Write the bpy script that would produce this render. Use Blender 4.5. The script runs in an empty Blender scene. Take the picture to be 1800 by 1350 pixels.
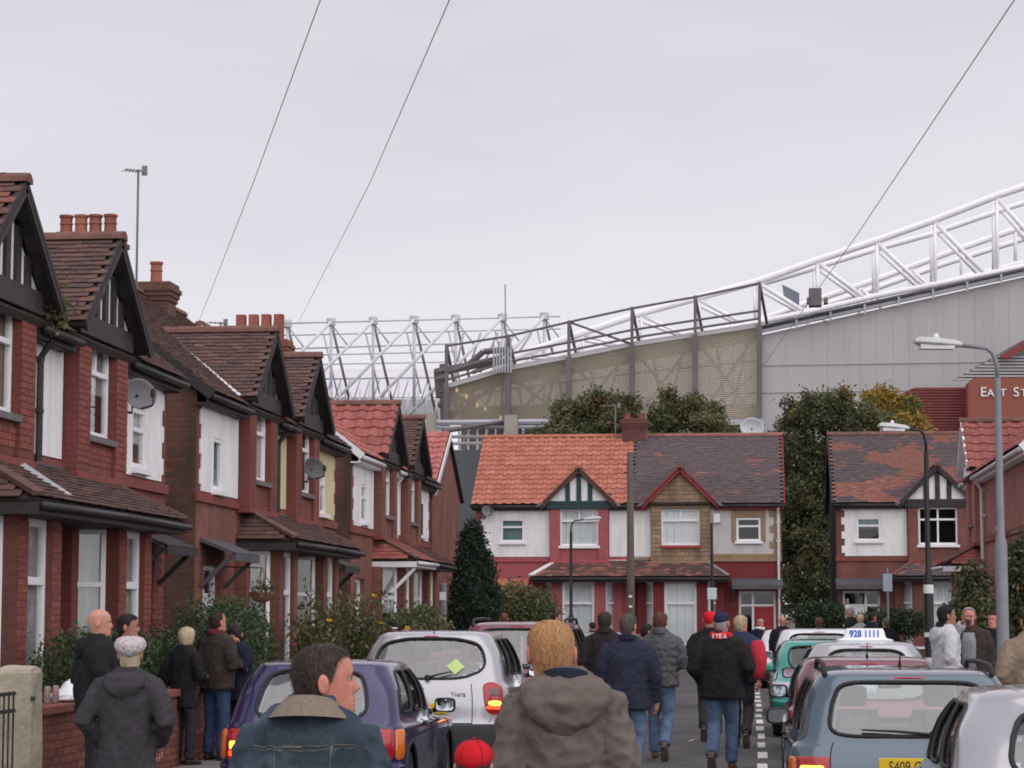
import bpy, bmesh, math, random
import numpy as np
from mathutils import Vector, Matrix, noise as mnoise
random.seed(7)
R = math.radians
S = bpy.context.scene
COL = S.collection

# ------------------------------------------------------------------ camera
FPX = 4000.0
YAW, PITCH, CAMZ = R(6.0), R(5.78), 1.8
cd = bpy.data.cameras.new('camera'); cam = bpy.data.objects.new('camera', cd); COL.objects.link(cam)
cd.sensor_width = 36; cd.lens = 80; cd.clip_end = 3000; cd.clip_start = 0.1
cam.location = (0, 0, CAMZ); cam.rotation_euler = (R(90) + PITCH, 0, YAW)
S.camera = cam
S.cycles.filter_width = 1.8
S.render.resolution_x, S.render.resolution_y = 1024, 768
# ------------------------------------------------------------------ overcast sky and soft sun
SUN_EL, SUN_AZ = R(48), R(145)       # azimuth measured from +Y towards +X
w = bpy.data.worlds.new('World'); S.world = w; w.use_nodes = True
nt = w.node_tree; nt.nodes.clear()
def wn(t, **k):
    n = nt.nodes.new(t)
    for a, b in k.items(): setattr(n, a, b)
    return n
out = wn('ShaderNodeOutputWorld'); bg = wn('ShaderNodeBackground'); bg2 = wn('ShaderNodeBackground'); mixs = wn('ShaderNodeMixShader')
sky = wn('ShaderNodeTexSky', sky_type='NISHITA', sun_disc=False, sun_elevation=SUN_EL, sun_rotation=SUN_AZ)
bg.inputs[1].default_value = 0.07
nt.links.new(sky.outputs[0], bg.inputs[0])
tc = wn('ShaderNodeTexCoord'); sep = wn('ShaderNodeSeparateXYZ'); nt.links.new(tc.outputs['Generated'], sep.inputs[0])
ramp = wn('ShaderNodeValToRGB')
ramp.color_ramp.elements[0].position = 0.06; ramp.color_ramp.elements[0].color = (0.6577, 0.6400, 0.6683, 1)
ramp.color_ramp.elements[1].position = 0.30; ramp.color_ramp.elements[1].color = (0.4844, 0.4632, 0.5127, 1)
mp = wn('ShaderNodeMapping'); mp.inputs['Scale'].default_value = (1.6, 1.6, 6.0)
nt.links.new(tc.outputs['Generated'], mp.inputs[0])
nz = wn('ShaderNodeTexNoise'); nz.inputs['Scale'].default_value = 2.2; nz.inputs['Detail'].default_value = 5
nt.links.new(mp.outputs[0], nz.inputs[0])
ma = wn('ShaderNodeMath', operation='MULTIPLY_ADD'); ma.inputs[1].default_value = 0.30; ma.inputs[2].default_value = -0.15
nt.links.new(nz.outputs[0], ma.inputs[0])
ad = wn('ShaderNodeMath', operation='ADD'); nt.links.new(sep.outputs[2], ad.inputs[0]); nt.links.new(ma.outputs[0], ad.inputs[1])
nt.links.new(ad.outputs[0], ramp.inputs[0]); nt.links.new(ramp.outputs[0], bg2.inputs[0]); bg2.inputs[1].default_value = 1.0
mixs.inputs[0].default_value = 0.93
nt.links.new(bg.outputs[0], mixs.inputs[1]); nt.links.new(bg2.outputs[0], mixs.inputs[2]); nt.links.new(mixs.outputs[0], out.inputs[0])
sd = bpy.data.lights.new('sun', 'SUN'); sd.energy = 1.5; sd.angle = R(105); sd.color = (1, 0.975, 0.95)
so = bpy.data.objects.new('sun', sd); COL.objects.link(so)
sdir = Vector((math.sin(SUN_AZ) * math.cos(SUN_EL), math.cos(SUN_AZ) * math.cos(SUN_EL), math.sin(SUN_EL)))
so.rotation_euler = sdir.to_track_quat('Z', 'Y').to_euler(); so.location = (0, 0, 40)
vs = S.view_settings; vs.view_transform = 'Standard'; vs.look = 'None'; vs.exposure = 0.5; vs.gamma = 1.0; vs.use_curve_mapping = False

# ------------------------------------------------------------------ pixel -> world
_cm = (Matrix.Rotation(YAW, 3, 'Z') @ Matrix.Rotation(R(90) + PITCH, 3, 'X'))
def ray(px, py): return _cm @ Vector(((px - 900) / FPX, (675 - py) / FPX, -1))
def P(px, py, Y):                       # point seen at that pixel at world distance Y
    d = ray(px, py); return Vector((0, 0, CAMZ)) + d * (Y / d.y)
def PX(px, Y): return P(px, 1080, Y).x

# ------------------------------------------------------------------ materials
MATS = {}
def M(name, base, rough=.75, var=.12, scale=5.0, bump=0.0, bscale=60.0, metal=0.0, rnd=0.0, spec=.4, tint=None, stretch=None, coat=0, emit=None, estr=0, dirt=None):
    if name in MATS: return MATS[name]
    m = bpy.data.materials.new(name); m.use_nodes = True; MATS[name] = m
    t = m.node_tree; b = t.nodes['Principled BSDF']; L = t.links.new
    b.inputs['Roughness'].default_value = rough; b.inputs['Metallic'].default_value = metal
    b.inputs['Specular IOR Level'].default_value = spec
    if coat: b.inputs['Coat Weight'].default_value = coat; b.inputs['Coat Roughness'].default_value = .06
    tc = t.nodes.new('ShaderNodeTexCoord'); vec = tc.outputs['Object']
    if stretch:
        mp = t.nodes.new('ShaderNodeMapping'); mp.inputs['Scale'].default_value = stretch; L(vec, mp.inputs[0]); vec = mp.outputs[0]
    c = tuple(base) + (1,)
    n = t.nodes.new('ShaderNodeTexNoise'); n.inputs['Scale'].default_value = scale; n.inputs['Detail'].default_value = 6; L(vec, n.inputs[0])
    mx = t.nodes.new('ShaderNodeMix'); mx.data_type = 'RGBA'
    lo = tuple(x * (1 - 2 * var) for x in base) + (1,)
    hi = tuple(min(1, x * (1 + 2 * var)) for x in (tint or base)) + (1,)
    mx.inputs['A'].default_value = lo; mx.inputs['B'].default_value = hi; L(n.outputs[0], mx.inputs['Factor'])
    col = mx.outputs['Result']
    if dirt:                                                   # stains: (colour, scale, amount)
        n2 = t.nodes.new('ShaderNodeTexNoise'); n2.inputs['Scale'].default_value = dirt[1]; n2.inputs['Detail'].default_value = 8; n2.inputs['Roughness'].default_value = .7
        L(vec, n2.inputs[0]); rp = t.nodes.new('ShaderNodeValToRGB'); rp.color_ramp.elements[0].position = .48; rp.color_ramp.elements[1].position = .68
        rp.color_ramp.elements[0].color = (0, 0, 0, 1); rp.color_ramp.elements[1].color = (dirt[2],) * 3 + (1,)
        L(n2.outputs[0], rp.inputs[0]); m2 = t.nodes.new('ShaderNodeMix'); m2.data_type = 'RGBA'
        L(rp.outputs[0], m2.inputs['Factor']); L(col, m2.inputs['A']); m2.inputs['B'].default_value = tuple(dirt[0]) + (1,); col = m2.outputs['Result']
    if rnd:
        oi = t.nodes.new('ShaderNodeObjectInfo'); h = t.nodes.new('ShaderNodeHueSaturation')
        mr = t.nodes.new('ShaderNodeMapRange'); mr.inputs['To Min'].default_value = 1 - rnd; mr.inputs['To Max'].default_value = 1 + rnd
        L(oi.outputs['Random'], mr.inputs[0]); L(mr.outputs[0], h.inputs['Value']); L(col, h.inputs['Color']); col = h.outputs[0]
    L(col, b.inputs['Base Color'])
    if bump:
        nb = t.nodes.new('ShaderNodeTexNoise'); nb.inputs['Scale'].default_value = bscale; nb.inputs['Detail'].default_value = 4; L(vec, nb.inputs[0])
        bp = t.nodes.new('ShaderNodeBump'); bp.inputs['Strength'].default_value = bump; bp.inputs['Distance'].default_value = .02
        L(nb.outputs[0], bp.inputs['Height']); L(bp.outputs[0], b.inputs['Normal'])
    if emit: b.inputs['Emission Color'].default_value = tuple(emit) + (1,); b.inputs['Emission Strength'].default_value = estr
    return m
def brickmat(name, c1, c2, mortar, bw=.225, bh=.075, ms=.010, dirt=None, bump=.5):
    if name in MATS: return MATS[name]
    m = bpy.data.materials.new(name); m.use_nodes = True; MATS[name] = m
    t = m.node_tree; b = t.nodes['Principled BSDF']; L = t.links.new; b.inputs['Roughness'].default_value = .85
    uv = t.nodes.new('ShaderNodeUVMap')
    br = t.nodes.new('ShaderNodeTexBrick'); br.inputs['Scale'].default_value = 1; br.inputs['Brick Width'].default_value = bw; br.inputs['Row Height'].default_value = bh
    br.inputs['Mortar Size'].default_value = ms; br.inputs['Mortar Smooth'].default_value = .3
    br.inputs['Color1'].default_value = tuple(c1) + (1,); br.inputs['Color2'].default_value = tuple(c2) + (1,); br.inputs['Mortar'].default_value = tuple(mortar) + (1,)
    L(uv.outputs[0], br.inputs[0])
    n = t.nodes.new('ShaderNodeTexNoise'); n.inputs['Scale'].default_value = 1.3; n.inputs['Detail'].default_value = 8; L(uv.outputs[0], n.inputs[0])
    h = t.nodes.new('ShaderNodeHueSaturation'); mr = t.nodes.new('ShaderNodeMapRange'); mr.inputs['To Min'].default_value = .55; mr.inputs['To Max'].default_value = 1.4
    L(n.outputs[0], mr.inputs[0]); L(mr.outputs[0], h.inputs['Value']); L(br.outputs[0], h.inputs['Color']); col = h.outputs[0]
    if dirt:
        n2 = t.nodes.new('ShaderNodeTexNoise'); n2.inputs['Scale'].default_value = dirt[1]; n2.inputs['Detail'].default_value = 8
        mp = t.nodes.new('ShaderNodeMapping'); mp.inputs['Scale'].default_value = (2.2, .5, 1); L(uv.outputs[0], mp.inputs[0]); L(mp.outputs[0], n2.inputs[0])
        rp = t.nodes.new('ShaderNodeValToRGB'); rp.color_ramp.elements[0].position = .42; rp.color_ramp.elements[1].position = .62
        rp.color_ramp.elements[0].color = (0, 0, 0, 1); rp.color_ramp.elements[1].color = (dirt[2],) * 3 + (1,); L(n2.outputs[0], rp.inputs[0])
        m2 = t.nodes.new('ShaderNodeMix'); m2.data_type = 'RGBA'; L(rp.outputs[0], m2.inputs['Factor']); L(col, m2.inputs['A']); m2.inputs['B'].default_value = tuple(dirt[0]) + (1,); col = m2.outputs['Result']
    L(col, b.inputs['Base Color'])
    bp = t.nodes.new('ShaderNodeBump'); bp.inputs['Strength'].default_value = bump; bp.inputs['Distance'].default_value = .01; bp.invert = True
    L(br.outputs['Fac'], bp.inputs['Height']); L(bp.outputs[0], b.inputs['Normal'])
    return m
def glassmat(name, tint, rough=.03, fres=1.5, alpha=1.0):
    if name in MATS: return MATS[name]
    m = bpy.data.materials.new(name); m.use_nodes = True; MATS[name] = m
    t = m.node_tree; t.nodes.clear(); L = t.links.new
    o = t.nodes.new('ShaderNodeOutputMaterial'); g = t.nodes.new('ShaderNodeBsdfGlossy'); tr = t.nodes.new('ShaderNodeBsdfTransparent'); mx = t.nodes.new('ShaderNodeMixShader')
    g.inputs['Roughness'].default_value = rough; g.inputs['Color'].default_value = (.95, .95, .95, 1); tr.inputs[0].default_value = tuple(tint) + (1,)
    f0 = ((fres - 1) / (fres + 1)) ** 2                      # Schlick, the same from both sides of the pane
    lw = t.nodes.new('ShaderNodeLayerWeight'); lw.inputs[0].default_value = .5
    pw_ = t.nodes.new('ShaderNodeMath'); pw_.operation = 'POWER'; pw_.inputs[1].default_value = 5; L(lw.outputs['Facing'], pw_.inputs[0])
    f = t.nodes.new('ShaderNodeMath'); f.operation = 'MULTIPLY_ADD'; f.inputs[1].default_value = 1 - f0; f.inputs[2].default_value = f0; L(pw_.outputs[0], f.inputs[0])
    # faint unevenness of the pane
    tc = t.nodes.new('ShaderNodeTexCoord'); n = t.nodes.new('ShaderNodeTexNoise'); n.inputs['Scale'].default_value = 1.2; L(tc.outputs['Object'], n.inputs[0])
    bp = t.nodes.new('ShaderNodeBump'); bp.inputs['Strength'].default_value = .06; bp.inputs['Distance'].default_value = .05; L(n.outputs[0], bp.inputs['Height'])
    L(bp.outputs[0], g.inputs['Normal']); L(f.outputs[0], mx.inputs[0]); L(tr.outputs[0], mx.inputs[1]); L(g.outputs[0], mx.inputs[2]); L(mx.outputs[0], o.inputs[0])
    return m

# ------------------------------------------------------------------ mesh builder
class MB:
    def __init__(s, T=None):
        s.v = []; s.f = []; s.mi = []; s.T = T; s.flip = bool(T is not None and T.determinant() < 0)
    def add(s, vs, fs, mi=0):
        o = len(s.v)
        if s.T is not None: vs = [s.T @ Vector(p) for p in vs]
        s.v += [tuple(p) for p in vs]
        for f in fs:
            f = [i + o for i in f]
            s.f.append(f[::-1] if s.flip else f); s.mi.append(mi)
        return s
    def box(s, x0, x1, y0, y1, z0, z1, mi=0):
        if x0 > x1: x0, x1 = x1, x0
        if y0 > y1: y0, y1 = y1, y0
        if z0 > z1: z0, z1 = z1, z0
        return s.add([(x0, y0, z0), (x1, y0, z0), (x1, y1, z0), (x0, y1, z0), (x0, y0, z1), (x1, y0, z1), (x1, y1, z1), (x0, y1, z1)],
                     [(0, 3, 2, 1), (4, 5, 6, 7), (0, 1, 5, 4), (1, 2, 6, 5), (2, 3, 7, 6), (3, 0, 4, 7)], mi)
    def bar(s, p, q, wd, ht, up=(0, 0, 1), mi=0):            # box from p to q, wd across, ht along up
        p = Vector(p); q = Vector(q); d = (q - p).normalized(); up = Vector(up)
        a = d.cross(up)
        if a.length < 1e-5: a = d.cross(Vector((0, 1, 0)))
        a.normalize(); b = a.cross(d).normalized(); a *= wd / 2; b *= ht / 2
        return s.add([p - a - b, p + a - b, p + a + b, p - a + b, q - a - b, q + a - b, q + a + b, q - a + b],
                     [(0, 3, 2, 1), (4, 5, 6, 7), (0, 1, 5, 4), (1, 2, 6, 5), (2, 3, 7, 6), (3, 0, 4, 7)], mi)
    def tube(s, pts, r, n=8, mi=0, cap=True, flat=1.0):
        pts = [Vector(p) for p in pts]; k = len(pts); rs = r if isinstance(r, (list, tuple)) else [r] * k
        vs = []; up = Vector((0, 0, 1)); prev = None
        for i, p in enumerate(pts):
            d = (pts[min(i + 1, k - 1)] - pts[max(i - 1, 0)]).normalized()
            if prev is None:
                a = d.cross(up)
                if a.length < .05: a = d.cross(Vector((0, 1, 0)))
            else: a = prev - d * prev.dot(d)
            a.normalize(); prev = a; b = d.cross(a)
            for j in range(n):
                t = 2 * math.pi * j / n; vs.append(p + a * (math.cos(t) * rs[i]) + b * (math.sin(t) * rs[i] * flat))
        fs = [(i * n + j, i * n + (j + 1) % n, (i + 1) * n + (j + 1) % n, (i + 1) * n + j) for i in range(k - 1) for j in range(n)]
        if cap: fs += [tuple(range(n))[::-1], tuple(range((k - 1) * n, k * n))]
        return s.add(vs, fs, mi)
    def lathe(s, prof, c=(0, 0, 0), n=16, mi=0):            # prof: (r, z)
        vs = []; k = len(prof)
        for r, z in prof:
            for j in range(n):
                t = 2 * math.pi * j / n; vs.append((c[0] + r * math.cos(t), c[1] + r * math.sin(t), c[2] + z))
        fs = [(i * n + j, i * n + (j + 1) % n, (i + 1) * n + (j + 1) % n, (i + 1) * n + j) for i in range(k - 1) for j in range(n)]
        fs += [tuple(range(n))[::-1], tuple(range((k - 1) * n, k * n))]
        return s.add(vs, fs, mi)
    def prism(s, poly, y0, y1, mi=0):                        # poly in (x, z) extruded along y
        n = len(poly)
        vs = [(x, y0, z) for x, z in poly] + [(x, y1, z) for x, z in poly]
        fs = [tuple(range(n)), tuple(range(2 * n - 1, n - 1, -1))] + [((i + 1) % n, i, i + n, (i + 1) % n + n) for i in range(n)]
        return s.add(vs, fs, mi)
    def loft(s, rings, mi=0, cap=True):                      # rings: lists of equal length
        n = len(rings[0]); k = len(rings); vs = [p for r in rings for p in r]
        fs = [(i * n + j, i * n + (j + 1) % n, (i + 1) * n + (j + 1) % n, (i + 1) * n + j) for i in range(k - 1) for j in range(n)]
        if cap: fs += [tuple(range(n))[::-1], tuple(range((k - 1) * n, k * n))]
        return s.add(vs, fs, mi)
    def slab(s, q, n, t, mi=0):                              # quad/tri q (outer face) with thickness t along -n
        n = Vector(n); k = len(q); q = [Vector(p) for p in q]; b = [p - n * t for p in q]
        return s.add(q + b, [tuple(range(k)), tuple(range(2 * k - 1, k - 1, -1))] + [((i + 1) % k, i, i + k, (i + 1) % k + k) for i in range(k)], mi)
    def wall(s, x0, x1, z0, z1, holes, y=0.0, dep=.12, mi=0):  # front sheet with openings and reveals (front faces -y)
        xs = sorted({x0, x1, *[a for h in holes for a in (h[0], h[1])]}); zs = sorted({z0, z1, *[a for h in holes for a in (h[2], h[3])]})
        xs = [x for x in xs if x0 <= x <= x1]; zs = [z for z in zs if z0 <= z <= z1]
        for i in range(len(xs) - 1):
            for j in range(len(zs) - 1):
                cx, cz = (xs[i] + xs[i + 1]) / 2, (zs[j] + zs[j + 1]) / 2
                if any(h[0] < cx < h[1] and h[2] < cz < h[3] for h in holes): continue
                s.add([(xs[i], y, zs[j]), (xs[i + 1], y, zs[j]), (xs[i + 1], y, zs[j + 1]), (xs[i], y, zs[j + 1])], [(0, 1, 2, 3)], mi)
        for a, b, c, d in holes:
            s.add([(a, y, c), (b, y, c), (b, y, d), (a, y, d), (a, y + dep, c), (b, y + dep, c), (b, y + dep, d), (a, y + dep, d)],
                  [(0, 4, 5, 1), (1, 5, 6, 2), (2, 6, 7, 3), (3, 7, 4, 0)], mi)
        return s
    def mesh(s, name, mats, smooth=False, uv=False):
        me = bpy.data.meshes.new(name); me.from_pydata(s.v, [], s.f)
        for m in (mats if isinstance(mats, (list, tuple)) else [mats]): me.materials.append(m)
        if len(me.materials) > 1: me.polygons.foreach_set('material_index', s.mi)
        if smooth: me.polygons.foreach_set('use_smooth', [True] * len(me.polygons))
        if uv:
            l = me.uv_layers.new(name='UVMap'); V = s.v
            for p in me.polygons:
                nx, ny, nz_ = map(abs, p.normal)
                for li in p.loop_indices:
                    x, y, z = V[me.loops[li].vertex_index]
                    l.data[li].uv = (x, y) if nz_ > .85 else ((x, z) if ny >= nx else (y, z))
        me.update(); return me
    def build(s, name, mats, parent=None, smooth=False, uv=False, bevel=0, loc=None, kind=None):
        o = bpy.data.objects.new(name, s.mesh(name, mats, smooth, uv)); COL.objects.link(o)
        if parent is not None: o.parent = parent
        if loc is not None: o.location = loc
        if bevel:
            b = o.modifiers.new('bevel', 'BEVEL'); b.width = bevel; b.segments = 2; b.limit_method = 'ANGLE'; b.angle_limit = R(40)
        if kind: o['kind'] = kind
        return o
def autosmooth(o, ang=40):
    me = o.data; me.polygons.foreach_set('use_smooth', [True] * len(me.polygons)); me.set_sharp_from_angle(angle=R(ang)); return o
def thing(name, label, cat, loc=(0, 0, 0), rz=0, group=None):
    o = bpy.data.objects.new(name, None); COL.objects.link(o); o.location = loc; o.rotation_euler = (0, 0, rz); o.empty_display_size = .2
    o['label'] = label; o['category'] = cat
    if group: o['group'] = group
    return o
def tag(o, label, cat, group=None):
    o['label'] = label; o['category'] = cat
    if group: o['group'] = group
    return o
def struct(o): o['kind'] = 'structure'; return o
def stuff(o, label=None, cat=None):
    o['kind'] = 'stuff'
    if label: o['label'] = label; o['category'] = cat
    return o
def copy_tree(o, parent=None):
    c = o.copy(); COL.objects.link(c); c.parent = parent
    for ch in o.children: copy_tree(ch, c)
    return c
def instances(parent, name, base, mats_list, frames, nmax, joinname, sort=None, pick=None):
    """frames: 4x4 matrices in the parent's space. first nmax become objects, the rest one joined mesh"""
    if sort: frames = sorted(frames, key=sort)
    meshes = [base.mesh(name, m) for m in mats_list]; pk_ = pick or (lambda F: random.randrange(len(mats_list)))
    for i, F in enumerate(frames[:nmax]):
        o = bpy.data.objects.new(name, meshes[pk_(F)]); COL.objects.link(o); o.parent = parent; o.matrix_basis = F
    rest = frames[nmax:]
    if rest:
        V = np.array(base.v); nv = len(V); VS = []; FS = []; MI = []
        for i, F in enumerate(rest):
            A = np.array(F); VS.append(V @ A[:3, :3].T + A[:3, 3]); k = pk_(F)
            FS += [tuple(a + i * nv for a in f) for f in base.f]; MI += [k] * len(base.f)
        j = MB(); j.v = [tuple(p) for p in np.concatenate(VS)]; j.f = FS; j.mi = MI
        j.build(joinname, mats_list, parent, kind='stuff')
def frame4(o, u, v, n):
    return Matrix(((u[0], v[0], n[0], o[0]), (u[1], v[1], n[1], o[1]), (u[2], v[2], n[2], o[2]), (0, 0, 0, 1)))
# ------------------------------------------------------------------ ground
def sheet(name, x0, x1, y0, y1, z, mat):
    return struct(MB().add([(x0, y0, z), (x1, y0, z), (x1, y1, z), (x0, y1, z)], [(0, 1, 2, 3)]).build(name, mat))
asph = M('asphalt', (.085, .08, .08), .9, .22, 1.2, .5, 260, tint=(.10, .095, .098), dirt=((.05, .047, .047), .35, .75))
sheet('ground', -600, 600, -200, 1500, -.012, M('ground_earth', (.09, .085, .07), .95, .25, .3))
KL, KR = -5.0, 2.35
road = sheet('road', -60, 60, -30, 71, 0, asph)
pav = M('pavement_flags', (.17, .16, .155), .9, .2, 2.5, .3, 120, dirt=((.09, .085, .08), 1.1, .7))
kerbm = M('kerb_stone', (.24, .225, .21), .85, .2, 3, .3, 80)
def pavement(name, x0, x1, y0, y1):
    o = struct(MB().box(x0, x1, y0, y1, -.01, .115).build(name, pav)); return o
pl = pavement('pavement', KL - 40, KL - .15, -20, 60)
pr = pavement('pavement', KR + .15, KR + 40, -20, 60)
pf = pavement('pavement', -60, 60, 69.6, 110)
def kerb(x, y0, y1, par):
    base = MB().box(-.07, .07, 0, .9, -.02, .122)
    fr = [Matrix.Translation((x, y0 + i * .915, 0)) for i in range(int((y1 - y0) / .915))]
    instances(par, 'kerb_stone', base, [kerbm], fr, 200, 'kerb_stones')
kerb(KL - .075, 8, 59.5, pl); kerb(KR + .075, 8, 59.5, pr)
# paving flags between kerb and garden wall, joints as thin gaps
flag = MB().box(.008, .592, .008, .892, 0, .012)
instances(pl, 'paving_flag', flag, [pav, M('pavement_flag_pale', (.21, .20, .19), .9, .2, 2.5, .3, 120)],
          [Matrix.Translation((KL - .15 - .6 * (i + 1), 12 + .9 * j, .115)) for i in range(2) for j in range(50)], 100, 'paving_flags')
# dotted white line
dot = MB().box(-.06, .06, -.65, .65, 0, .005)
fr = []
for i in range(19):
    y = 20.5 + i * 2.3
    fr.append(Matrix.Translation((.10 + random.uniform(-.012, .012), y, .002)) @ Matrix.Diagonal((random.uniform(.85, 1.1), random.uniform(.85, 1.05), 1, 1)))
instances(road, 'road_mark', dot, [M('road_paint', (.62, .60, .56), .8, .2, 14)], fr, 300, 'road_marks')

# ------------------------------------------------------------------ house materials
white = M('white_render', (.83, .82, .83), .85, .05, 2, .15, 40, dirt=((.50, .48, .45), 1.3, .5), stretch=(1.6, 1.6, .4))
cream = M('cream_render', (.66, .57, .34), .85, .06, 2, .15, 40, dirt=((.42, .35, .22), 1.3, .45), stretch=(1.6, 1.6, .4))
greyr = M('grey_render', (.56, .525, .525), .9, .08, 2, .2, 50, dirt=((.34, .30, .27), 1.3, .6), stretch=(1.6, 1.6, .4))
upvc = M('white_upvc', (.82, .81, .83), .45, .03, 3)
black = M('black_timber', (.034, .028, .030), .6, .3, 6, .2, 40)
teal_t = M('dark_teal_timber', (.015, .05, .055), .6, .2, 6)
redtim = M('red_timber', (.30, .028, .035), .6, .15, 6)
lead = M('lead_sheet', (.085, .085, .095), .6, .2, 5)
gutter_b = M('black_gutter', (.030, .026, .028), .5, .2, 8)
gutter_w = M('white_gutter', (.62, .60, .60), .5, .1, 8)
dull_ridge = M('dull_ridge', (.17, .085, .068), .9, .25, 7, .3, 50, rnd=.15)
terr = M('terracotta', (.29, .10, .07), .85, .2, 7, .2, 50, rnd=.15)
sill_m = M('stone_sill', (.16, .14, .14), .85, .2, 6)
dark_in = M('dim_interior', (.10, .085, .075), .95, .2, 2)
net = M('net_curtain', (.88, .88, .90), .9, .12, 8, .5, 30, stretch=(9, 9, .4))
gnet = M('grey_net', (.40, .41, .41), .9, .2, 8, .5, 30, stretch=(9, 9, .4))
curt = M('brown_curtain', (.30, .25, .22), .9, .2, 8, .5, 30, stretch=(9, 9, .4))
blind = M('green_blind', (.16, .25, .25), .8, .1, 3)
pane_m = glassmat('window_pane', (.93, .95, .95), .02, 1.55)
tile_brown = [M('brown_tile_%d' % i, c, .9, .2, 9, .3, 70, rnd=.18, dirt=((.055, .05, .035), 1.3, .6)) for i, c in enumerate([(.112, .066, .058), (.096, .058, .053), (.13, .07, .058)])]
tile_red = [M('red_tile_%d' % i, c, .85, .12, 9, .2, 70, rnd=.1, dirt=((.16, .05, .045), 1.1, .5)) for i, c in enumerate([(.31, .098, .083), (.285, .09, .078), (.335, .11, .092)])]
tile_orange = [M('orange_tile_%d' % i, c, .85, .1, 9, .2, 70, rnd=.1, dirt=((.27, .08, .055), 1.1, .4)) for i, c in enumerate([(.41, .145, .098), (.38, .132, .09), (.44, .16, .108)])]
tile_slate = [M('slate_tile_%d' % i, c, .9, .15, 9, .3, 70, rnd=.15) for i, c in enumerate([(.115, .085, .088), (.105, .08, .085), (.125, .09, .09), (.10, .075, .08)])]
tile_patch = M('patch_tile', (.245, .105, .08), .9, .2, 9, .2, 60, rnd=.2)

PLAIN, ROMAN = 'plain', 'roman'
def tile_base(kind, tw, g):
    b = MB()
    if kind == PLAIN:
        b.box(-tw * .485, tw * .485, 0, g * 1.3, 0, .014)
        b.v = [(x, y, z + (.022 if y < .01 else .002)) for x, y, z in b.v]
    else:
        prof = [(-.5, .0), (-.36, .0), (-.26, .028), (-.1, .034), (.04, .022), (.14, .0), (.5, .0)] if tw > .25 else [(-.5, .0), (-.1, .03), (.2, .02), (.5, 0)]
        n = len(prof); vs = []
        for y, dz in ((0, .034), (g * 1.2, .004)):
            for t in (0, -.016):
                vs += [(a * tw * .99, y, h + dz + t) for a, h in prof]
        fs = []
        for i in range(n - 1):
            fs += [(i, i + 1, 2 * n + i + 1, 2 * n + i), (n + i + 1, n + i, 3 * n + i, 3 * n + i + 1), (n + i, n + i + 1, i + 1, i)]
        b.add(vs, fs)
    return b
def tile_frames(o, u, v, n, Lu, Lv, inside, tw, g, stagger):
    o, u, v, n = map(Vector, (o, u, v, n)); fr = []
    for j in range(int(Lv / g) + 1):
        off = (tw / 2 if (j % 2 and stagger) else 0)
        for i in range(int(Lu / tw) + 2):
            a = i * tw + off; b = j * g
            if a > Lu + .02 or b > Lv - g * .4: continue
            if not inside(a, b + g * .5): continue
            k = random.gauss(0, .012)
            p = o + u * (a + random.uniform(-.004, .004)) + v * (b + random.gauss(0, .006) - (.03 if random.random() < .006 else 0)) + n * (.012 + random.uniform(0, .005))
            uu = (u + v * k).normalized(); vv = (v - u * k).normalized()
            fr.append(frame4(p, uu, vv, n))
    return fr

def window(par, T, x0, x1, z0, z1, y, transom=.3, mull=0, mat=None, fw=.06, curtain=None, lower_mull=0, sill=None, cm=.075, blindfrac=1):
    """framed window facing -y in the T frame: window > pane, curtain"""
    m = MB(T); mat = mat or upvc
    m.box(x0, x1, y, y + .07, z0, z0 + fw); m.box(x0, x1, y, y + .07, z1 - fw, z1)
    m.box(x0, x0 + fw, y, y + .07, z0 + fw, z1 - fw); m.box(x1 - fw, x1, y, y + .07, z0 + fw, z1 - fw)
    if transom:
        zt = z1 - (z1 - z0) * transom; m.box(x0 + fw, x1 - fw, y - .012, y + .06, zt - fw * .5, zt + fw * .5)
        for k in range(mull):
            xm = x0 + (x1 - x0) * (k + 1) / (mull + 1); m.box(xm - fw * .45, xm + fw * .45, y + .002, y + .058, zt + fw * .5, z1 - fw)
        for k in range(lower_mull):
            xm = x0 + (x1 - x0) * (k + 1) / (lower_mull + 1); m.box(xm - fw * .45, xm + fw * .45, y + .002, y + .058, z0 + fw, zt - fw * .5)
    w_ = m.build('window', mat, par, bevel=.008)
    MB(T).box(x0 + fw * .6, x1 - fw * .6, y + .032, y + .038, z0 + fw * .6, z1 - fw * .6).build('pane', pane_m, w_)
    if curtain:
        c = MB(T); n = max(6, int((x1 - x0) / .035)); zb = z1 - (z1 - z0) * blindfrac + .02; vs = []
        for i in range(n + 1):
            x = x0 + (x1 - x0) * i / n; d = .022 * math.sin(i * 1.9) + .018 * math.sin(i * .7 + x * 5)
            vs += [(x, y + cm + d, zb), (x, y + cm + d * .4, z1)]
        c.add(vs, [(2 * i, 2 * i + 2, 2 * i + 3, 2 * i + 1) for i in range(n)]).build('curtain', curtain, w_, smooth=True)
    if sill:
        MB(T).box(x0 - .06, x1 + .06, y - .1, y + .05, z0 - .085, z0 - .004).build('sill', sill, w_, bevel=.006)
    return w_
def clay_pot(m, x, y, z, h=.45, r=.1, square=False):
    if square: m.box(x - r, x + r, y - r, y + r, z, z + h); m.box(x - r * .7, x + r * .7, y - r * .7, y + r * .7, z + h, z + h + .005); return
    m.lathe([(r * 1.15, 0), (r * 1.08, h * .1), (r, h * .5), (r * .98, h * .55), (r * 1.12, h * .58), (r * 1.12, h * .64), (r, h * .68), (r * 1.02, h * .88), (r * 1.2, h * .9), (r * 1.2, h), (r * .85, h), (r * .85, h * .8)], (x, y, z), 14)
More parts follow.
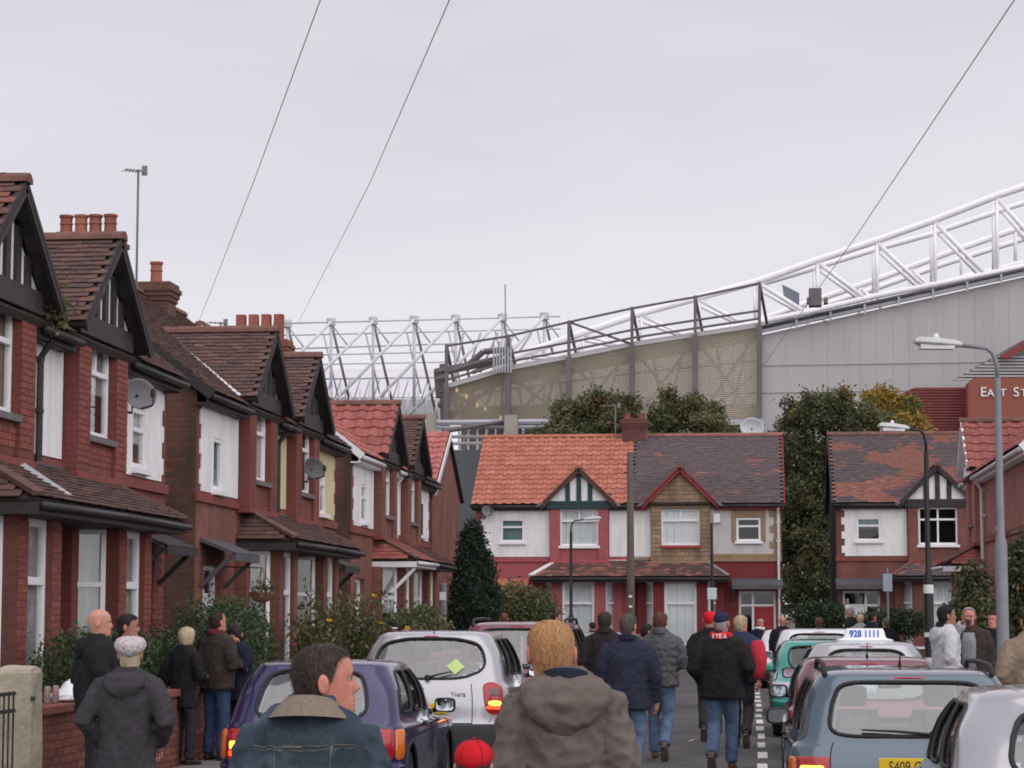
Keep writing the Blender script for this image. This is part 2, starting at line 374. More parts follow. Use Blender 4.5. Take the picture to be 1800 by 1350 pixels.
def chimney(roof, T, x, y, z0, z1, lx, ly, pots, pot_h=.45, square=False, mat=None, aerial=False):
    m = MB(T); m.box(x - lx / 2, x + lx / 2, y - ly / 2, y + ly / 2, z0, z1 - .34)
    for k, (dz, e) in enumerate(((.34, .03), (.25, .06), (.16, .09), (.07, .05))):
        m.box(x - lx / 2 - e, x + lx / 2 + e, y - ly / 2 - e, y + ly / 2 + e, z1 - dz, z1 - dz + .09 - .001 * k)
    c = m.build('chimney', mat, roof, uv=True, bevel=.006)
    for px_, py_ in pots:
        p = MB(T); clay_pot(p, px_, py_, z1 + .015, pot_h, .105, square); q = p.build('chimney_pot', terr, None); q.parent = roof
        if not square: autosmooth(q)
    return c

def house(label, loc, rz, m, p, group):
    root = thing('terraced_house', label, 'house', loc, rz, group)
    T = Matrix.Diagonal((m, 1, 1, 1))
    g = lambda k, d=None: p.get(k, d)
    W, D = p['W'], 6.4
    ze, zr, za, zb = p.get('ze', 5.3), p.get('zr', 7.8), 6.45, 5.36
    bc, bw, ww = p['bc'], p['bw'], p['ww']
    up_m, lo_m = p['upper'], p['lower']
    slope = (zr - ze) / (D / 2)
    bx0, bx1 = bc - bw / 2, bc + bw / 2
    wx0, wx1 = bc - ww / 2, bc + ww / 2
    sx0, sx1, sz0, sz1 = p['small']
    dx0, dx1 = p['door']
    zs = 3.52
    gbw = p.get('gbw', 1.25); gb0, gb1 = bc - gbw, bc + gbw          # ground bay extents at the wall
    gf0, gf1 = bc - gbw * .66, bc + gbw * .66; gpr = .62
    # --- main wall
    w_ = MB(T)
    w_.wall(0, W, 0, zs, [(gb0 + .12, gb1 - .12, .35, 2.75), (dx0, dx1, .0, 2.55)], 0, .2, 1)
    w_.wall(0, W, zs, ze, [(wx0, wx1, 3.95, 5.2), (sx0, sx1, sz0, sz1)], 0, .2, 0)
    e = .002
    w_.add([(W, 0, 0), (W, D, 0), (W, D, ze), (W, D / 2, zr), (W, 0, ze)], [(0, 1, 2, 3, 4)], 2)
    w_.add([(0, D, 0), (W, D, 0), (W, D, ze), (0, D, ze)], [(3, 2, 1, 0)], 2)
    w_.add([(0, .22, 0), (0, D, 0), (0, D, ze), (0, D / 2, zr), (0, .22, ze)], [(4, 3, 2, 1, 0)], 3)
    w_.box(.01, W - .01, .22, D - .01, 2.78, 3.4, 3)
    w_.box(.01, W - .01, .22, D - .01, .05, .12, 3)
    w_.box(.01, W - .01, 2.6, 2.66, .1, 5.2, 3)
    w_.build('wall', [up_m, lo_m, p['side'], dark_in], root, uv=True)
    # string course
    MB(T).box(0.004, W + .025, -.05, 0.02, zs - .05, zs + .09).build('string_course', p['trim'], root, bevel=.01)
    # --- rendered panels with toothed edges
    def panel(x0, x1, z0, z1, mat, teeth, hole=None):
        q = MB(T); yy = -.022
        q.wall(x0, x1, z0, z1, [hole] if hole else [], yy, .022)
        q.add([(x0, yy, z0), (x1, yy, z0), (x1, 0, z0), (x0, 0, z0)], [(0, 3, 2, 1)])
        q.add([(x0, yy, z1), (x1, yy, z1), (x1, 0, z1), (x0, 0, z1)], [(0, 1, 2, 3)])
        q.add([(x0, yy, z0), (x0, yy, z1), (x0, 0, z1), (x0, 0, z0)], [(0, 1, 2, 3)])
        q.add([(x1, yy, z0), (x1, yy, z1), (x1, 0, z1), (x1, 0, z0)], [(3, 2, 1, 0)])
        if teeth:
            h = .225; k = 0; z = z0 + .1
            while z < z1 - .02:
                if k % 2 == 0: q.box(x1, x1 + .1, yy, 0, z, min(z + h, z1))
                z += h; k += 1
        q.build('render_panel', mat, root)
    pz0, pz1 = zs + .12, ze - .36
    panel(bx1 + .03, W - .27, pz0, pz1, p['panel'], True, (sx0, sx1, sz0, sz1)) if g('panel') else None
    if g('panel2'): panel(.035, bx0 - .03, pz0, pz1, p['panel2'], False)
    if g('quoin'):
        q = MB(T); z = zs + .1; k = 0
        while z < ze - .4:
            q.box(W - (.36 if k % 2 else .22), W + .012, -.036, .2, z + .006, z + .24); z += .25; k += 1
        for a, b, c, d in ((sx0 - .16, sx1 + .16, sz1 + .01, sz1 + .24), (sx0 - .16, sx0 - .02, sz0 - .02, sz1 + .01), (sx1 + .02, sx1 + .16, sz0 - .02, sz1 + .01)):
            q.box(a, b, -.05, 0, c, d)
        q.box(bx1, W, -.045, 0, zs + .0951, zs + .2)
        q.build('stone_dressing', g('quoin'), root, bevel=.01, uv=True)
    window(root, T, sx0, sx1, sz0, sz1, -.012, g('small_tr', .36), 0, g('small_mat'), .065, g('small_cur', net), blindfrac=g('small_bl', .6), sill=g('small_sill', upvc))
    # --- upper bay: piers, spandrel, window, lintel
    pj = .2
    pb = MB(T)
    pb.box(bx0, wx0, -pj, -.001, zs - .02, zb - .2); pb.box(wx1, bx1, -pj, -.001, zs - .02, zb - .2)
    pb.box(wx0 - .001, wx1 + .001, -pj + .05, -.001, zs - .02, 3.9)
    pb.build('bay_pier', p['pier'], root, uv=True)
    MB(T).box(bx0 - .02, bx1 + .02, -pj - .03, -.001, zs - .1, zs - .021).build('bay_base', p['trim'], root, bevel=.008)
    MB(T).box(wx0 - .05, wx1 + .05, -pj - .02, .02, 3.9, 3.98).build('sill', p['sill'], root, bevel=.006)
    window(root, T, wx0 + .004, wx1 - .004, 3.985, 5.17, -.1, .33, g('bay_mull', 1), None, .065, g('bay_cur', net), g('bay_lmull', 0), blindfrac=g('bay_bl', 1))
    # --- gable over the bay
    gm = p['timber']; y1 = -pj - .02
    gh = p.get('gh', 1.32)
    zin = za - .12
    tri = lambda s_: [(bc - gh * s_, zb), (bc + gh * s_, zb), (bc, zb + (zin - zb) * s_)]
    MB(T).prism(tri(.95), y1 + .04, .3).build('gable_infill', p['infill'], root, uv=True)
    if g('strips', True):
        for k in range(-2, 3):
            x = bc + k * .36
            if abs(k) == 2 and gh < 1.2: continue
            zt = zb + (zin - zb) * (1 - abs(k) * .36 / (gh * .95))
            if zt > zb + .3: MB(T).box(x - .075, x + .075, y1 - .005, y1 + .05, zb + .05, zt).build('timber_strip', gm, root)
        MB(T).box(bx0 - .1, bx1 + .1, y1 - .03, -.001, zb - .2, zb + .06).build('gable_beam', gm, root, bevel=.01)
    else:
        MB(T).box(bx0 - .02, bx1 + .02, y1 + .022, -.001, zb - .2, zb + .03).build('gable_beam', p['infill'], root)
    yb = y1 - .17 if g('overhang', True) else y1 - .1
    for s_ in (-1, 1):
        MB(T).bar((bc, yb, za - .02), (bc + s_ * (gh + .16), yb, zb - .16), .05, .15, (0, 0, 1)).build('bargeboard', p.get('barge', gm), root)
        MB(T).bar((bc + s_ * .02, yb + .1, za - .06), (bc + s_ * (gh + .13), yb + .1, zb - .18), .16, .03).build('soffit', gm, root)
    # --- roof
    ev = -.26
    nrm = Vector((0, -slope, 1)).normalized(); vup = Vector((0, 1, slope)).normalized()
    rf = MB(T)
    rf.slab([(-.0, ev, ze + ev * slope), (W + .12, ev, ze + ev * slope), (W + .12, D / 2, zr), (0, D / 2, zr)], nrm, .09)
    nb = Vector((0, slope, 1)).normalized()
    rf.slab([(0, D / 2, zr), (W + .12, D / 2, zr), (W + .12, D - ev, ze + ev * slope), (0, D - ev, ze + ev * slope)], nb, .09)
    gs = (za - zb) / (gh + .0)                 # gable roof slope (dz per dx)
    zoff = .03
    def zg(x): return za + zoff - gs * abs(x - bc)
    yback = (za - ze) / slope + .1
    ge = gh + .2
    for s_ in (-1, 1):
        gn = Vector((s_ * gs, 0, 1)).normalized()
        yb2 = max(yback, .05)
        ylow = max((zg(bc + ge) - ze) / slope, ev) + .3
        q = [(bc, yb - .03, za + zoff), (bc + s_ * ge, yb - .03, zg(bc + ge)), (bc + s_ * ge, ylow, zg(bc + ge)), (bc, yb2, za + zoff)]
        if s_ < 0: q = q[::-1]
        rf.slab(q, gn, .05)
    roof = rf.build('roof', p['under'], root)
    kind, tw, gg, tm = p['tiles']
    st = kind == PLAIN
    base = tile_base(kind, tw, gg)
    def gin(x, y):   # is this plan point covered by the gable roof
        return yb < y and abs(x - bc) < ge + .02 and zg(x) > ze + slope * y + .02
    Lv = math.hypot(D / 2 - ev, (D / 2 - ev) * slope)
    u = Vector((1, 0, 0))
    fr = []
    O = Vector((m * (tw / 2 if True else 0), ev - .03, ze + (ev - .03) * slope))
    fmain = tile_frames(O, (m, 0, 0), vup, nrm, W + .05 - tw / 2, Lv, lambda a, b: not gin(a + tw / 2, ev - .03 + b * vup.y), tw, gg, st)
    kind2, tw2, gg2, tm2 = p.get('tiles2', p['tiles'])
    base2 = tile_base(kind2, tw2, gg2)
    fg = []
    for s_ in (-1, 1):
        gn = Vector((s_ * m * gs, 0, 1)).normalized(); vv = Vector((-s_ * m, 0, gs)).normalized()
        uu = vv.cross(gn)
        Lg = ge * math.hypot(1, gs); Lu = yback + .9 - yb
        o0 = Vector((m * (bc + s_ * ge), yb - .02, zg(bc + ge)))
        if uu.y < 0: uu2 = -uu
        else: uu2 = uu
        o0 = o0 + Vector((0, tw2 / 2, 0))
        def ins(a, b, s_=s_):
            y = yb + a; x = bc + s_ * (ge - b / math.hypot(1, gs)); return zg(x) > ze + slope * y - .05
        f_ = tile_frames(o0, (0, 1, 0), vv, gn, Lu, Lg, ins, tw2, gg2, kind2 == PLAIN)
        if uu.y < 0: f_ = [F @ Matrix.Diagonal((-1, -1, 1, 1)) @ Matrix.Diagonal((1, -1, 1, 1)) if False else F for F in f_]
        fg.append((s_, f_))
    near = p.get('near', -1)
    fv = [F for s_, f_ in fg if s_ * m == near for F in f_]; fo = [F for s_, f_ in fg if s_ * m != near for F in f_]
    if tm2 is tm and kind2 == kind and tw2 == tw:
        n1 = p.get('nt', 300)
        instances(roof, 'roof_tile', base, tm, fv + fmain + fo, min(n1, 300), 'roof_tiles', pick=g('pick'))
    else:
        instances(roof, 'roof_tile', base2, tm2, fv + fo, min(p.get('nt', 300), 150), 'roof_tiles')
        instances(roof, 'roof_tile', base, tm, fmain, min(p.get('nt', 300), 150), 'roof_tiles')
    # ridge tiles
    def ridge(a, b, n, mat):
        a = Vector(a); b = Vector(b); d = (b - a) / n
        for i in range(n):
            r_ = MB(T); c0 = a + d * i; c1 = a + d * (i + 1) * 1.0 if i == n - 1 else a + d * (i + 1.06)
            rr = [.11 + .004 * (i % 2), .115 + .004 * (i % 2)]
            side = d.cross(Vector((0, 0, 1))).normalized(); vs = []
            for c_, q in ((c0, rr[0]), (c1, rr[1])):
                for k in range(7):
                    t = math.pi * (k / 6) ; vs.append(c_ + side * (math.cos(t) * q * 1.15) + Vector((0, 0, math.sin(t) * q - .045)))
            r_.add(vs, [(k, k + 1, k + 8, k + 7) for k in range(6)] + [(6, 5, 4, 3, 2, 1, 0), (7, 8, 9, 10, 11, 12, 13)])
            r_.build('ridge_tile', mat, roof)
    ridge((0, D / 2, zr + .03), (W + .14, D / 2, zr + .03), int(W / .45), p.get('ridge', dull_ridge))
    ridge((bc, yb - .05, za + zoff + .03), (bc, yback + .1, za + zoff + .03), 5, p.get('ridge2', p.get('ridge', dull_ridge)))
    # valleys
    for s_ in (-1, 1):
        a = Vector((bc, yback - .08, za + .05)); x = bc + s_ * ge; yv = (zg(x) - ze) / slope
        MB(T).bar(a, (x + s_ * .02, yv - .05, zg(x) + .03), .14, .03).build('valley_flashing', p.get('valley', lead), roof)
    # fascia, gutter
    zg_ = ze + ev * slope
    gmx = p.get('gutter', gutter_b)
    for a, b in ((.003, bx0 - .12), (bx1 + .12, W + .1)):
        if b > a:
            MB(T).box(a, b, ev + .06, ev + .10, zg_ - .18, zg_ - .03).build('fascia', p.get('fascia', black), root)
            MB(T).tube([(a, ev - .01, zg_ - .08), (b, ev - .01, zg_ - .08)], .05, 8).build('gutter', gmx, root, smooth=True)
            MB(T).box(a, b, ev + .1, .0, zg_ - .19, zg_ - .16).build('soffit', p.get('fascia', black), root)
    if g('downpipe') is not None:
        dp = p['downpipe']; q = MB(T)
        q.tube([(dp, ev + .03, zg_ - .15), (dp, -.09, zg_ - .36), (dp, -.09, 3.55 if dp < 1 else .1)], .042, 8)
        for z in (4.1, 4.7): q.box(dp - .07, dp + .07, -.12, -.01, z, z + .05)
        q.build('downpipe', g('dp_mat', gutter_b), root, smooth=False)
    # verge board on the outer gable
    for a, b in (((W + .13, ev, zg_ - .06), (W + .13, D / 2, zr - .06)), ((W + .13, D - ev, zg_ - .06), (W + .13, D / 2, zr - .06))):
        MB(T).bar(a, b, .03, .15).build('verge_board', p.get('verge', p.get('fascia', black)), root)
    # --- pent roof over the ground bay
    pt, pbz, py = zs - .03, 2.98, -.98
    xt, xb = bc + p.get('pxt', .75), bc + p.get('pxb', 1.5)
    sl = (pt - pbz) / -py
    n1 = Vector((0, -sl, 1)).normalized(); n1 = Vector((0, -(pt - pbz), -py)).normalized()
    pr_ = MB(T)
    pr_.slab([(0, py, pbz), (xb, py, pbz), (xt, 0, pt), (0, 0, pt)], n1, .07)
    n2 = (Vector((xb, 0, pbz)) - Vector((xb, py, pbz))).cross(Vector((xt, 0, pt)) - Vector((xb, py, pbz))).normalized()
    if n2.z < 0: n2 = -n2
    pr_.slab([(xb, py, pbz), (xb, 0, pbz), (xt, 0, pt)], n2, .05)
    pent = pr_.build('pent_roof', p['under'], root)
    v1 = Vector((0, -py, pt - pbz)).normalized(); L1 = math.hypot(py, pt - pbz)
    pk, ptw, pg, ptm = p.get('ptiles', p['tiles'])
    pbase = tile_base(pk, ptw, pg)
    f1 = tile_frames((m * ptw / 2, py - .03, pbz - .01), (m, 0, 0), v1, n1, xb, L1, lambda a, b: a + ptw / 2 < xb - (xb - xt) * b / L1 - ptw * .2, ptw, pg, pk == PLAIN)
    n2m = Vector((m * n2.x, n2.y, n2.z)); e0 = Vector((0, 1, 0)); v2 = n2m.cross(e0)
    if v2.z < 0: v2 = -v2
    L2 = math.hypot(xb - xt, pt - pbz)
    f2 = tile_frames((m * (xb + .02), py + ptw / 2, pbz - .01), (0, 1, 0), v2, n2m, -py, L2, lambda a, b: a > -py * b / L2 + ptw * .2 - ptw / 2, ptw, pg, pk == PLAIN)
    instances(pent, 'roof_tile', pbase, ptm, f1 + f2, min(300, p.get('npt', 150)), 'roof_tiles')
    MB(T).bar((xt, -.01, pt + .03), (xb, py, pbz + .05), .16, .05).build('hip_tile', p.get('hip', terr), pent)
    MB(T).box(0, xt + .05, -.06, .0, pt - .0, pt + .045).build('flashing', p.get('flash', lead), pent)
    q = MB(T); q.box(0.003, xb, py + .0, py + .05, pbz - .16, pbz - .04); q.box(xb - .05, xb, py + .05, -.001, pbz - .16, pbz - .04)
    q.box(.003, xb - .05, py + .05, -.001, pbz - .16, pbz - .13); q.build('pent_fascia', p.get('pfascia', black), root)
    MB(T).tube([(0.003, py - .05, pbz - .06), (xb + .03, py - .05, pbz - .075)], .042, 8).build('gutter', p.get('pgutter', gmx), root, smooth=True)
    # --- ground bay: canted
    pts = [Vector((gb0, 0)), Vector((gf0, -gpr)), Vector((gf1, -gpr)), Vector((gb1, 0))]
    zt = pbz - .15; zsill = .72
    low = MB(T)
    ring = [(a.x, a.y) for a in pts]
    low.add([(x, y, 0) for x, y in ring] + [(x, y, zsill) for x, y in ring] + [(gb0, .05, 0), (gb1, .05, 0), (gb1, .05, zsill), (gb0, .05, zsill)],
            [(0, 1, 5, 4), (1, 2, 6, 5), (2, 3, 7, 6), (4, 5, 6, 7)])
    pw = .34
    low.box(gf0 - .03, gf0 + pw * .9, -gpr - .02, -gpr + .26, zsill + .001, zt); low.box(gf1 - pw * .9, gf1 + .03, -gpr - .02, -gpr + .26, zsill + .001, zt)
    low.box(gb0 - .12, gb0 + .16, -.2, .02, zsill + .001, zt); low.box(gb1 - .16, gb1 + .12, -.2, .02, zsill + .001, zt)
    low.build('bay', p['gpier'], root, uv=True)
    s2 = MB(T); s2.add([(x * 1.0 + (bc - x) * -.05, y - .06, zsill + .002) for x, y in ring] + [(x + (bc - x) * -.05, y - .06, zsill + .08) for x, y in ring],
                       [(0, 1, 5, 4), (1, 2, 6, 5), (2, 3, 7, 6), (4, 5, 6, 7), (3, 2, 1, 0)]); s2.build('bay_sill', p['sill'], root)
    window(root, T, gf0 + pw * .9 + .005, gf1 - pw * .9 - .005, zsill + .08, zt - .01, -gpr + .04, g('gtr', .33), 0, None, .088, g('gcur', net), blindfrac=g('gbl', 1))
    for a, b in ((pts[0], pts[1]), (pts[3], pts[2])):
        d = b - a; L = d.length; d.normalize(); ang = math.atan2(d.y, d.x)
        if a.x > b.x: a, b = b, a; d = (b - a).normalized(); ang = math.atan2(d.y, d.x)
        TT = T @ Matrix.Translation((a.x, a.y, 0)) @ Matrix.Rotation(ang, 4, 'Z')
        window(root, TT, .14, L - .14, zsill + .085, zt - .012, .02, g('gtr', .33), 0, None, .065, g('gcur', net), blindfrac=g('gbl', 1), cm=.06)
    # --- door, canopy, step
    dr = MB(T); dm = p['door_mat']; lw = g('light_w', .0)
    lx0, lx1 = dx0 + lw + .06, dx1 - .06
    fr_ = MB(T)
    fr_.box(dx0, dx0 + .07, .1, .18, .1, 2.54); fr_.box(dx1 - .07, dx1, .1, .18, .1, 2.54); fr_.box(dx0 + .07, dx1 - .07, .1, .18, 2.47, 2.54); fr_.box(dx0 + .07, dx1 - .07, .1, .18, 2.05, 2.12)
    if lw: fr_.box(lx0 - .07, lx0, .1, .18, .1, 2.05); fr_.box(lx0 - .07, lx0, .102, .178, 2.12, 2.47)
    dr.box(lx0 + .012, lx1 - .012, .12, .165, .14, 2.045)
    for a, b in ((.25, .95), (1.1, 1.9)):
        for k in (0, 1):
            xa = lx0 + .1 + k * (lx1 - lx0 - .2) / 2; dr.box(xa + .03, xa + (lx1 - lx0 - .2) / 2 - .03, .105, .12, a, b)
    d_ = dr.build('door', dm, root, bevel=.008)
    fr_.build('door_frame', g('frame_mat', upvc), d_)
    MB(T).box(lx0 + .3 * (lx1 - lx0), lx0 + .7 * (lx1 - lx0), .095, .12, 1.02, 1.06).build('letter_box', M('brass', (.5, .38, .16), .35, .1, 5, metal=.8), d_)
    MB(T).box(dx0 + .07, dx1 - .07, .13, .136, 2.12, 2.47).build('pane', pane_m, d_)
    if lw: MB(T).box(dx0 + .07, lx0 - .07, .13, .136, .5, 2.05).build('pane', pane_m, d_); MB(T).box(dx0 + .07, lx0 - .07, .11, .17, .1, .5).build('lower_panel', upvc, d_)
    MB(T).box(dx0 - .15, dx1 + .15, -.35, .1, 0, .13).build('step', kerbm, root, bevel=.015)
    if g('canopy'):
        c = MB(T); cx0, cx1 = dx0 - .22, dx1 + .22; cz = 2.72
        c.slab([(cx0, -.55, cz), (cx1, -.55, cz), (cx1, 0, cz + .22), (cx0, 0, cz + .22)], Vector((0, -.22, .55)).normalized(), .05)
        c.box(cx0, cx1, -.56, -.51, cz - .13, cz - .01)
        for x in (cx0 + .05, cx1 - .05): c.bar((x, -.48, cz - .05), (x, -.02, cz - .5), .06, .06)
        c.build('canopy', g('canopy'), root)
    if g('brace'):
        for x in (xb - .12,): MB(T).bar((x, -.03, 1.9), (x, -.92, 2.8), .07, .07).build('porch_brace', upvc, root)
        MB(T).bar((xb - .12, -.04, .1), (xb - .12, -.04, 2.8), .09, .07, (0, -1, 0)).build('porch_post', upvc, root)
    if g('leadstrip'): MB(T).bar((g('leadstrip'), -.08, pt + .02), (g('leadstrip') + .55, py + .1, pbz + .09), .13, .03).build('lead_strip', M('pale_lead', (.42, .42, .45), .6, .1, 6), pent)
    # --- chimney on the party wall
    if g('chimney'):
        cz1, lx, ly, pots, sq, cmat, ph = g('chimney')
        chimney(roof, T, .0 if g('chx') is None else p['chx'], D / 2 + g('chy', 0), zr - 1.2, cz1, lx, ly, [(a, D / 2 + g('chy', 0) + b) for a, b in pots], ph, sq, cmat)
    if g('chimney2'):
        x_, y_, z1_ = g('chimney2'); chimney(roof, T, x_, y_, 6.6, z1_, .62, .62, [(x_, y_)], .42, False, p['chim_mat'])
    # --- bricks one by one where they can be told apart
    if g('bricks'):
        bb = MB().box(.004, .218, -.007, .0, .004, .069); fr = []
        def field(x0, x1, z0, z1, y, skip=()):
            j = 0; z = z0
            while z + .07 <= z1:
                x = x0 - (.1125 if j % 2 else 0)
                while x < x1:
                    a, b = max(x, x0), min(x + .225, x1)
                    if b - a > .05 and not any(s_[0] < (a + b) / 2 < s_[1] and s_[2] < z + .035 < s_[3] for s_ in skip):
                        xx = a if m > 0 else -b
                        fr.append(Matrix.Translation((xx, y - random.uniform(0, .004), z)) @ Matrix.Diagonal(((b - a) / .225, 1, 1, 1)))
                    x += .225
                z += .075; j += 1
        field(gf0 - .03, gf0 + pw * .9, zsill + .1, zt, -gpr - .02); field(gf1 - pw * .9, gf1 + .03, zsill + .1, zt, -gpr - .02)
        field(bx0, wx0, zs + .1, zb - .2, -pj); field(wx1, bx1, zs + .1, zb - .2, -pj)
        field(wx0, wx1, zs + .1, 3.9, -pj + .05)
        field(bx1 + .3, W, 2.2, zs - .06, 0, [(dx0 - .25, dx1 + .25, 0, 3.0)]); field(W - .15, W, zs + .12, ze - .4, 0)
        field(bx1 + .45, W, .3, 2.2, 0, [(dx0, dx1, 0, 3.0)])
        instances(root, 'brick', bb, p['bricks'], fr, 300, 'bricks')
    return root
# ------------------------------------------------------------------ the streets' houses
side_dark = brickmat('sooty_brick', (.22, .085, .055), (.14, .055, .04), (.10, .08, .07), dirt=((.045, .032, .028), .7, .8))
brick_raw = brickmat('red_brick', (.27, .085, .06), (.20, .063, .046), (.17, .105, .09), dirt=((.10, .04, .032), .8, .55))
brick_red = brickmat('painted_red_brick', (.225, .062, .048), (.205, .056, .044), (.165, .047, .038), bump=.35, dirt=((.11, .032, .027), .8, .6))
brick_pink = brickmat('painted_pink_brick', (.39, .105, .115), (.38, .10, .11), (.36, .095, .105), bump=.12, dirt=((.29, .08, .085), .8, .5))
brick_deep = brickmat('painted_deep_red_brick', (.205, .028, .033), (.195, .026, .031), (.17, .024, .028), bump=.15, dirt=((.12, .022, .024), .8, .5))
stone_clad = brickmat('stone_cladding', (.36, .25, .155), (.29, .195, .12), (.15, .11, .075), bw=.42, bh=.14, ms=.014, bump=.8, dirt=((.12, .08, .05), 1.2, .5))
stone_flat = M('tan_stone', (.31, .21, .135), .9, .2, 5, .3, 30)
b_red = [M('red_painted_brick_%d' % i, c, .8, .1, 12, .25, 90, rnd=.12, dirt=((.12, .036, .03), 2.5, .5)) for i, c in enumerate([(.225, .062, .048), (.205, .056, .044), (.245, .07, .052)])]
b_raw = [M('bare_brick_%d' % i, c, .85, .15, 12, .3, 90, rnd=.16) for i, c in enumerate([(.33, .10, .065), (.29, .085, .058), (.36, .115, .07)])]
dbase = dict(W=5.7, bc=1.9, bw=2.15, ww=1.12, small=(3.9, 4.55, 3.75, 4.55), door=(4.0, 5.2), upper=brick_red, lower=brick_raw, side=side_dark, pier=brick_red, gpier=brick_raw,
             trim=M('red_paint_trim', (.21, .057, .046), .75, .15, 6), panel=white, panel2=white, sill=sill_m, timber=black, infill=white, under=M('roof_felt', (.05, .035, .032), .9, .2, 4),
             tiles=(PLAIN, .19, .105, tile_brown), door_mat=upvc, canopy=black, downpipe=.3, near=-1, hip=tile_brown[2], gbw=1.08, pxt=.5, pxb=1.12)
def H(**k): d = dict(dbase); d.update(k); return d
pots4 = [(0, -.45), (0, -.15), (0, .15), (0, .45)]
LX = -8.2
GL = 'houses along the left side of the street'
house('near left house at the picture edge, steep black and white gable cut by the frame', (LX, 25.6, 0), R(90), -1, H(bricks=b_red, leadstrip=1.2, tiles=(PLAIN, .2, .12, [tile_brown[2], M('rust_tile', (.21, .085, .065), .9, .2, 9, .3, 70, rnd=.15)]), ptiles=(PLAIN, .19, .105, tile_brown), bay_cur=curt, gcur=gnet, npt=250, near=-1), GL)
house('red painted house with white panel and grey satellite dish, beside the sooty side passage', (LX, 25.6, 0), R(90), 1, H(bricks=b_red, lower=brick_red, gpier=brick_red, downpipe=None, gcur=gnet, bay_cur=gnet, bay_bl=.55, npt=250), GL)
house('brick house with white panel and teal blind, lead canopy over the door, hanging basket', (LX, 38.8, 0), R(90), -1, H(bay_mull=0, chy=.22, chimney=(8.42, .62, 1.12, [(0, -.4), (0, -.13), (0, .13), (0, .4)], False, brickmat('dark_chimney_brick', (.17, .07, .055), (.13, .055, .045), (.09, .06, .05)), .4), chx=0, downpipe=.22, canopy=lead, small=(4.1, 4.7, 3.7, 4.5), small_cur=blind, small_bl=.95, small_tr=0, gcur=curt, gbl=.35, nt=300, ridge=M('brown_ridge', (.17, .085, .07), .9, .2, 8), valley=M('white_flashing', (.62, .62, .66), .6, .1, 6)), GL)
house('red painted house with cream panel and dark satellite dish between two steep gables', (LX, 38.8, 0), R(90), 1, H(lower=brick_raw, gpier=brick_raw, bay_mull=0, panel=cream, panel2=cream, chimney2=(2.9, 2.95, 8.0), chim_mat=brickmat('dark_chimney_brick', (.17, .07, .055), (.13, .055, .045), (.09, .06, .05)), small=(4.0, 4.55, 3.72, 4.6), bay_cur=None, gcur=None, downpipe=None, ridge=M('brown_ridge', (.17, .085, .07), .9, .2, 8)), GL)
house('brick house with big red concrete tiles on its gable and white porch gutter', (LX, 52.0, 0), R(90), -1, H(gcur=gnet, gbl=.5, upper=brick_raw, pier=brick_raw, bay_mull=0, tiles=(ROMAN, .34, .33, tile_red), chimney=(8.15, .62, 1.35, pots4, True, brick_raw, .62), ptiles=(PLAIN, .2, .13, tile_red), gutter=gutter_w, fascia=upvc, pfascia=upvc, timber=black, canopy=None, bay_cur=None, downpipe=.25, dp_mat=gutter_w, brace=True), GL)
house('brick house with grey brown gable and dark framed small window, last of the left row', (LX, 52.0, 0), R(90), 1, H(gcur=gnet, upper=brick_raw, pier=brick_raw, bay_mull=0, small_mat=black, canopy=None, bay_cur=None, downpipe=None), GL)
# low extra stack with one pot on the second pair
fb = dict(dbase, gbw=1.25, pxt=.75, pxb=1.5, ze=5.5, zr=7.74, W=4.8, bc=1.62, bw=1.86, ww=1.24, small=(3.4, 4.16, 4.12, 4.86), door=(3.45, 4.62), gh=1.1, nt=300, npt=100, light_w=.42)
def F(**k): d = dict(fb); d.update(k); return d
FX, FY = PX(1108, 73), 73.0
GF = 'houses facing down the street'
slate_mix = tile_slate + [tile_patch]
def clump(thr, sc=1.1, seed=0.0):
    def f(F):
        t = F.translation; n = mnoise.noise(Vector((t.x * sc * .8 + seed, t.y * sc, t.z * sc * 2.2))) + mnoise.noise(Vector((t.x * 4 + seed, t.y * 3, t.z * 9))) * .35
        return 4 if n > thr else random.randrange(4)
    return f
house('house with bright orange tiled roof, pink walls and white panel, facing the street end', (FX, FY, 0), 0, -1, F(W=4.98, upper=brick_pink, lower=brick_pink, pier=brick_pink, gpier=brick_pink, side=brick_pink, trim=M('pink_trim', (.38, .085, .10), .8, .1, 5), timber=teal_t, barge=M('brown_barge', (.13, .05, .04), .8, .2, 6), overhang=False,
      tiles=(ROMAN, .3, .3, tile_orange), ptiles=(PLAIN, .2, .13, [tile_patch, tile_brown[0], tile_brown[2]]), canopy=tile_orange[0], bay_cur=net, downpipe=None, sill=upvc, small_cur=blind, small_bl=1, ridge=tile_orange[0], hip=white, flash=white), GF)
house('house with mottled slate roof, red bargeboards, tan stone bay and deep red ground floor', (FX, FY, 0), 0, 1, F(upper=greyr, lower=brick_deep, pier=stone_clad, gpier=brick_deep, side=side_dark, trim=stone_flat, timber=redtim, infill=stone_clad, strips=False, barge=redtim, overhang=False, panel=greyr, panel2=white, quoin=stone_flat,
      pick=clump(.46), tiles=(PLAIN, .2, .12, slate_mix), ptiles=(PLAIN, .2, .13, [tile_brown[0], tile_brown[1], tile_patch]), canopy=lead, fascia=redtim, door_mat=M('red_door', (.33, .022, .03), .5, .08, 4), chimney=(8.3, .8, .7, [(-.25, 0), (.25, 0)], False, brickmat('chimney_brick', (.16, .055, .045), (.12, .042, .036), (.08, .05, .045)), .2), chx=0, bay_cur=net, downpipe=4.72, dp_mat=gutter_w, sill=M('red_sill', (.33, .06, .05), .8, .1, 5), small_cur=None, hip=M('grey_hip', (.2, .18, .17), .9, .2, 6), ridge=tile_patch), GF)
FX2 = PX(1743, 73)
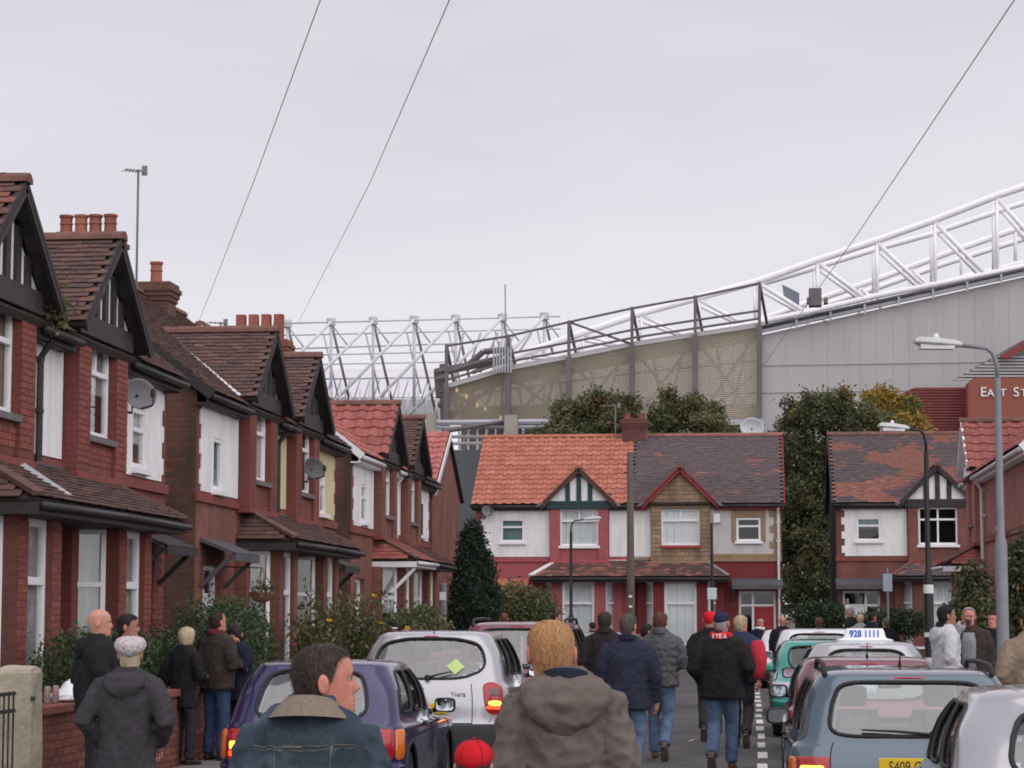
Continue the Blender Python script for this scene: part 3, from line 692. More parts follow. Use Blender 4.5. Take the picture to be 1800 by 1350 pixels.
house('house with orange patched dark roof, black and white gable and toothed white panel', (FX2, FY, 0), 0, -1, F(upper=brick_raw, lower=brick_raw, pier=brick_raw, gpier=brick_raw, side=M('black_side', (.03, .025, .025), .9, .2, 3), overhang=False, pick=clump(.06, .9, 5.3), tiles=(PLAIN, .2, .12, slate_mix), bay_lmull=1, sill=upvc, bay_cur=None, canopy=lead, small_cur=blind, small_bl=.5, downpipe=None, gcur=net), GF)
house('house mostly hidden behind the right hand row, dark patched roof', (FX2, FY, 0), 0, 1, F(upper=brick_raw, lower=brick_raw, pier=brick_raw, gpier=brick_raw, overhang=False, pick=clump(.2), tiles=(PLAIN, .2, .12, slate_mix), nt=60, npt=20, downpipe=None), GF)
RX = 5.5
brick_pinkish = brickmat('fresh_red_brick', (.36, .12, .085), (.30, .10, .07), (.30, .19, .16))
house('brick house on the right with red concrete tiled gable behind the grey lamp post', (RX, 58.2, 0), R(-90), 1, H(W=13.0, bc=2.0, small=(6.9, 7.5, 3.75, 5.0), door=(9.2, 10.3), upper=brick_pinkish, pier=brick_pinkish, lower=brick_pinkish, gpier=brick_pinkish, panel=None, panel2=None, tiles=(ROMAN, .34, .33, tile_red), ptiles=(PLAIN, .2, .13, tile_red), gutter=gutter_w, fascia=upvc, pfascia=upvc, timber=upvc, barge=upvc, downpipe=3.6, dp_mat=gutter_w, canopy=None, near=-1), 'houses along the right side of the street')
# ------------------------------------------------------------------ football stadium behind the houses
white_st = M('white_steel', (.90, .89, .91), .9, .04, 1)
grey_st = M('grey_steel', (.40, .39, .44), .55, .12, .5)
pale_st = M('pale_steel', (.56, .55, .60), .55, .1, .5)
dark_st = M('dark_steel', (.14, .12, .125), .6, .15, .5)
clad = M('grey_cladding', (.44, .425, .425), .6, .05, .15, dirt=((.34, .325, .32), .2, .7), stretch=(2.5, 2.5, .25))
conc = M('concrete', (.33, .29, .26), .9, .15, 1, .2, 10)
slate_w = M('slate_blue_cladding', (.085, .092, .105), .7, .08, .3)
def beige_mat():
    m = bpy.data.materials.new('translucent_sheet'); m.use_nodes = True; t = m.node_tree; t.nodes.clear(); L = t.links.new
    o = t.nodes.new('ShaderNodeOutputMaterial'); d = t.nodes.new('ShaderNodeBsdfPrincipled'); tr = t.nodes.new('ShaderNodeBsdfTransparent'); tl = t.nodes.new('ShaderNodeBsdfTranslucent')
    n = t.nodes.new('ShaderNodeTexNoise'); n.inputs['Scale'].default_value = .5; tc = t.nodes.new('ShaderNodeTexCoord'); L(tc.outputs['Object'], n.inputs[0])
    r = t.nodes.new('ShaderNodeValToRGB'); r.color_ramp.elements[0].color = (.57, .51, .43, 1); r.color_ramp.elements[1].color = (.66, .60, .51, 1); L(n.outputs[0], r.inputs[0])
    L(r.outputs[0], d.inputs['Base Color']); d.inputs['Roughness'].default_value = .5; tl.inputs[0].default_value = (.5, .45, .35, 1); tr.inputs[0].default_value = (.85, .82, .78, 1)
    m1 = t.nodes.new('ShaderNodeMixShader'); m1.inputs[0].default_value = .25; L(d.outputs[0], m1.inputs[1]); L(tl.outputs[0], m1.inputs[2])
    m2 = t.nodes.new('ShaderNodeMixShader'); m2.inputs[0].default_value = .09; L(m1.outputs[0], m2.inputs[1]); L(tr.outputs[0], m2.inputs[2]); L(m2.outputs[0], o.inputs[0])
    return m
beige = beige_mat()
st = thing('football_stadium', 'grey clad football stadium with white tubular roof truss rising behind the houses', 'stadium')
def part(mb, name, mat, par=st, smooth=False, uv=False): return mb.build(name, mat, par, smooth=smooth, uv=uv)
def ln(pts, x):
    for (a, b), (c, d) in zip(pts, pts[1:]):
        if a <= x <= c: return b + (d - b) * (x - a) / (c - a)
    (a, b), (c, d) = pts[-2:]; return b + (d - b) * (x - a) / (c - a)
def tb(a, b, Ya, r, Yb=None, n=8):
    return MB().tube([P(a[0], a[1], Ya), P(b[0], b[1], Yb or Ya)], r, n)
YS = 150.0
ctop = [(1338, 589), (1800, 487), (2100, 421)]
# grey wall in tall sheets
x = 1338.0
while x < 2000:
    x2 = min(x + 29, 2000); m = MB()
    ya, yb_ = ln(ctop, x), ln(ctop, x2); bt = 800
    a0, a1, b1, b0 = P(x + .12, bt, YS), P(x2 - .12, bt, YS), P(x2 - .12, yb_, YS), P(x + .12, ya, YS)
    m.slab([a0, a1, b1, b0], (0, -1, 0), .3)
    part(m, 'cladding_sheet', clad); x = x2
for yy in (620, 668):                         # horizontal lap joints
    part(MB().bar(P(1340, yy + 22, YS - .05), P(2000, yy + 22 - 10, YS - .05), .05, .05), 'lap_joint', clad)
part(MB().bar(P(1335, 582, YS - .3), P(2000, 436, YS - .3), .5, .28), 'gutter', grey_st)
part(tb((1335, 576), (2000, 429), YS - .6, .13), 'handrail', M('dark_rail', (.09, .085, .10), .5, .1, 1), smooth=True)
for i in range(9):
    xx = 1400 + i * 60; part(MB().bar(P(xx, ln(ctop, xx) + 3, YS - .7), P(xx, ln(ctop, xx) - 14, YS - .7), .14, .14), 'rail_post', grey_st)
# translucent bays with posts and braces
px_ = [785, 893, 1000, 1111, 1222, 1335]; tp = [(785, 680), (893, 648), (1000, 628), (1111, 606), (1222, 589), (1335, 572)]; pk = [607, 590, 565, 541, 521, 497]
bot = 745
for i in range(5):
    xa, xb_ = px_[i] + 3, px_[i + 1] - 3; m = MB(); nrow = 34
    ta, tb_ = ln(tp, xa) + 3, ln(tp, xb_) + 3
    vs = []; zb0 = P(900, bot, YS).z
    A, B = P(xa, bot, YS), P(xb_, bot, YS); C, Dd = P(xa, ta, YS), P(xb_, tb_, YS)
    n = 46 if i else 40
    for k in range(2 * n + 1):
        t = k / (2 * n); off = .09 if k % 2 else 0
        vs += [A.lerp(C, t) + Vector((0, off, 0)), B.lerp(Dd, t) + Vector((0, off, 0))]
    m.add(vs, [(2 * k, 2 * k + 1, 2 * k + 3, 2 * k + 2) for k in range(2 * n)]); part(m, 'translucent_panel', beige)
    part(MB().bar(C + Vector((0, -.15, .12)), Dd + Vector((0, -.15, .12)), .35, .3), 'eaves_trim', M('pale_trim', (.5, .49, .5), .6, .1, 1))
    for s_ in ((xa, bot - 5, xb_, tb_ + 8), (xb_, bot - 5, xa, ta + 8), ((xa + xb_) / 2, bot - 3, (xa + xb_) / 2 - 22, (ta + tb_) / 2), ((xa + xb_) / 2 + 5, bot - 3, xb_ - 14, tb_ + 4)):
        part(tb(s_[:2], s_[2:], YS + .55, .11, n=6), 'brace', grey_st)
    for f in (.33, .66): part(MB().bar(A.lerp(C, f) + Vector((0, .5, 0)), B.lerp(Dd, f) + Vector((0, .5, 0)), .12, .1), 'purlin', grey_st)
    for f in (.2, .4, .6, .8): part(MB().bar(A.lerp(B, f) + Vector((0, .4, 0)), C.lerp(Dd, f) + Vector((0, .4, 0)), .05, .05, (0, -1, 0)), 'mullion', grey_st)
part(MB().box(P(780, 800, YS).x, P(1340, 800, YS).x, YS + 9, YS + 9.4, 0, P(1060, 690, YS).z), 'inner_wall', M('inner_wall', (.30, .27, .22), .9, .2, .3))
part(MB().slab([P(780, 690, YS + 9), P(1340, 590, YS + 9), P(1340, 575, YS + .6), P(780, 675, YS + .6)], (0, 0, 1), .3), 'roof_deck', M('roof_deck', (.3, .3, .32), .8, .1, .3))
for i, xx in enumerate(px_):
    tpz = P(xx, pk[i], YS - .5); b_ = P(xx, 752 if i < 5 else 748, YS - .5)
    m = MB().bar(b_, P(xx, ln(tp, xx), YS - .5), .36, .45, (0, -1, 0)); m.bar(P(xx, ln(tp, xx), YS - .5), tpz, .2, .3, (0, -1, 0)); part(m, 'post', dark_st)
    part(MB().bar(tpz, P(xx + 13, ln(tp, xx + 13) - 2, YS + 5), .18, .18), 'post_strut', dark_st)
for k, dy in ((0, 0), (1, 40), (2, 52)):
    for i in range(5):
        f = .0 if k == 0 else 1
        ya = pk[i] + 1 if k == 0 else ln(tp, px_[i]) - (26 if k == 1 else 12); yb_ = pk[i + 1] + 1 if k == 0 else ln(tp, px_[i + 1]) - (26 if k == 1 else 12)
        part(tb((px_[i], ya), (px_[i + 1], yb_), YS - .5, .085, n=6), 'tie_rail', dark_st)
part(tb((1000, 566), (1111, 605), YS - .3, .08, n=6), 'tie_rail', dark_st)
lampm = M('floodlight_glow', (1, .8, .5), .5, 0, 1, emit=(1, .78, .45), estr=3)
for xx, yy in ((803, 686), (820, 697), (853, 719), (839, 713), (880, 735)):
    part(MB().lathe([(.02, -.15), (.08, -.1), (.1, 0), (.07, .12), (.02, .18)], P(xx, yy, YS + .5), 8), 'concourse_lamp', lampm)
# scaffold and walkway below the bays
for yy in (743, 752, 768, 780): part(tb((768, yy), (985, yy - 2), YS - 2, .12 if yy > 745 else .2, n=6), 'walkway_beam', grey_st)
for i in range(13): part(tb((775 + i * 16, 792), (775 + i * 16, 752), YS - 2, .07, n=6), 'walkway_post', pale_st)
for i in range(6): part(tb((775 + i * 32, 790), (795 + i * 32, 755), YS - 1.5, .08, n=6), 'walkway_brace', pale_st)
part(tb((782, 758), (905, 738), YS - 2.5, .16, n=6), 'walkway_beam', dark_st)
part(MB().box(P(765, 800, YS - 1).x, P(1345, 800, YS - 1).x, YS - 1, YS + 2, 0, P(900, 792, YS).z), 'base_wall', slate_w)
part(MB().box(P(600, 800, 120).x, P(1010, 800, 120).x, 120, 125, 0, P(800, 791, 120).z), 'lower_wall', slate_w)
part(MB().box(P(889, 800, YS - 3).x, P(911, 800, YS - 3).x, YS - 3.8, YS - 3, 0, P(900, 731, YS - 3).z), 'concrete_pier', conc)
part(MB().box(P(752, 800, YS - 3).x, P(768, 800, YS - 3).x, YS - 3.8, YS - 3, 0, P(760, 728, YS - 3).z), 'concrete_pier', conc)
part(MB().box(P(1260, 800, YS - 2).x, P(1345, 800, YS - 2).x, YS - 2.4, YS - 1.1, P(1300, 752, YS).z, P(1300, 742, YS).z), 'parapet', grey_st)
# dark end gantry of the stand
for s_ in (((765, 655), (880, 632), .3), ((768, 668), (785, 664), .35), ((770, 690), (785, 688), .25), ((770, 712), (786, 710), .2), ((768, 650), (772, 700), .25), ((778, 640), (780, 760), .22), ((825, 640), (850, 618), .22), ((850, 618), (893, 615), .22), ((830, 655), (895, 630), .15)):
    part(tb(s_[0], s_[1], YS + 1, s_[2], n=6), 'gantry_member', dark_st)
for i in range(7): part(tb((868 + i * 5, 655), (868 + i * 5, 600 + (i % 2) * 10), YS - 1, .06, n=6), 'ladder_rail', grey_st)
part(tb((889, 640), (888, 500), YS + 2, .045, n=6), 'flagpole', M('pole_grey', (.3, .29, .31), .5, .05, 1))
# big white truss
tc_ = [(880, 645), (925, 620), (1010, 590), (1125, 551), (1330, 495), (1435, 458), (1540, 423), (1642, 387), (1752, 344), (1800, 328), (2000, 258)]
def chord(name, pts, Y, r, dY=0, par=st):
    return part(MB().tube([P(a, b, Y + dY * i) for i, (a, b) in enumerate(pts)], r, 12), name, white_st, par, True)
trs = thing('roof_truss', 'big white tubular roof truss climbing to the right above grey stadium wall', 'truss')
YT = 160.0
chord('top_chord', tc_, YT, .255, par=trs)
chord('top_chord', [(1330, 502), (1435, 470), (1540, 438), (1642, 410), (1752, 372), (2000, 292)], YT + 5, .2, par=trs)
bc_ = [(880, 652), (1010, 628), (1125, 606), (1330, 567), (1435, 545), (1540, 520), (1642, 500), (1752, 478), (2000, 425)]
chord('bottom_chord', bc_, YT, .2, par=trs)
vx = [930, 1024, 1127, 1228, 1333, 1437, 1541, 1643, 1752, 1870]
for i, xx in enumerate(vx):
    part(tb((xx, ln(tc_, xx)), (xx + 1, ln(bc_, xx) + 6), YT, .14 if xx > 1200 else .12), 'truss_post', white_st, trs, True)
    if i < len(vx) - 1:
        x2 = xx + (vx[i + 1] - xx) * .84; part(tb((xx, ln(tc_, xx) + 3), (x2, ln(bc_, x2) + 4), YT, .165 if xx > 1200 else .13), 'truss_diagonal', white_st, trs, True)
        part(tb((xx - 5, ln(tc_, xx) + 12), (x2 - 14, ln(bc_, x2) + 2), YT + 5, .12), 'truss_diagonal', white_st, trs, True)
    part(tb((xx - 6, ln(tc_, xx) + 8), (xx - 6, ln(bc_, xx) + 4), YT + 5, .1), 'truss_post', white_st, trs, True)
# second truss further back, lower in the picture
t2a = [(1250, 590), (1335, 563), (1420, 532), (1540, 492), (1660, 447), (1800, 398), (2000, 330)]; t2b = [(1335, 575), (1420, 545), (1540, 507), (1660, 464), (1800, 420), (2000, 355)]
chord('top_chord', t2a, 205, .28, par=trs); chord('top_chord', t2b, 210, .25, par=trs)
chord('bottom_chord', [(1420, 560), (1540, 535), (1700, 485), (1800, 462), (2000, 410)], 205, .25, par=trs)
for i, xx in enumerate((1420, 1510, 1600, 1690, 1785)):
    part(tb((xx, ln(t2a, xx)), (xx, ln(t2a, xx) + 55), 205, .16), 'truss_post', white_st, trs, True)
    part(tb((xx, ln(t2a, xx) + 2), (xx + 40, ln(t2a, xx) + 40), 205, .18), 'truss_diagonal', white_st, trs, True)
part(MB().box(P(1424, 700, 149).x, P(1446, 700, 149).x, 148, 149.2, P(1435, 540, 149).z, P(1435, 510, 149).z).box(P(1420, 700, 149).x, P(1425, 700, 149).x, 148, 149, P(1435, 535, 149).z, P(1435, 526, 149).z).box(P(1450, 700, 149).x, P(1457, 700, 149).x, 148, 149, P(1435, 536, 149).z, P(1435, 527, 149).z), 'camera_gantry', dark_st)
part(MB().slab([P(1375, 500, 170), P(1405, 515, 170), P(1405, 545, 170), P(1378, 520, 170)], (0, -1, 0), .4), 'roof_sail', M('blue_grey_sheet', (.2, .22, .27), .6, .1, 1))
# far stand: grey masts and rakers
far = thing('mast_roof', 'row of grey steel masts and slanting rakers over the far stand', 'steel roof')
pkx = [(505, 569), (582, 566), (656, 564), (728, 562), (801, 560), (883, 558), (957, 556)]
YM = 235.0
for i, (xx, yy) in enumerate(pkx):
    part(tb((xx, yy), (xx, 715), YM, .16), 'mast', pale_st, far, True)
    part(tb((xx, yy), (xx + 40, 735), YM + 3, .14), 'back_stay', dark_st, far, True)
    part(tb((xx - 13, yy + 22), (xx + 12, yy + 130), YM + 6, .09), 'back_stay', grey_st, far, True)
    if i > 0: part(tb((xx, yy), (xx - 175, 741), YM - 4, .17), 'raker', M('light_steel', (.66, .65, .69), .5, .06, 1), far, True)
    part(tb((xx, yy + 3), (xx + 32, yy + 45), YM, .08), 'tie', grey_st, far, True)
    part(MB().lathe([(.2, -.5), (.5, -.35), (.5, .35), (.2, .5)], P(xx, yy, YM), 10), 'mast_head', pale_st, far)
for k, (ya, yb_, r) in enumerate(((569, 556, .09), (590, 578, .08), (614, 604, .1), (626, 618, .08), (642, 636, .08), (667, 663, .12), (700, 698, .09), (712, 712, .08))):
    part(tb((480, ya), (985 if k < 2 else 800, yb_), YM - 2 + k * 3, r, n=6), 'long_rail', pale_st, far, True)
for i in range(14):
    xx = 560 + i * 17; part(tb((xx, 735), (xx + 6, 690 - (i % 3) * 8), YM - 8, .1, n=6), 'strut', pale_st, far, True)
    part(tb((xx, 735), (xx + 22, 668), YM + 12, .09, n=6), 'strut', grey_st, far, True)
for i in range(5):
    part(tb((800 + i * 22, 655), (815 + i * 30, 585), YM - 3, .12, n=6), 'strut', grey_st, far, True)
part(MB().slab([P(500, 735, 265), P(790, 735, 265), P(790, 648, 285), P(500, 650, 285)], (0, -1, .2), .4), 'roof_sheet', M('pale_roof_sheet', (.62, .61, .65), .7, .05, .2), far)
part(MB().slab([P(540, 770, 240), P(790, 770, 240), P(790, 702, 242), P(540, 700, 242)], (0, -1, .2), .4), 'lower_stand', M('stand_grey', (.36, .36, .37), .7, .2, .15), far)
# red entrance block with sign
redclad = M('dark_red_cladding', (.21, .045, .045), .6, .08, 1)
rb = thing('entrance_block', 'dark red ribbed entrance block under the grey stadium wall', 'building')
m = MB(); A, B, C, Dd = P(1585, 770, 140), P(1702, 770, 140), P(1702, 681, 140), P(1608, 681, 140); 
m.slab([A, B, C, Dd, P(1585, 692, 140)], (0, -1, 0), 6); m.build('core', redclad, rb)
for i in range(17):
    yy = 684 + i * 5; xl = 1586 if yy > 692 else 1608 - (yy - 681) * 2
    MB().bar(P(xl, yy, 139.95), P(1702, yy, 139.95), .12, .09).build('ridge_rib', redclad, rb)
sg = thing('stand_sign', 'terracotta sign wall with white EAST STAND lettering', 'sign')
tcw = M('terracotta_wall', (.27, .08, .055), .7, .06, .8)
MB().slab([P(1702, 775, 138), P(2000, 775, 138), P(2000, 664, 138), P(1712, 664, 138), P(1702, 672, 138)], (0, -1, 0), 2).build('panel', tcw, sg)
def text(s_, size, name, mat, par, Mx, ext=.01, align='LEFT', space=1.0):
    c = bpy.data.curves.new(name, 'FONT'); c.body = s_; c.size = size; c.extrude = ext; c.align_x = align; c.space_character = space
    o = bpy.data.objects.new(name, c); COL.objects.link(o)
    dg = bpy.context.evaluated_depsgraph_get(); me = bpy.data.meshes.new_from_object(o.evaluated_get(dg)); bpy.data.objects.remove(o)
    me.materials.clear(); me.materials.append(mat); q = bpy.data.objects.new(name, me); COL.objects.link(q); q.parent = par; q.matrix_basis = Mx; return q
TEXTS = []
def deftext(*a, **k): TEXTS.append((a, k))
wl = M('white_letter', (.85, .85, .85), .5, .02, 3)
sc = 138 / 4000
for s_, xx, sz in (('E', 1723, 17), ('AST', 1735, 13.6), ('S', 1781, 17), ('TAND', 1794, 13.6)):
    p_ = P(xx, 697, 137.93)
    deftext(s_, sz * sc * 1.38, 'letter', wl, sg, Matrix.Translation(p_) @ Matrix.Rotation(R(90), 4, 'X'), .05, space=1.05)
lv = thing('louvre_wall', 'grey horizontal louvres above the terracotta sign wall', 'louvres')
MB().slab([P(1675, 668, 143), P(2000, 668, 143), P(2000, 560, 143), P(1815, 588, 143)], (0, -1, 0), .3).build('backing', M('louvre_dark', (.16, .155, .15), .7, .1, 1), lv)
for i in range(8):
    yy = 667 - i * 5.6; MB().bar(P(1676 + i * 11, yy, 142.7), P(2000, yy, 142.7), .3, .12).build('slat', M('louvre_pale', (.42, .42, .41), .6, .05, 1), lv)
MB().slab([P(1755, 628, 142), P(1815, 590, 142), P(1830, 598, 142), P(1772, 630, 142)], (0, -1, 0), .4).build('red_fascia', M('fascia_red', (.22, .04, .04), .6, .1, 1), lv)

# brick gable house beyond the left row
gh_ = thing('gable_house', 'brick gable end house with pale red roof behind the last left house', 'house')
gx = PX(785, 63.1)
MB().add([(gx, 60.2, 0), (gx, 66, 0), (gx, 66, 5.2), (gx, 63.1, 6.85), (gx, 60.2, 5.2), (gx - 8, 60.2, 0), (gx - 8, 66, 0), (gx - 8, 66, 5.2), (gx - 8, 63.1, 6.85), (gx - 8, 60.2, 5.2)],
         [(0, 1, 2, 3, 4), (5, 0, 4, 9), (1, 6, 7, 2), (9, 8, 7, 6, 5)]).build('wall', brick_raw, gh_, uv=True)
ro = MB(); s1 = 1.65 / 2.9; nn = Vector((0, -s1, 1)).normalized(); vv = Vector((0, 1, s1)).normalized()
ro.slab([(gx - 8, 59.95, 5.2 - .25 * s1), (gx + .1, 59.95, 5.2 - .25 * s1), (gx + .1, 63.1, 6.87), (gx - 8, 63.1, 6.87)], nn, .08); ro.slab([(gx - 8, 63.1, 6.87), (gx + .1, 63.1, 6.87), (gx + .1, 66.2, 5.1), (gx - 8, 66.2, 5.1)], Vector((0, s1, 1)).normalized(), .08)
r_ = ro.build('roof', dbase['under'], gh_)
pink_tile = [M('pink_tile_%d' % i, c, .85, .1, 9, rnd=.1) for i, c in enumerate([(.42, .14, .12), (.38, .125, .11)])]
instances(r_, 'roof_tile', tile_base(ROMAN, .34, .33), pink_tile, tile_frames((gx - .1, 59.93, 5.2 - .26 * s1), (-1, 0, 0), vv, nn, 3.2, 3.55, lambda a, b: True, .34, .33, False), 120, 'roof_tiles')
MB().bar((gx + .12, 59.95, 5.0), (gx + .12, 63.1, 6.8), .04, .16).build('verge_board', gutter_w, gh_)
MB().box(gx - 2.5, gx - 1.9, 62.8, 63.5, 6.4, 7.6).build('chimney', brick_raw, r_, uv=True)
# ------------------------------------------------------------------ vegetation
def leafmat(name, c, var=.3, trans=.25):
    if name in MATS: return MATS[name]
    m = M(name, c, .6, var, 3.0); t = m.node_tree
    b = t.nodes['Principled BSDF']; o = t.nodes['Material Output']; tl = t.nodes.new('ShaderNodeBsdfTranslucent'); mx = t.nodes.new('ShaderNodeMixShader'); mx.inputs[0].default_value = trans
    tl.inputs[0].default_value = tuple(x * 1.2 for x in c) + (1,); t.links.new(b.outputs[0], mx.inputs[1]); t.links.new(tl.outputs[0], mx.inputs[2]); t.links.new(mx.outputs[0], o.inputs[0]); return m
gl = [leafmat('leaf_dark', (.052, .062, .032)), leafmat('leaf_mid', (.10, .112, .05)), leafmat('leaf_olive', (.17, .16, .07)), leafmat('leaf_rust', (.17, .10, .04))]
yl = [leafmat('leaf_yellow', (.33, .23, .05)), leafmat('leaf_gold', (.28, .17, .03)), leafmat('leaf_mid', (.10, .112, .05))]
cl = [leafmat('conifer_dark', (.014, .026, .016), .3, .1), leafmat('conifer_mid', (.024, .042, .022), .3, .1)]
hl = [leafmat('hedge_dark', (.03, .05, .024)), leafmat('hedge_mid', (.05, .078, .034)), leafmat('hedge_pale', (.085, .11, .05))]
bark = M('bark', (.09, .07, .05), .95, .25, 8, .5, 20)
def leaves(blobs, n, size, mats, weights=None, rng=None, aspect=1.7, shell=.55, droop=0):
    """blobs: (cx,cy,cz, rx,ry,rz). leaf quads spread through each blob, denser to its skin, gathered in sprays"""
    rng = rng or np.random.default_rng(1); blobs = np.array(blobs, float)
    vol = blobs[:, 3] * blobs[:, 4] * blobs[:, 5]; pr = vol ** .8; pr /= pr.sum()
    ns = max(1, n // 9); bi = rng.choice(len(blobs), ns, p=pr)
    d = rng.normal(size=(ns, 3)); d /= np.linalg.norm(d, axis=1)[:, None]
    r = rng.uniform(shell ** 2, 1.12, ns) ** .5
    c = blobs[bi, :3] + d * r[:, None] * blobs[bi, 3:6]
    cen = np.repeat(c, 9, 0) + rng.normal(size=(ns * 9, 3)) * size * 1.5
    N = len(cen); a = rng.normal(size=(N, 3)); a[:, 2] -= droop; a /= np.linalg.norm(a, axis=1)[:, None]; b = rng.normal(size=(N, 3)); b -= (a * b).sum(1)[:, None] * a; b /= np.linalg.norm(b, axis=1)[:, None]
    s_ = size * rng.uniform(.6, 1.35, N)[:, None]
    V = np.stack([cen - a * s_ * aspect * .5, cen + b * s_ * .42, cen + a * s_ * aspect * .5, cen - b * s_ * .42], 1).reshape(-1, 3)
    m = MB(); m.v = [tuple(p) for p in V]; m.f = [(4 * i, 4 * i + 1, 4 * i + 2, 4 * i + 3) for i in range(N)]
    k = rng.choice(len(mats), ns, p=weights)
    kb = rng.choice(len(mats), len(blobs), p=weights); k = np.where(rng.random(ns) < .5, kb[bi], k); m.mi = [int(q) for q in np.repeat(k, 9)]
    return m
def tree(label, base, blobs, n, size, mats, weights=None, group=None, seed=1, name='broadleaf_tree'):
    rng = np.random.default_rng(seed); base = Vector(base)
    root = thing(name, label, 'tree', base, 0, group)
    loc = [(b[0] - base.x, b[1] - base.y, b[2] - base.z) + tuple(b[3:]) for b in blobs]
    sub = []
    for b in loc:                                  # smaller boughs break up the outline
        sub.append(b[:3] + tuple(q * .62 for q in b[3:]))
        for k in range(12):
            d = rng.normal(size=3); d /= np.linalg.norm(d); q = rng.uniform(.16, .42)
            sub.append((b[0] + d[0] * b[3] * 1.05, b[1] + d[1] * b[4] * 1.05, b[2] + d[2] * b[5] * 1.1, b[3] * q, b[4] * q, b[5] * q * .8))
    leaves(sub, n, size, mats, weights, rng, shell=.15).build('crown', mats, root)
    top = max(b[2] for b in loc); mid = Vector((np.mean([b[0] for b in loc]), np.mean([b[1] for b in loc]), 0))
    h1 = top * .45; t = MB(); t.tube([(0, 0, -.1), (mid.x * .2, mid.y * .2, h1 * .5), (mid.x * .5, mid.y * .5, h1), (mid.x, mid.y, top)], [top * .03, top * .024, top * .018, top * .005], 8)
    for b in loc:
        s_ = Vector((mid.x * .4, mid.y * .4, h1 * random.uniform(.6, 1))); e = Vector(b[:3]); k = s_.lerp(e, .5) + Vector((0, 0, .2))
        t.tube([s_, k, e], [top * .014, top * .009, top * .003], 6)
    t.build('trunk', bark, root, smooth=True); return root
def blob_px(lst, Y, dep=1.0):         # (px, py, rx_px, ry_px, dY)
    o = []
    for x, y, rx, ry, dy in lst:
        p_ = P(x, y, Y + dy); k = (Y + dy) / FPX; o.append((p_.x, p_.y, p_.z, rx * k, rx * k * dep, ry * k))
    return o
GT = 'trees behind the far houses'
b = blob_px([(985, 750, 28, 26, 0), (1020, 725, 34, 26, 1), (1055, 712, 30, 22, 0), (1090, 725, 30, 25, -1), (1120, 752, 25, 22, 0), (1050, 760, 60, 30, 0), (1000, 790, 60, 40, 0), (1100, 790, 60, 40, 0)], 96)
tree('dark green tree rising behind the orange roof, left of the chimney', (PX(1050, 96), 96, 0), b, 46000, .10, gl, [.28, .37, .25, .10], GT, 3)
b = blob_px([(1160, 745, 28, 28, 0), (1185, 718, 26, 24, 0), (1215, 725, 28, 22, 0), (1245, 745, 26, 25, 0), (1200, 765, 60, 35, 0), (1270, 775, 25, 20, 0)], 97)
tree('dark green tree rising behind the mottled slate roof, right of the chimney', (PX(1200, 97), 97, 0), b, 38000, .10, gl, [.28, .37, .25, .10], GT, 4)
b = blob_px([(1405, 790, 26, 45, 0), (1430, 735, 30, 32, 0), (1465, 712, 22, 24, 1), (1485, 715, 18, 24, 0), (1500, 745, 36, 34, 0), (1545, 755, 35, 28, 1), (1425, 840, 42, 60, 0), (1470, 800, 50, 60, 1), (1410, 910, 38, 55, 0), (1440, 990, 45, 60, -1), (1425, 950, 50, 60, 0), (1400, 1030, 22, 40, -1), (1372, 830, 24, 60, 2), (1374, 930, 24, 60, 2), (1376, 1020, 24, 60, 2), (1388, 860, 18, 60, 1), (1392, 960, 20, 60, 1), (1395, 740, 20, 30, 1), (1465, 1010, 30, 60, 1), (1462, 900, 30, 60, 1)], 88)
tree('tall dark tree filling the gap between the two far house pairs', (PX(1430, 88), 88, 0), b, 95000, .095, gl, [.36, .38, .18, .08], GT, 5)
b = blob_px([(1540, 715, 22, 24, 0), (1565, 705, 20, 18, 0), (1590, 725, 20, 22, 0), (1575, 745, 34, 22, 0), (1612, 752, 20, 12, 0)], 93)
tree('yellow autumn tree between the dark tree and the red entrance block', (PX(1570, 93), 93, 0), b, 17000, .10, yl, [.5, .35, .15], GT, 6)
# conifer
cx, cy = PX(832, 58.8), 58.8
root = thing('conifer', 'tall dense dark conifer at the end of the left row', 'tree', (cx, cy, .1))
cb = []
for z, r_ in ((.5, .66), (.95, .7), (1.4, .7), (1.85, .68), (2.3, .62), (2.75, .54), (3.15, .44), (3.5, .32), (3.75, .2)):
    cb += [(random.uniform(-.03, .03), random.uniform(-.03, .03), z * 1.0, r_ * .92, r_ * .92, .42)]
leaves(cb, 46000, .045, cl, None, np.random.default_rng(9), 2.6, .82, -.9).build('crown', cl, root)
MB().lathe([(.3, .2), (.55, .6), (.58, 1.2), (.56, 1.9), (.48, 2.6), (.34, 3.2), (.12, 3.7)], (0, 0, 0), 18).build('inner_core', cl[0], root)  # added solid core in dark leaf colour, stops the crown being see-through
MB().tube([(0, 0, -.1), (0, 0, 3.4)], [.11, .03], 8).build('trunk', bark, root)
def bush(label, blobs, n, size, mats, weights=None, seed=2, name='garden_bush', group='garden bushes and hedges', z=.1, cat='bush'):
    bx = np.mean([b[0] for b in blobs]); by = np.mean([b[1] for b in blobs]); root = thing(name, label, cat, (bx, by, z), 0, group)
    loc = [(b[0] - bx, b[1] - by, b[2] - z) + tuple(b[3:]) for b in blobs]
    leaves(loc, n, size, mats, weights, np.random.default_rng(seed), shell=.7).build('foliage', mats, root)
    s_ = MB()
    for b in loc: s_.tube([(b[0] * .3, b[1] * .3, -.05), (b[0] * .8, b[1] * .8, b[2] * .7), b[:3]], [.025, .018, .006], 5)
    s_.build('stem', bark, root); return root
def hb(Y0, Y1, X, zt, w, n):
    return [(X + random.uniform(-.08, .08), Y0 + (Y1 - Y0) * (i + .5) / n, zt * .55 + random.uniform(-.05, .08), w, (Y1 - Y0) / n * .75, zt * .5) for i in range(n)]
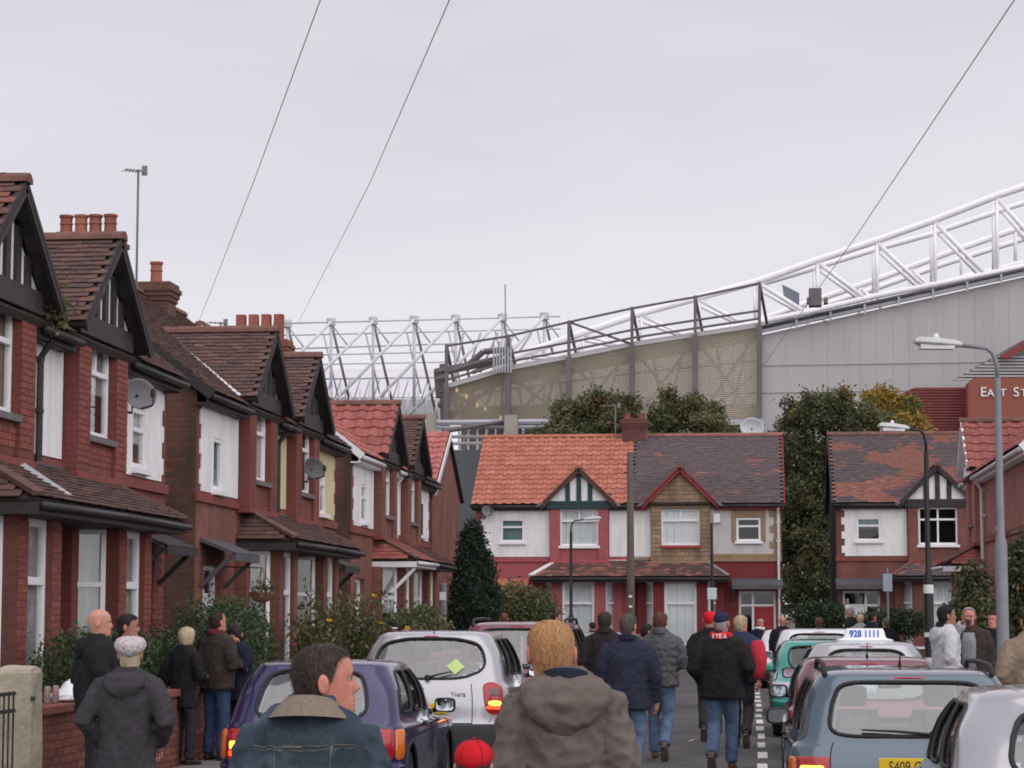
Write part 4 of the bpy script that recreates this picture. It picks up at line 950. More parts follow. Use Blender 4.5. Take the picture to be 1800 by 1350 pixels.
bush('dark evergreen hedge behind the low wall, behind the bald man', hb(22.4, 27.6, -7.0, 1.5, .42, 6) , 30000, .036, hl, [.35, .42, .23], 11)
bush('tall evergreen bush beside the sooty side passage, behind the blonde woman', hb(28.6, 31.6, -7.0, 1.82, .5, 4), 28000, .036, hl, [.35, .4, .25], 12)
bush('leafy shrub in front of the last left house', [(-7.2, 46.5, .9, .5, 1.2, .9), (-7.1, 48.3, 1.1, .5, 1.0, .9), (-7.2, 50.5, 1.0, .5, 1.2, .9)], 8000, .07, gl, [.25, .4, .25, .1], 13)
bush('green bush beside the dark conifer under the orange canopy', blob_px([(905, 1060, 34, 34, 0), (940, 1068, 34, 30, .3), (925, 1085, 50, 30, 0)], 69.5), 7000, .075, gl, [.2, .5, .3, 0], 14)
bush('clipped hedge in front of the tall dark tree', blob_px([(1425, 1085, 26, 24, 0), (1460, 1085, 28, 22, 0)], 70.5), 6000, .06, hl, [.5, .4, .1], 15)
bush('clipped hedge before the house with the toothed white panel', blob_px([(1560, 1092, 26, 18, 0), (1600, 1095, 30, 20, 0), (1520, 1098, 24, 14, 0)], 70.2), 6000, .06, hl, [.5, .4, .1], 16)
bush('tall shrub in front of the right hand house beside the drinking man', blob_px([(1712, 1040, 22, 45, 0), (1705, 1100, 34, 50, 0), (1735, 1120, 30, 50, 0)], 42), 9000, .06, gl, [.3, .4, .25, .05], 17)
bush('ivy covered shrub at the right picture edge behind the grey post', blob_px([(1800, 1010, 35, 60, 0), (1790, 1100, 36, 60, 0), (1830, 1080, 40, 90, 0)], 38), 9000, .06, gl, [.4, .4, .15, .05], 18)
for i, (xx, yy) in enumerate(((92, 545), (78, 540))):
    if i == 0: bush('tuft of grass growing in the gutter between the two near gables', [(P(xx, yy, 25.2).x, 25.2, P(xx, yy, 25.2).z, .1, .12, .13)], 700, .05, [gl[1], gl[2]], None, 20, 'gutter_grass', None, P(xx, 570, 25.2).z, 'grass')
# rose bushes with yellow flowers
def rose(label, X, Y, h, seed, flowers):
    rng = np.random.default_rng(seed); root = thing('rose_bush', label, 'bush', (X, Y, .1), 0, 'rose bushes')
    st_ = MB(); tips = []
    for k in range(11):
        a = rng.uniform(0, 6.28); r_ = rng.uniform(.1, .5); hh = h * rng.uniform(.6, 1)
        e = Vector((r_ * math.cos(a), r_ * math.sin(a) * 1.3, hh)); st_.tube([(0, 0, -.05), (e.x * .35, e.y * .35, hh * .5), e], [.018, .012, .005], 5); tips += [e, e * .75, e * .55]
    st_.build('stem', M('green_stem', (.08, .09, .04), .8, .2, 6), root)
    leaves([(t.x, t.y, t.z, .16, .2, .17) for t in tips], 2600, .05, gl, [.2, .45, .25, .1], rng, shell=.1).build('foliage', gl, root)
    for fx, fy, fz in flowers:
        f = MB()
        for k in range(9):
            a = k * 2.4; q = .028 + .005 * k
            f.add([(0, 0, -.02), (q * math.cos(a - .5), q * math.sin(a - .5), .02 - k * .004), (q * 1.3 * math.cos(a), q * 1.3 * math.sin(a), .045 - k * .006), (q * math.cos(a + .5), q * math.sin(a + .5), .02 - k * .004)], [(0, 1, 2, 3)])
        f.build('flower', M('yellow_petal', (.85, .55, .02), .6, .1, 9), root, loc=(fx, fy, fz))
rose('straggly rose bush with a yellow rose beside the white framed bay window', -6.9, 39.6, 2.0, 31, [(.25, .3, 2.03), (.3, .6, 1.55)])
rose('thin rose bush before the brick bay with the tall white windows', -6.9, 36.2, 1.95, 32, [(.2, -.3, 1.6)])
rose('low rose bush with one small yellow bloom behind the silver car', -6.85, 43.0, 1.5, 33, [(.3, .2, 1.45)])

# ------------------------------------------------------------------ garden walls, gate, gatepost
GW = -6.5
def gwall(label, y0, y1, h, nb, group='low garden walls'):
    root = thing('garden_wall', label, 'wall', (GW, y0, .11), 0, group); L = y1 - y0
    MB().box(-.1, .1, 0, L, 0, h - .08).build('core', M('wall_mortar', (.16, .075, .06), .9, .15, 5), root)
    fr = []; j = 0; z = .01
    bb = MB().box(0, .008, .005, .22, .005, .07)
    while z + .075 < h - .07:
        y = -.11 * (j % 2)
        while y + .225 < L + .1:
            if y >= 0 and y + .225 <= L: fr.append(Matrix.Translation((.1, y, z)))
            y += .225
        z += .075; j += 1
    instances(root, 'brick', bb, [M('garden_brick_%d' % i, c, .9, .2, 12, .3, 90, rnd=.15) for i, c in enumerate([(.20, .065, .05), (.17, .055, .043), (.225, .078, .056)])], fr, nb, 'bricks')
    n = int(L / .6); cm_ = M('red_coping', (.22, .075, .06), .85, .2, 6, .3, 40, rnd=.1)
    for i in range(n): MB().box(-.15, .15, i * L / n + .004, (i + 1) * L / n - .004, h - .08, h).build('coping_stone', cm_, root, bevel=.012)
gwall('red brick garden wall beside the stone gatepost, a bag lying on it', 20.1, 27.8, .86, 200)
gwall('red brick garden wall behind the couple eating', 28.9, 41.0, .9, 160)
gwall('red brick garden wall beyond the silver cars', 42.2, 56.5, .9, 60)
root = thing('gatepost', 'weathered pale stone gatepost at the left picture edge', 'post', (GW, 19.85, .11))
m = MB(); rg = [];
for z, s_ in ((0, .17), (.5, .172), (1.0, .168), (1.17, .165), (1.21, .15), (1.235, .11)):
    rg.append([(s_ * a + random.uniform(-.008, .008), s_ * b_ + random.uniform(-.008, .008), z + random.uniform(-.006, .006)) for a, b_ in ((-1, -.92), (-.92, -1), (0, -1.02), (.92, -1), (1, -.92), (1.02, 0), (1, .92), (.92, 1), (0, 1.02), (-.92, 1), (-1, .92), (-1.02, 0))])
m.loft(rg); m.build('shaft', M('weathered_stone', (.40, .355, .27), .95, .22, 4, .7, 22, dirt=((.20, .17, .12), 3, .7)), root)
MB().tube([(.17, -.1, .95), (.17, -.17, .95)], .02, 8).build('hinge', black, root)
root = thing('iron_gate', 'black iron gate hung on the stone gatepost', 'gate', (GW + .05, 19.62, .11))
for z in (.12, .85, 1.0): MB().bar((0, -.04, z), (0, -.98, z), .03, .03).build('rail', black, root)
for i in range(8): MB().tube([(0, -.06 - i * .128, .1), (0, -.06 - i * .128, 1.02)], .009, 6).build('bar', black, root)
wallz = .11 + .86
bag = MB(); rng = np.random.default_rng(3); rg = []
for k in range(8):
    z = k / 7 * .2; r_ = [.23, .26, .25, .2, .15, .1, .07, .03][k]
    rg.append([(math.cos(t) * r_ * .75 + rng.uniform(-.012, .012), math.sin(t) * r_ * 1.25 + rng.uniform(-.012, .012), z + rng.uniform(-.012, .012)) for t in np.linspace(0, 6.28, 15)[:-1]])
pb = P(105, 1262, 21.9)
tag(bag.loft(rg).build('plastic_bag', M('thin_white_plastic', (.75, .75, .77), .35, .06, 6), loc=(GW, 21.45, wallz + .008)), 'crumpled white plastic bag lying on the low garden wall', 'bag')
for y_, l_ in ((20.75, 'drink can standing on the wall next to the gatepost'), (21.0, 'second drink can standing on the wall, beside the white bag')):
    root = thing('drink_can', l_, 'can', (GW - .02, y_, wallz + .001), 0, 'drink cans')
    o = MB().lathe([(.026, 0), (.033, .008), (.033, .145), (.026, .16)], (0, 0, 0), 16).build('can_body', M('can_red_grey', (.30, .2, .2), .35, .3, 20, metal=.5), root); autosmooth(o)
    MB().lathe([(.0265, .1605), (.0265, .165), (.02, .163)], (0, 0, 0), 16).build('can_lid', M('aluminium', (.7, .7, .72), .3, .05, 5, metal=.9), root)

# ------------------------------------------------------------------ street furniture
def lamp_post(label, bx, by, top, arm, headdir, mat, bands=(), r0=.085, r1=.045, headm=None, base_h=1.4):
    root = thing('street_lamp', label, 'street lamp', (bx, by, .11), 0, 'street lamps'); t = top - .11
    m = MB(); m.lathe([(r0 * 1.3, 0), (r0 * 1.3, .05), (r0, .06), (r0, base_h), (r1, base_h + .12), (r1 * .85, t - .35)], (0, 0, 0), 14); autosmooth(m.build('pole', mat, root))
    a = Vector((headdir[0], headdir[1], 0)); pts = [Vector((0, 0, t - .36)), Vector((0, 0, t - .2)), a * (arm * .12) + Vector((0, 0, t - .06)), a * (arm * .3) + Vector((0, 0, t)), a * arm + Vector((0, 0, t + .03))]
    MB().tube(pts, .024, 8).build('arm', mat, root, smooth=True)
    h = MB(); c0 = a * arm + Vector((0, 0, t + .03)); sd_ = Vector((-a.y, a.x, 0)); rg = []
    for s_, wd, ht in ((0, .05, .04), (.06, .08, .06), (.3, .105, .075), (.5, .1, .07), (.56, .06, .03)):
        rg.append([c0 + a * s_ + sd_ * (math.cos(q) * wd) + Vector((0, 0, math.sin(q) * ht * (1.0 if math.sin(q) > 0 else .55) + s_ * .06)) for q in np.linspace(0, 6.283, 13)[:-1]])
    autosmooth(h.loft(rg).build('lantern', headm or M('lantern_grey', (.5, .5, .5), .5, .1, 4), root))
    MB().lathe([(.03, 0), (.035, .02), (.02, .05)], tuple(c0 + a * .3 + Vector((0, 0, .085))), 10).build('photocell', upvc, root)
    bw_ = MB(); c = c0 + a * .3
    bw_.add([tuple(c + a * (x * .2) + sd_ * (y * .075) + Vector((0, 0, -.02 + z_ * .03))) for x in (-1, 1) for y in (-1, 1) for z_ in (-1, 1)], [(0, 1, 3, 2), (4, 6, 7, 5), (0, 4, 5, 1), (2, 3, 7, 6), (0, 2, 6, 4), (1, 5, 7, 3)]).build('diffuser', M('lamp_bowl', (.7, .7, .68), .3, .03, 3), root)
    for z0, z1, rr in bands: MB().lathe([(rr, z0), (rr, z1)], (0, 0, 0), 14).build('band', M('white_band', (.75, .74, .72), .6, .1, 8), root)
gpaint = M('grey_post_paint', (.22, .22, .25), .5, .12, 6); bpaint = M('black_post_paint', (.018, .017, .02), .45, .2, 6)
lamp_post('grey street lamp post on the right beside the parked cars', PX(1762, 27), 27, P(1750, 612, 27).z, .42, (-.985, -.17), gpaint, r0=.072, r1=.046, base_h=2.5)
lamp_post('black street lamp with white bands in front of the right hand house', PX(1633, 40), 40, P(1633, 757, 40).z, .32, (-.94, -.34), bpaint, [(1.7, 1.82, .05), (2.05, 2.2, .087), (1.3, 1.38, .087), (.8, .95, .087)], r0=.083, r1=.048, base_h=2.3)
lamp_post('black street lamp in front of the pink house at the street end', PX(1004, 70.2), 70.2, P(1004, 915, 70).z, .42, (.97, -.2), bpaint, r0=.085, r1=.05, base_h=1.6)
root = thing('telegraph_pole', 'brown wooden telegraph pole between the orange and the slate roofs', 'pole', (PX(1109, 68), 68, .1))
zt = P(1108, 795, 68).z - .1
autosmooth(MB().lathe([(.13, 0), (.12, 1.5), (.095, zt - .02), (.08, zt)], (0, 0, 0), 12).build('shaft', M('pole_wood', (.13, .10, .085), .9, .2, 5, .4, 30, stretch=(6, 6, .5)), root))
for z in (zt - .35, zt - .6): MB().tube([(-.2, 0, z), (.2, 0, z)], .025, 6).build('step_iron', black, root)
for z in (1.9, 2.2): MB().box(-.05, .05, -.135, -.124, z, z + .06).build('number_plate', wl, root)
def sign_post(label, px, Y, top, signs, r_=.03, mat=None):
    root = thing('sign_post', label, 'sign post', (PX(px, Y), Y, .1), 0, 'sign posts'); MB().lathe([(r_, 0), (r_, top), (r_ * .6, top + .02)], (0, 0, 0), 10).build('post', mat or bpaint, root)
    for z0, z1, w_, m_ in signs: MB().box(-w_ / 2, w_ / 2, -r_ - .02, -r_ - .005, z0, z1).build('sign_plate', m_, root, bevel=.005)
pale_sign = M('pale_sign', (.55, .68, .66), .5, .1, 30); bl_sign = M('blue_grey_sign', (.34, .40, .48), .5, .08, 8)
sign_post('black sign post with small pale sign before the deep red house', 1252, 69.5, 4.45, [(2.15, 2.5, .28, pale_sign)], .045)
sign_post('thin sign post with blue grey plate before the toothed white panel house', 1561, 66, 3.0, [(2.35, 2.85, .26, bl_sign)], .03, gpaint)
sign_post('short white topped post by the clipped hedge', 1490, 62, 2.1, [(1.6, 1.95, .12, wl)], .035, gpaint)
sign_post('grey post with round white stickers at the end of the left row', 779, 56.5, 2.45, [(2.05, 2.25, .16, wl), (1.5, 1.66, .14, wl)], .085, gpaint)
def dish(label, px, py, X=None, Y=None, r_=.23, dirv=(.75, -.65, .2), mat=None, arm=True):
    if Y is None: Y = 4000 * -X / (1320 - px)
    c = P(px, py, Y); root = thing('satellite_dish', label, 'satellite dish', c, 0, 'satellite dishes')
    n = Vector(dirv).normalized(); a = n.cross(Vector((0, 0, 1))).normalized(); b_ = a.cross(n); vs = []; K = 6; N = 28
    for s_ in (0, 1):
        for k in range(K + 1):
            q = k / K
            for j in range(N):
                t = 2 * math.pi * j / N; vs.append(a * (math.cos(t) * r_ * q) + b_ * (math.sin(t) * r_ * .86 * q) + n * (.09 * r_ / .23 * (q * q - 1) - s_ * .006))
    fs = []; o2 = (K + 1) * N
    for k in range(K):
        for j in range(N):
            f = (k * N + j, k * N + (j + 1) % N, (k + 1) * N + (j + 1) % N, (k + 1) * N + j); fs += [f, tuple(i + o2 for i in f[::-1])]
    fs += [(K * N + j, K * N + (j + 1) % N, o2 + K * N + (j + 1) % N, o2 + K * N + j) for j in range(N)]
    MB().add(vs, fs).build('reflector', mat or M('dish_grey', (.17, .165, .18), .55, .12, 5), root, smooth=True)
    if arm:
        MB().tube([-b_ * r_ * .8, -b_ * r_ * .9 + n * .25 - Vector((0, 0, 0)), n * .28 - b_ * r_ * .35], .012, 6).build('feed_arm', black, root)
        MB().lathe([(.03, -.05), (.035, 0), (.025, .06)], tuple(n * .28 - b_ * r_ * .3), 10).build('receiver', black, root)
    MB().tube([n * -.06, n * -.18 - Vector((0, 0, .05)), n * -.2 - Vector((0, 0, .2)), Vector((-abs(.4), 0, -.2)) if X else n * -.3 - Vector((0, 0, .2))], .018, 6).build('bracket', black, root)
dish('grey satellite dish on the white panel of the near red house', 247, 692, X=-7.75, r_=.25)
dish('dark satellite dish between the cream panel and the gable of the second pair', 553, 823, X=-7.75, r_=.24, mat=M('dish_dark', (.10, .095, .10), .55, .15, 5))
dish('small grey satellite dish at the edge of the pink house', 857, 898, Y=72.6, r_=.2, dirv=(.5, -.8, .2))
dish('large pale dish standing behind the mottled slate roof', 1322, 751, Y=79, r_=.42, dirv=(.1, -1, .3), mat=M('dish_pale', (.45, .47, .50), .5, .08, 4), arm=False)
def aerial(label, px, py0, py1, Y, boom, arms, dirv=(-.8, -.6)):
    p0, p1 = P(px, py1, Y), P(px, py0, Y); root = thing('tv_aerial', label, 'aerial', p0, 0, 'television aerials'); h = p1.z - p0.z; am = M('aerial_metal', (.2, .19, .2), .5, .1, 5)
    MB().tube([(0, 0, -.5 if Y > 45 else -1.7), (0, 0, h)], .022, 6).build('mast', am, root); d = Vector((dirv[0], dirv[1], 0)).normalized(); s_ = Vector((-d.y, d.x, 0))
    MB().tube([d * -.15 + Vector((0, 0, h - .03)), d * boom + Vector((0, 0, h - .03))], .012, 6).build('boom', am, root)
    for i in range(arms):
        q = d * (boom * i / max(1, arms - 1)) + Vector((0, 0, h - .03)); MB().tube([q - s_ * .16, q + s_ * .16], .007, 5).build('element', am, root)
    MB().bar(d * -.12 + Vector((0, 0, h + .08)), d * -.12 + Vector((0, 0, h - .1)), .1, .015).build('reflector', am, root)
aerial('tall television aerial on the near four pot chimney', 241, 298, 430, 39.5, .25, 5)
aerial('small television aerial low on the ridge left of the square pots', 388, 566, 580, 52, .3, 4)
aerial('thin television aerial left of the chimney on the orange roof', 1082, 712, 770, 76, .5, 6, (-1, -.2))
aerial('thin television aerial right of the chimney on the slate roof', 1136, 708, 770, 76, .4, 5, (-1, -.2))
def alarm(label, px, py, X=None, Y=None, w_=.22, h=.3):
    if Y is None: Y = 4000 * -X / (1320 - px)
    c = P(px, py, Y); s_ = (w_ / 2, .05) if X is None else (.05, w_ / 2)
    tag(MB().box(-s_[0], s_[0], -s_[1], s_[1], -h / 2, h / 2).build('alarm_box', upvc, loc=c, bevel=.02), label, 'alarm box', 'alarm boxes')
alarm('white alarm box beside the grey panel of the slate roofed house', 1260, 911, Y=72.93)
alarm('white alarm box on the white panel with the teal blind', 416, 797, X=-8.24, h=.42)
alarm('white alarm box on the panel of the red tiled gable house', 667, 875, X=-8.24)
root = thing('hanging_basket', 'brown hanging basket on a wall bracket by the lead canopy', 'basket', P(460, 1044, 34.6))
MB().lathe([(.03, -.14), (.14, -.1), (.2, 0), (.2, .03), (.17, .02)], (0, 0, 0), 14).build('bowl', M('basket_brown', (.2, .09, .06), .9, .2, 10), root)
for k in range(3): MB().tube([(.19 * math.cos(k * 2.1), .19 * math.sin(k * 2.1), .03), (0, 0, .4)], .006, 5).build('chain', black, root)
MB().tube([(0, 0, .4), (-.7, 0, .42)], .01, 5).build('hook', black, root)
leaves([(0, 0, .06, .17, .17, .07)], 250, .04, gl, [.2, .4, .2, .2]).build('plant', gl, root)
# overhead wires
def wire(label, pts, r_=.012):
    pts = [P(*q) for q in pts]; d = (pts[0] - pts[1]); pts = [pts[0] + d * .8] + pts
    m = MB(); out = []
    for i in range(len(pts) - 1):
        for k in range(6): out.append(pts[i].lerp(pts[i + 1], k / 6))
    out.append(pts[-1]); m.tube(out, r_, 5); tag(m.build('overhead_wire', M('wire_grey', (.30, .29, .31), .6, .05, 3), smooth=True), label, 'wire', 'overhead wires')
wire('leftmost overhead wire running down to the left roofs', [(563, 0, 14), (445, 322, 22), (347, 572, 44)], .0038)
wire('middle overhead wire running down to the square chimney pots', [(790, 0, 14), (650, 322, 24), (524, 568, 50)], .0038)
wire('right overhead wire running down to the telegraph pole', [(1783, 0, 16), (1505, 415, 28), (1340, 645, 44), (1224, 745, 56), (1109, 800, 68)], .0048)
# litter on the road
rng = np.random.default_rng(8)
for i, (xx, yy) in enumerate(((1193, 1248), (1400, 1292), (1345, 1335), (1303, 1330), (1215, 1300))):
    Yd = 1.8 * 4000 / (yy - 1080); pm_ = MB().add([(rng.uniform(-.06, .06), rng.uniform(-.06, .06), .004 + .01 * k) for k in range(4)] , [(0, 1, 2), (0, 2, 3)])
    tag(pm_.build('litter', M('paper_litter', (.7, .69, .66), .8, .1, 9), loc=(PX(xx, Yd), Yd, .004)), 'scrap of pale paper litter lying on the asphalt', 'litter', 'paper scraps on the road')
# ------------------------------------------------------------------ cars
car_glass = glassmat('car_glass', (.84, .90, .89), .03, 2.5)
car_glass_dark = glassmat('car_glass_dark', (.55, .6, .6), .02, 2.2)
rubber = M('black_rubber', (.016, .015, .016), .6, .2, 20)
trimg = M('dark_grey_plastic', (.05, .048, .052), .6, .1, 20)
trimg2 = M('grey_lining', (.22, .22, .22), .9, .1, 10)
seatm = M('grey_seat', (.26, .26, .265), .9, .2, 20)
tyre_m = M('tyre', (.02, .02, .021), .85, .2, 20); rim_m = M('alloy_rim', (.45, .45, .47), .35, .1, 8, metal=.7)
lens_red = M('red_lens', (.38, .012, .018), .15, .08, 20, coat=.6); lens_amber = M('amber_lens', (.62, .14, .01), .15, .08, 20, coat=.6); lens_clear = M('smoked_lens', (.10, .07, .07), .15, .08, 20, coat=.6)
lit_red = M('lit_red_lamp', (.9, .05, .02), .3, 0, 5, emit=(1, .05, .015), estr=2.2); lit_yel = M('lit_yellow_lamp', (.9, .5, .05), .3, 0, 5, emit=(1, .55, .04), estr=3.5)
plate_y = M('yellow_plate', (.75, .50, .02), .5, .03, 5); plate_k = M('plate_black', (.02, .02, .02), .5, .03, 5)
def paint(name, c, metal=.35): return M('paint_' + name, c, .26, .04, 3, 0, 50, metal=metal, coat=.9, dirt=(tuple(x * .75 + .02 for x in c), 2.2, .25))
SB = (.18, .28, .78, .88)
class Shell:
    def __init__(s, lv): s.lv = np.array(lv, float); s.n = len(lv); s.c = {}
    def par(s, v):
        k = round(v, 5); c = s.c.get(k)
        if c is None: c = s.c[k] = s.par0(v)
        return c
    def par0(s, v):
        v = min(max(v, 0), s.n - 1.0001); i = int(v); t = v - i; L = s.lv
        p1, p2 = L[i], L[i + 1]; p0 = L[max(i - 1, 0)]; p3 = L[min(i + 2, s.n - 1)]
        lo = np.minimum(p1, p2); hi = np.maximum(p1, p2)
        q = .5 * (2 * p1 + (p2 - p0) * t + (2 * p0 - 5 * p1 + 4 * p2 - p3) * t * t + (3 * p1 - p0 - 3 * p2 + p3) * t ** 3)
        return tuple(float(x) for x in np.clip(q, lo - .012, hi + .012))
    def pt(s, sv, v):
        mx = 1
        if sv < 0: sv = -sv; mx = -1
        if sv > 1: sv = 2 - sv; mx = -mx
        zr, zf, yr, yf, hw, rr, rf, bow = s.par(v); a, b, c, d = SB
        bow_f = bow * 1.3; xr = max(hw - rr, .001); xf = max(hw - rf, .001)
        if sv <= a: x = xr * sv / a; y = yr + bow * (x / hw) ** 2
        elif sv <= b:
            t = (sv - a) / (b - a) * math.pi / 2; yb0 = yr + bow * (xr / hw) ** 2; x = xr + rr * math.sin(t); y = yb0 + rr * (1 - math.cos(t))
        elif sv <= c:
            y0 = yr + bow * (xr / hw) ** 2 + rr; y1 = yf - bow_f * (xf / hw) ** 2 - rf; t = (sv - b) / (c - b); y = y0 + (y1 - y0) * t; x = hw + .02 * math.sin(math.pi * t) * (1 if v < s.n - 3 else .3)
        elif sv <= d:
            t = (sv - c) / (d - c) * math.pi / 2; yf0 = yf - bow_f * (xf / hw) ** 2; x = xf + rf * math.cos(t); y = yf0 - rf + rf * math.sin(t)
        else: x = xf * (1 - (sv - d) / (1 - d)); y = yf - bow_f * (x / hw) ** 2
        f = min(max((y - yr) / (yf - yr + 1e-6), 0), 1); z = zr + (zf - zr) * f
        return Vector((mx * x, y, z))
    def nrm(s, sv, v):
        e = .004; a = s.pt(sv + e, v) - s.pt(sv - e, v); b = s.pt(sv, v + .02) - s.pt(sv, v - .02); n = a.cross(b)
        return n.normalized() if n.length > 1e-9 else Vector((0, 0, 1))
def ring_sv(sc, vc, hs, hv, k, N=44, sq=4.5, skew=0):
    o = []
    for j in range(N):
        t = 2 * math.pi * j / N; c, d = math.cos(t), math.sin(t)
        a = abs(c) ** (2 / sq) * (1 if c >= 0 else -1); b = abs(d) ** (2 / sq) * (1 if d >= 0 else -1)
        o.append((sc + hs * a * k + skew * b * k, vc + hv * b * k))
    return o
def inside_sv(w_, sv, v, shrink=1.0):
    sc, vc, hs, hv, sq, skew = w_; q = (v - vc) / hv; a = (sv - sc - skew * q) / hs; return (abs(a) / shrink) ** sq + (abs(q) / shrink) ** sq < 1
def patch(sh, w_, off, thick=0, rings=5, N=44):
    sc, vc, hs, hv, sq, skew = w_; m = MB(); vs = []; fs = []
    for r_ in range(rings, -1, -1):
        for a, b in ring_sv(sc, vc, hs, hv, max(r_ / rings, .001), N, sq, skew):
            vs.append(sh.pt(a, b) + sh.nrm(a, b) * (off if (r_ < rings or not thick) else off - thick))
    for r_ in range(rings):
        for j in range(N): fs.append((r_ * N + j, r_ * N + (j + 1) % N, (r_ + 1) * N + (j + 1) % N, (r_ + 1) * N + j))
    m.add(vs, fs); return m
def car(label, X, Y, lv, pm_, rz=0, glass=None, wins=None, lights=(), features=(), L=4.0, W=1.7, wb=(.75, 3.2), bumper=None, group='cars parked along the street', zoff=0, aerial_=None, cat='car', wr=.3):
    g = glass or car_glass
    root = thing('parked_car', label, cat, (X, Y, zoff), rz, group); sh = Shell(lv); n = sh.n
    mirror = [(-w_[0],) + w_[1:5] + (-w_[5],) for w_ in wins['side']]
    allw = [wins['rear'], wins['front']] + wins['side'] + mirror
    # body shell
    NS, NV = 180, (n - 1) * 6; m = MB(); vs = []; ss = [-1 + 2 * i / NS for i in range(NS)]; vv = [(n - 1.001) * j / NV for j in range(NV + 1)]
    G = [[sh.pt(s_, v) for s_ in ss] for v in vv]; vs = [p for r_ in G for p in r_]; fs = []; mi = []; lin = []
    for j in range(NV):
        vc = (vv[j] + vv[j + 1]) / 2
        for i in range(NS):
            sc = ss[i] + 1 / NS
            if 5.5 < vc < 8.4 and any(inside_sv(w_, sc, vc, .985) for w_ in allw): continue
            if 5.5 < vc < 8.4 and sc < -.7 and inside_sv(wins['front'], sc + 2, vc, .985): continue
            c = (G[j][i] + G[j + 1][(i + 1) % NS]) / 2
            if abs(c.x) > W * .36 and any((c.y - y) ** 2 + (c.z - wr) ** 2 < (wr + .055) ** 2 for y in wb): continue
            fs.append((j * NS + i, j * NS + (i + 1) % NS, (j + 1) * NS + (i + 1) % NS, (j + 1) * NS + i))
            if vc > 5.0: lin.append(fs[-1])
            mi.append(1 if vc < bumper[1] and vc > -1 else 0)
    m.add(vs, fs); m.mi = mi; m.build('body', [pm_, bumper[0]], root, smooth=True)
    used = sorted({i for f_ in lin for i in f_}); ix = {a: b for b, a in enumerate(used)}; cen = Vector((0, L * .4, lv[6][0]))
    MB().add([vs[i] + (Vector((0, (cen.y - vs[i].y) * .02, 0)) + Vector((-vs[i].x * .035, 0, -.022))) for i in used], [tuple(ix[a] for a in f_) for f_ in lin]).build('lining', trimg2, root, smooth=True)
    MB().box(-W * .42, W * .42, .12, L - .15, .19, .26).build('floor_pan', rubber, root)
    # windows with rubber seals
    for nm, ws in (('rear_window', [wins['rear']]), ('windscreen', [wins['front']]), ('side_window', wins['side'] + mirror)):
        for w_ in ws:
            o = patch(sh, w_, -.012).build(nm, g if nm != 'side_window' else car_glass_dark, root, smooth=True)
            rg = [sh.pt(a, b) + sh.nrm(a, b) * .0 for a, b in ring_sv(w_[0], w_[1], w_[2], w_[3], 1.0, 56, w_[4], w_[5])]
            MB().tube(rg + rg[:2], .016 if nm != 'side_window' else .014, 6, cap=False).build('seal', rubber, o, smooth=True)
    # lights
    for w_, mat_, nm in lights:
        for sg in (1, -1):
            q = (w_[0] * sg,) + w_[1:5] + (w_[5] * sg,)
            if nm.endswith('+L') and sg == 1: continue
            if nm.endswith('+R') and sg == -1: continue
            patch(sh, q, .014 if 'lit' not in nm else .019, .016, 5, 32).build(nm.split('+')[0], mat_, root, smooth=True)
    # wheels
    for y in wb:
        for sx in (-1, 1):
            wx = sx * (W / 2 - .12); wt = bpy.data.objects.new('wheel', None); COL.objects.link(wt); wt.parent = root; wt.location = (wx, y, wr); wt.rotation_euler = (0, R(90) * sx, 0)
            o = MB().lathe([(wr * .62, -.09), (wr * .93, -.1), (wr, -.06), (wr, .06), (wr * .93, .1), (wr * .62, .09)], (0, 0, 0), 28).build('tyre', tyre_m, wt); autosmooth(o)
            r_ = MB().lathe([(.02, .07), (wr * .2, .075), (wr * .3, .05), (wr * .58, .06), (wr * .635, .092), (wr * .635, -.05)], (0, 0, 0), 24)
            for k in range(7): a = k * 2 * math.pi / 7; r_.bar((0, 0, .07), (wr * .58 * math.cos(a), wr * .58 * math.sin(a), .065), .05, .02)
            r_.build('rim', rim_m, wt)
            MB().tube([(wx - sx * .1, y + math.cos(t) * (wr + .05), wr + math.sin(t) * (wr + .05)) for t in np.linspace(-.3, math.pi + .3, 16)], .03, 6).build('arch_liner', rubber, root)
            MB().tube([sx_ for sx_ in [Vector((sx * (W / 2 - .004), y + math.cos(t) * (wr + .062), wr + math.sin(t) * (wr + .062))) for t in np.linspace(-.1, math.pi + .1, 22)]], .017, 6).build('arch_lip', features.get('arch', rubber) if isinstance(features, dict) else rubber, root, smooth=True)
    f = features; H = lv[-1][0]
    zb = lv[6][0]; ws0 = lv[6][3]
    # cabin
    def seat(x, y, wd, hh, z0=.42):
        s_ = MB(); rg = []
        for z, w2, d2, yy in ((z0, .9, .09, .05), (z0 + .2, 1, .1, .03), (z0 + .45, 1, .08, -.06), (hh, .86, .06, -.12)):
            rg.append([(x + math.cos(t) * wd * w2, y + yy + math.sin(t) * d2, z) for t in np.linspace(0, 6.283, 15)[:-1]])
        s_.loft(rg); s_.build('seat', seatm, root, smooth=True, bevel=0)
    seat(-.36, ws0 - 1.15, .25, zb + .14); seat(.36, ws0 - 1.15, .25, zb + .14); seat(0, f.get('rs', .95), W * .36, zb + .02)
    for x in (-.36, .36): MB().box(x - .13, x + .13, ws0 - 1.36, ws0 - 1.27, zb + .17, zb + .34).build('headrest', seatm, root, bevel=.04)
    for x in (-.38, .38): MB().box(x - .12, x + .12, f.get('rs', .95) - .2, f.get('rs', .95) - .12, zb + .03, zb + .16).build('headrest', seatm, root, bevel=.035)
    MB().box(-W * .4, W * .4, ws0 - .55, ws0 - .1, zb - .25, zb - .02).build('dashboard', trimg, root, bevel=.05)
    MB().box(-W * .39, W * .39, lv[6][2] + .1, f.get('rs', .95) - .2, zb - .12, zb - .09).build('parcel_shelf', trimg, root)
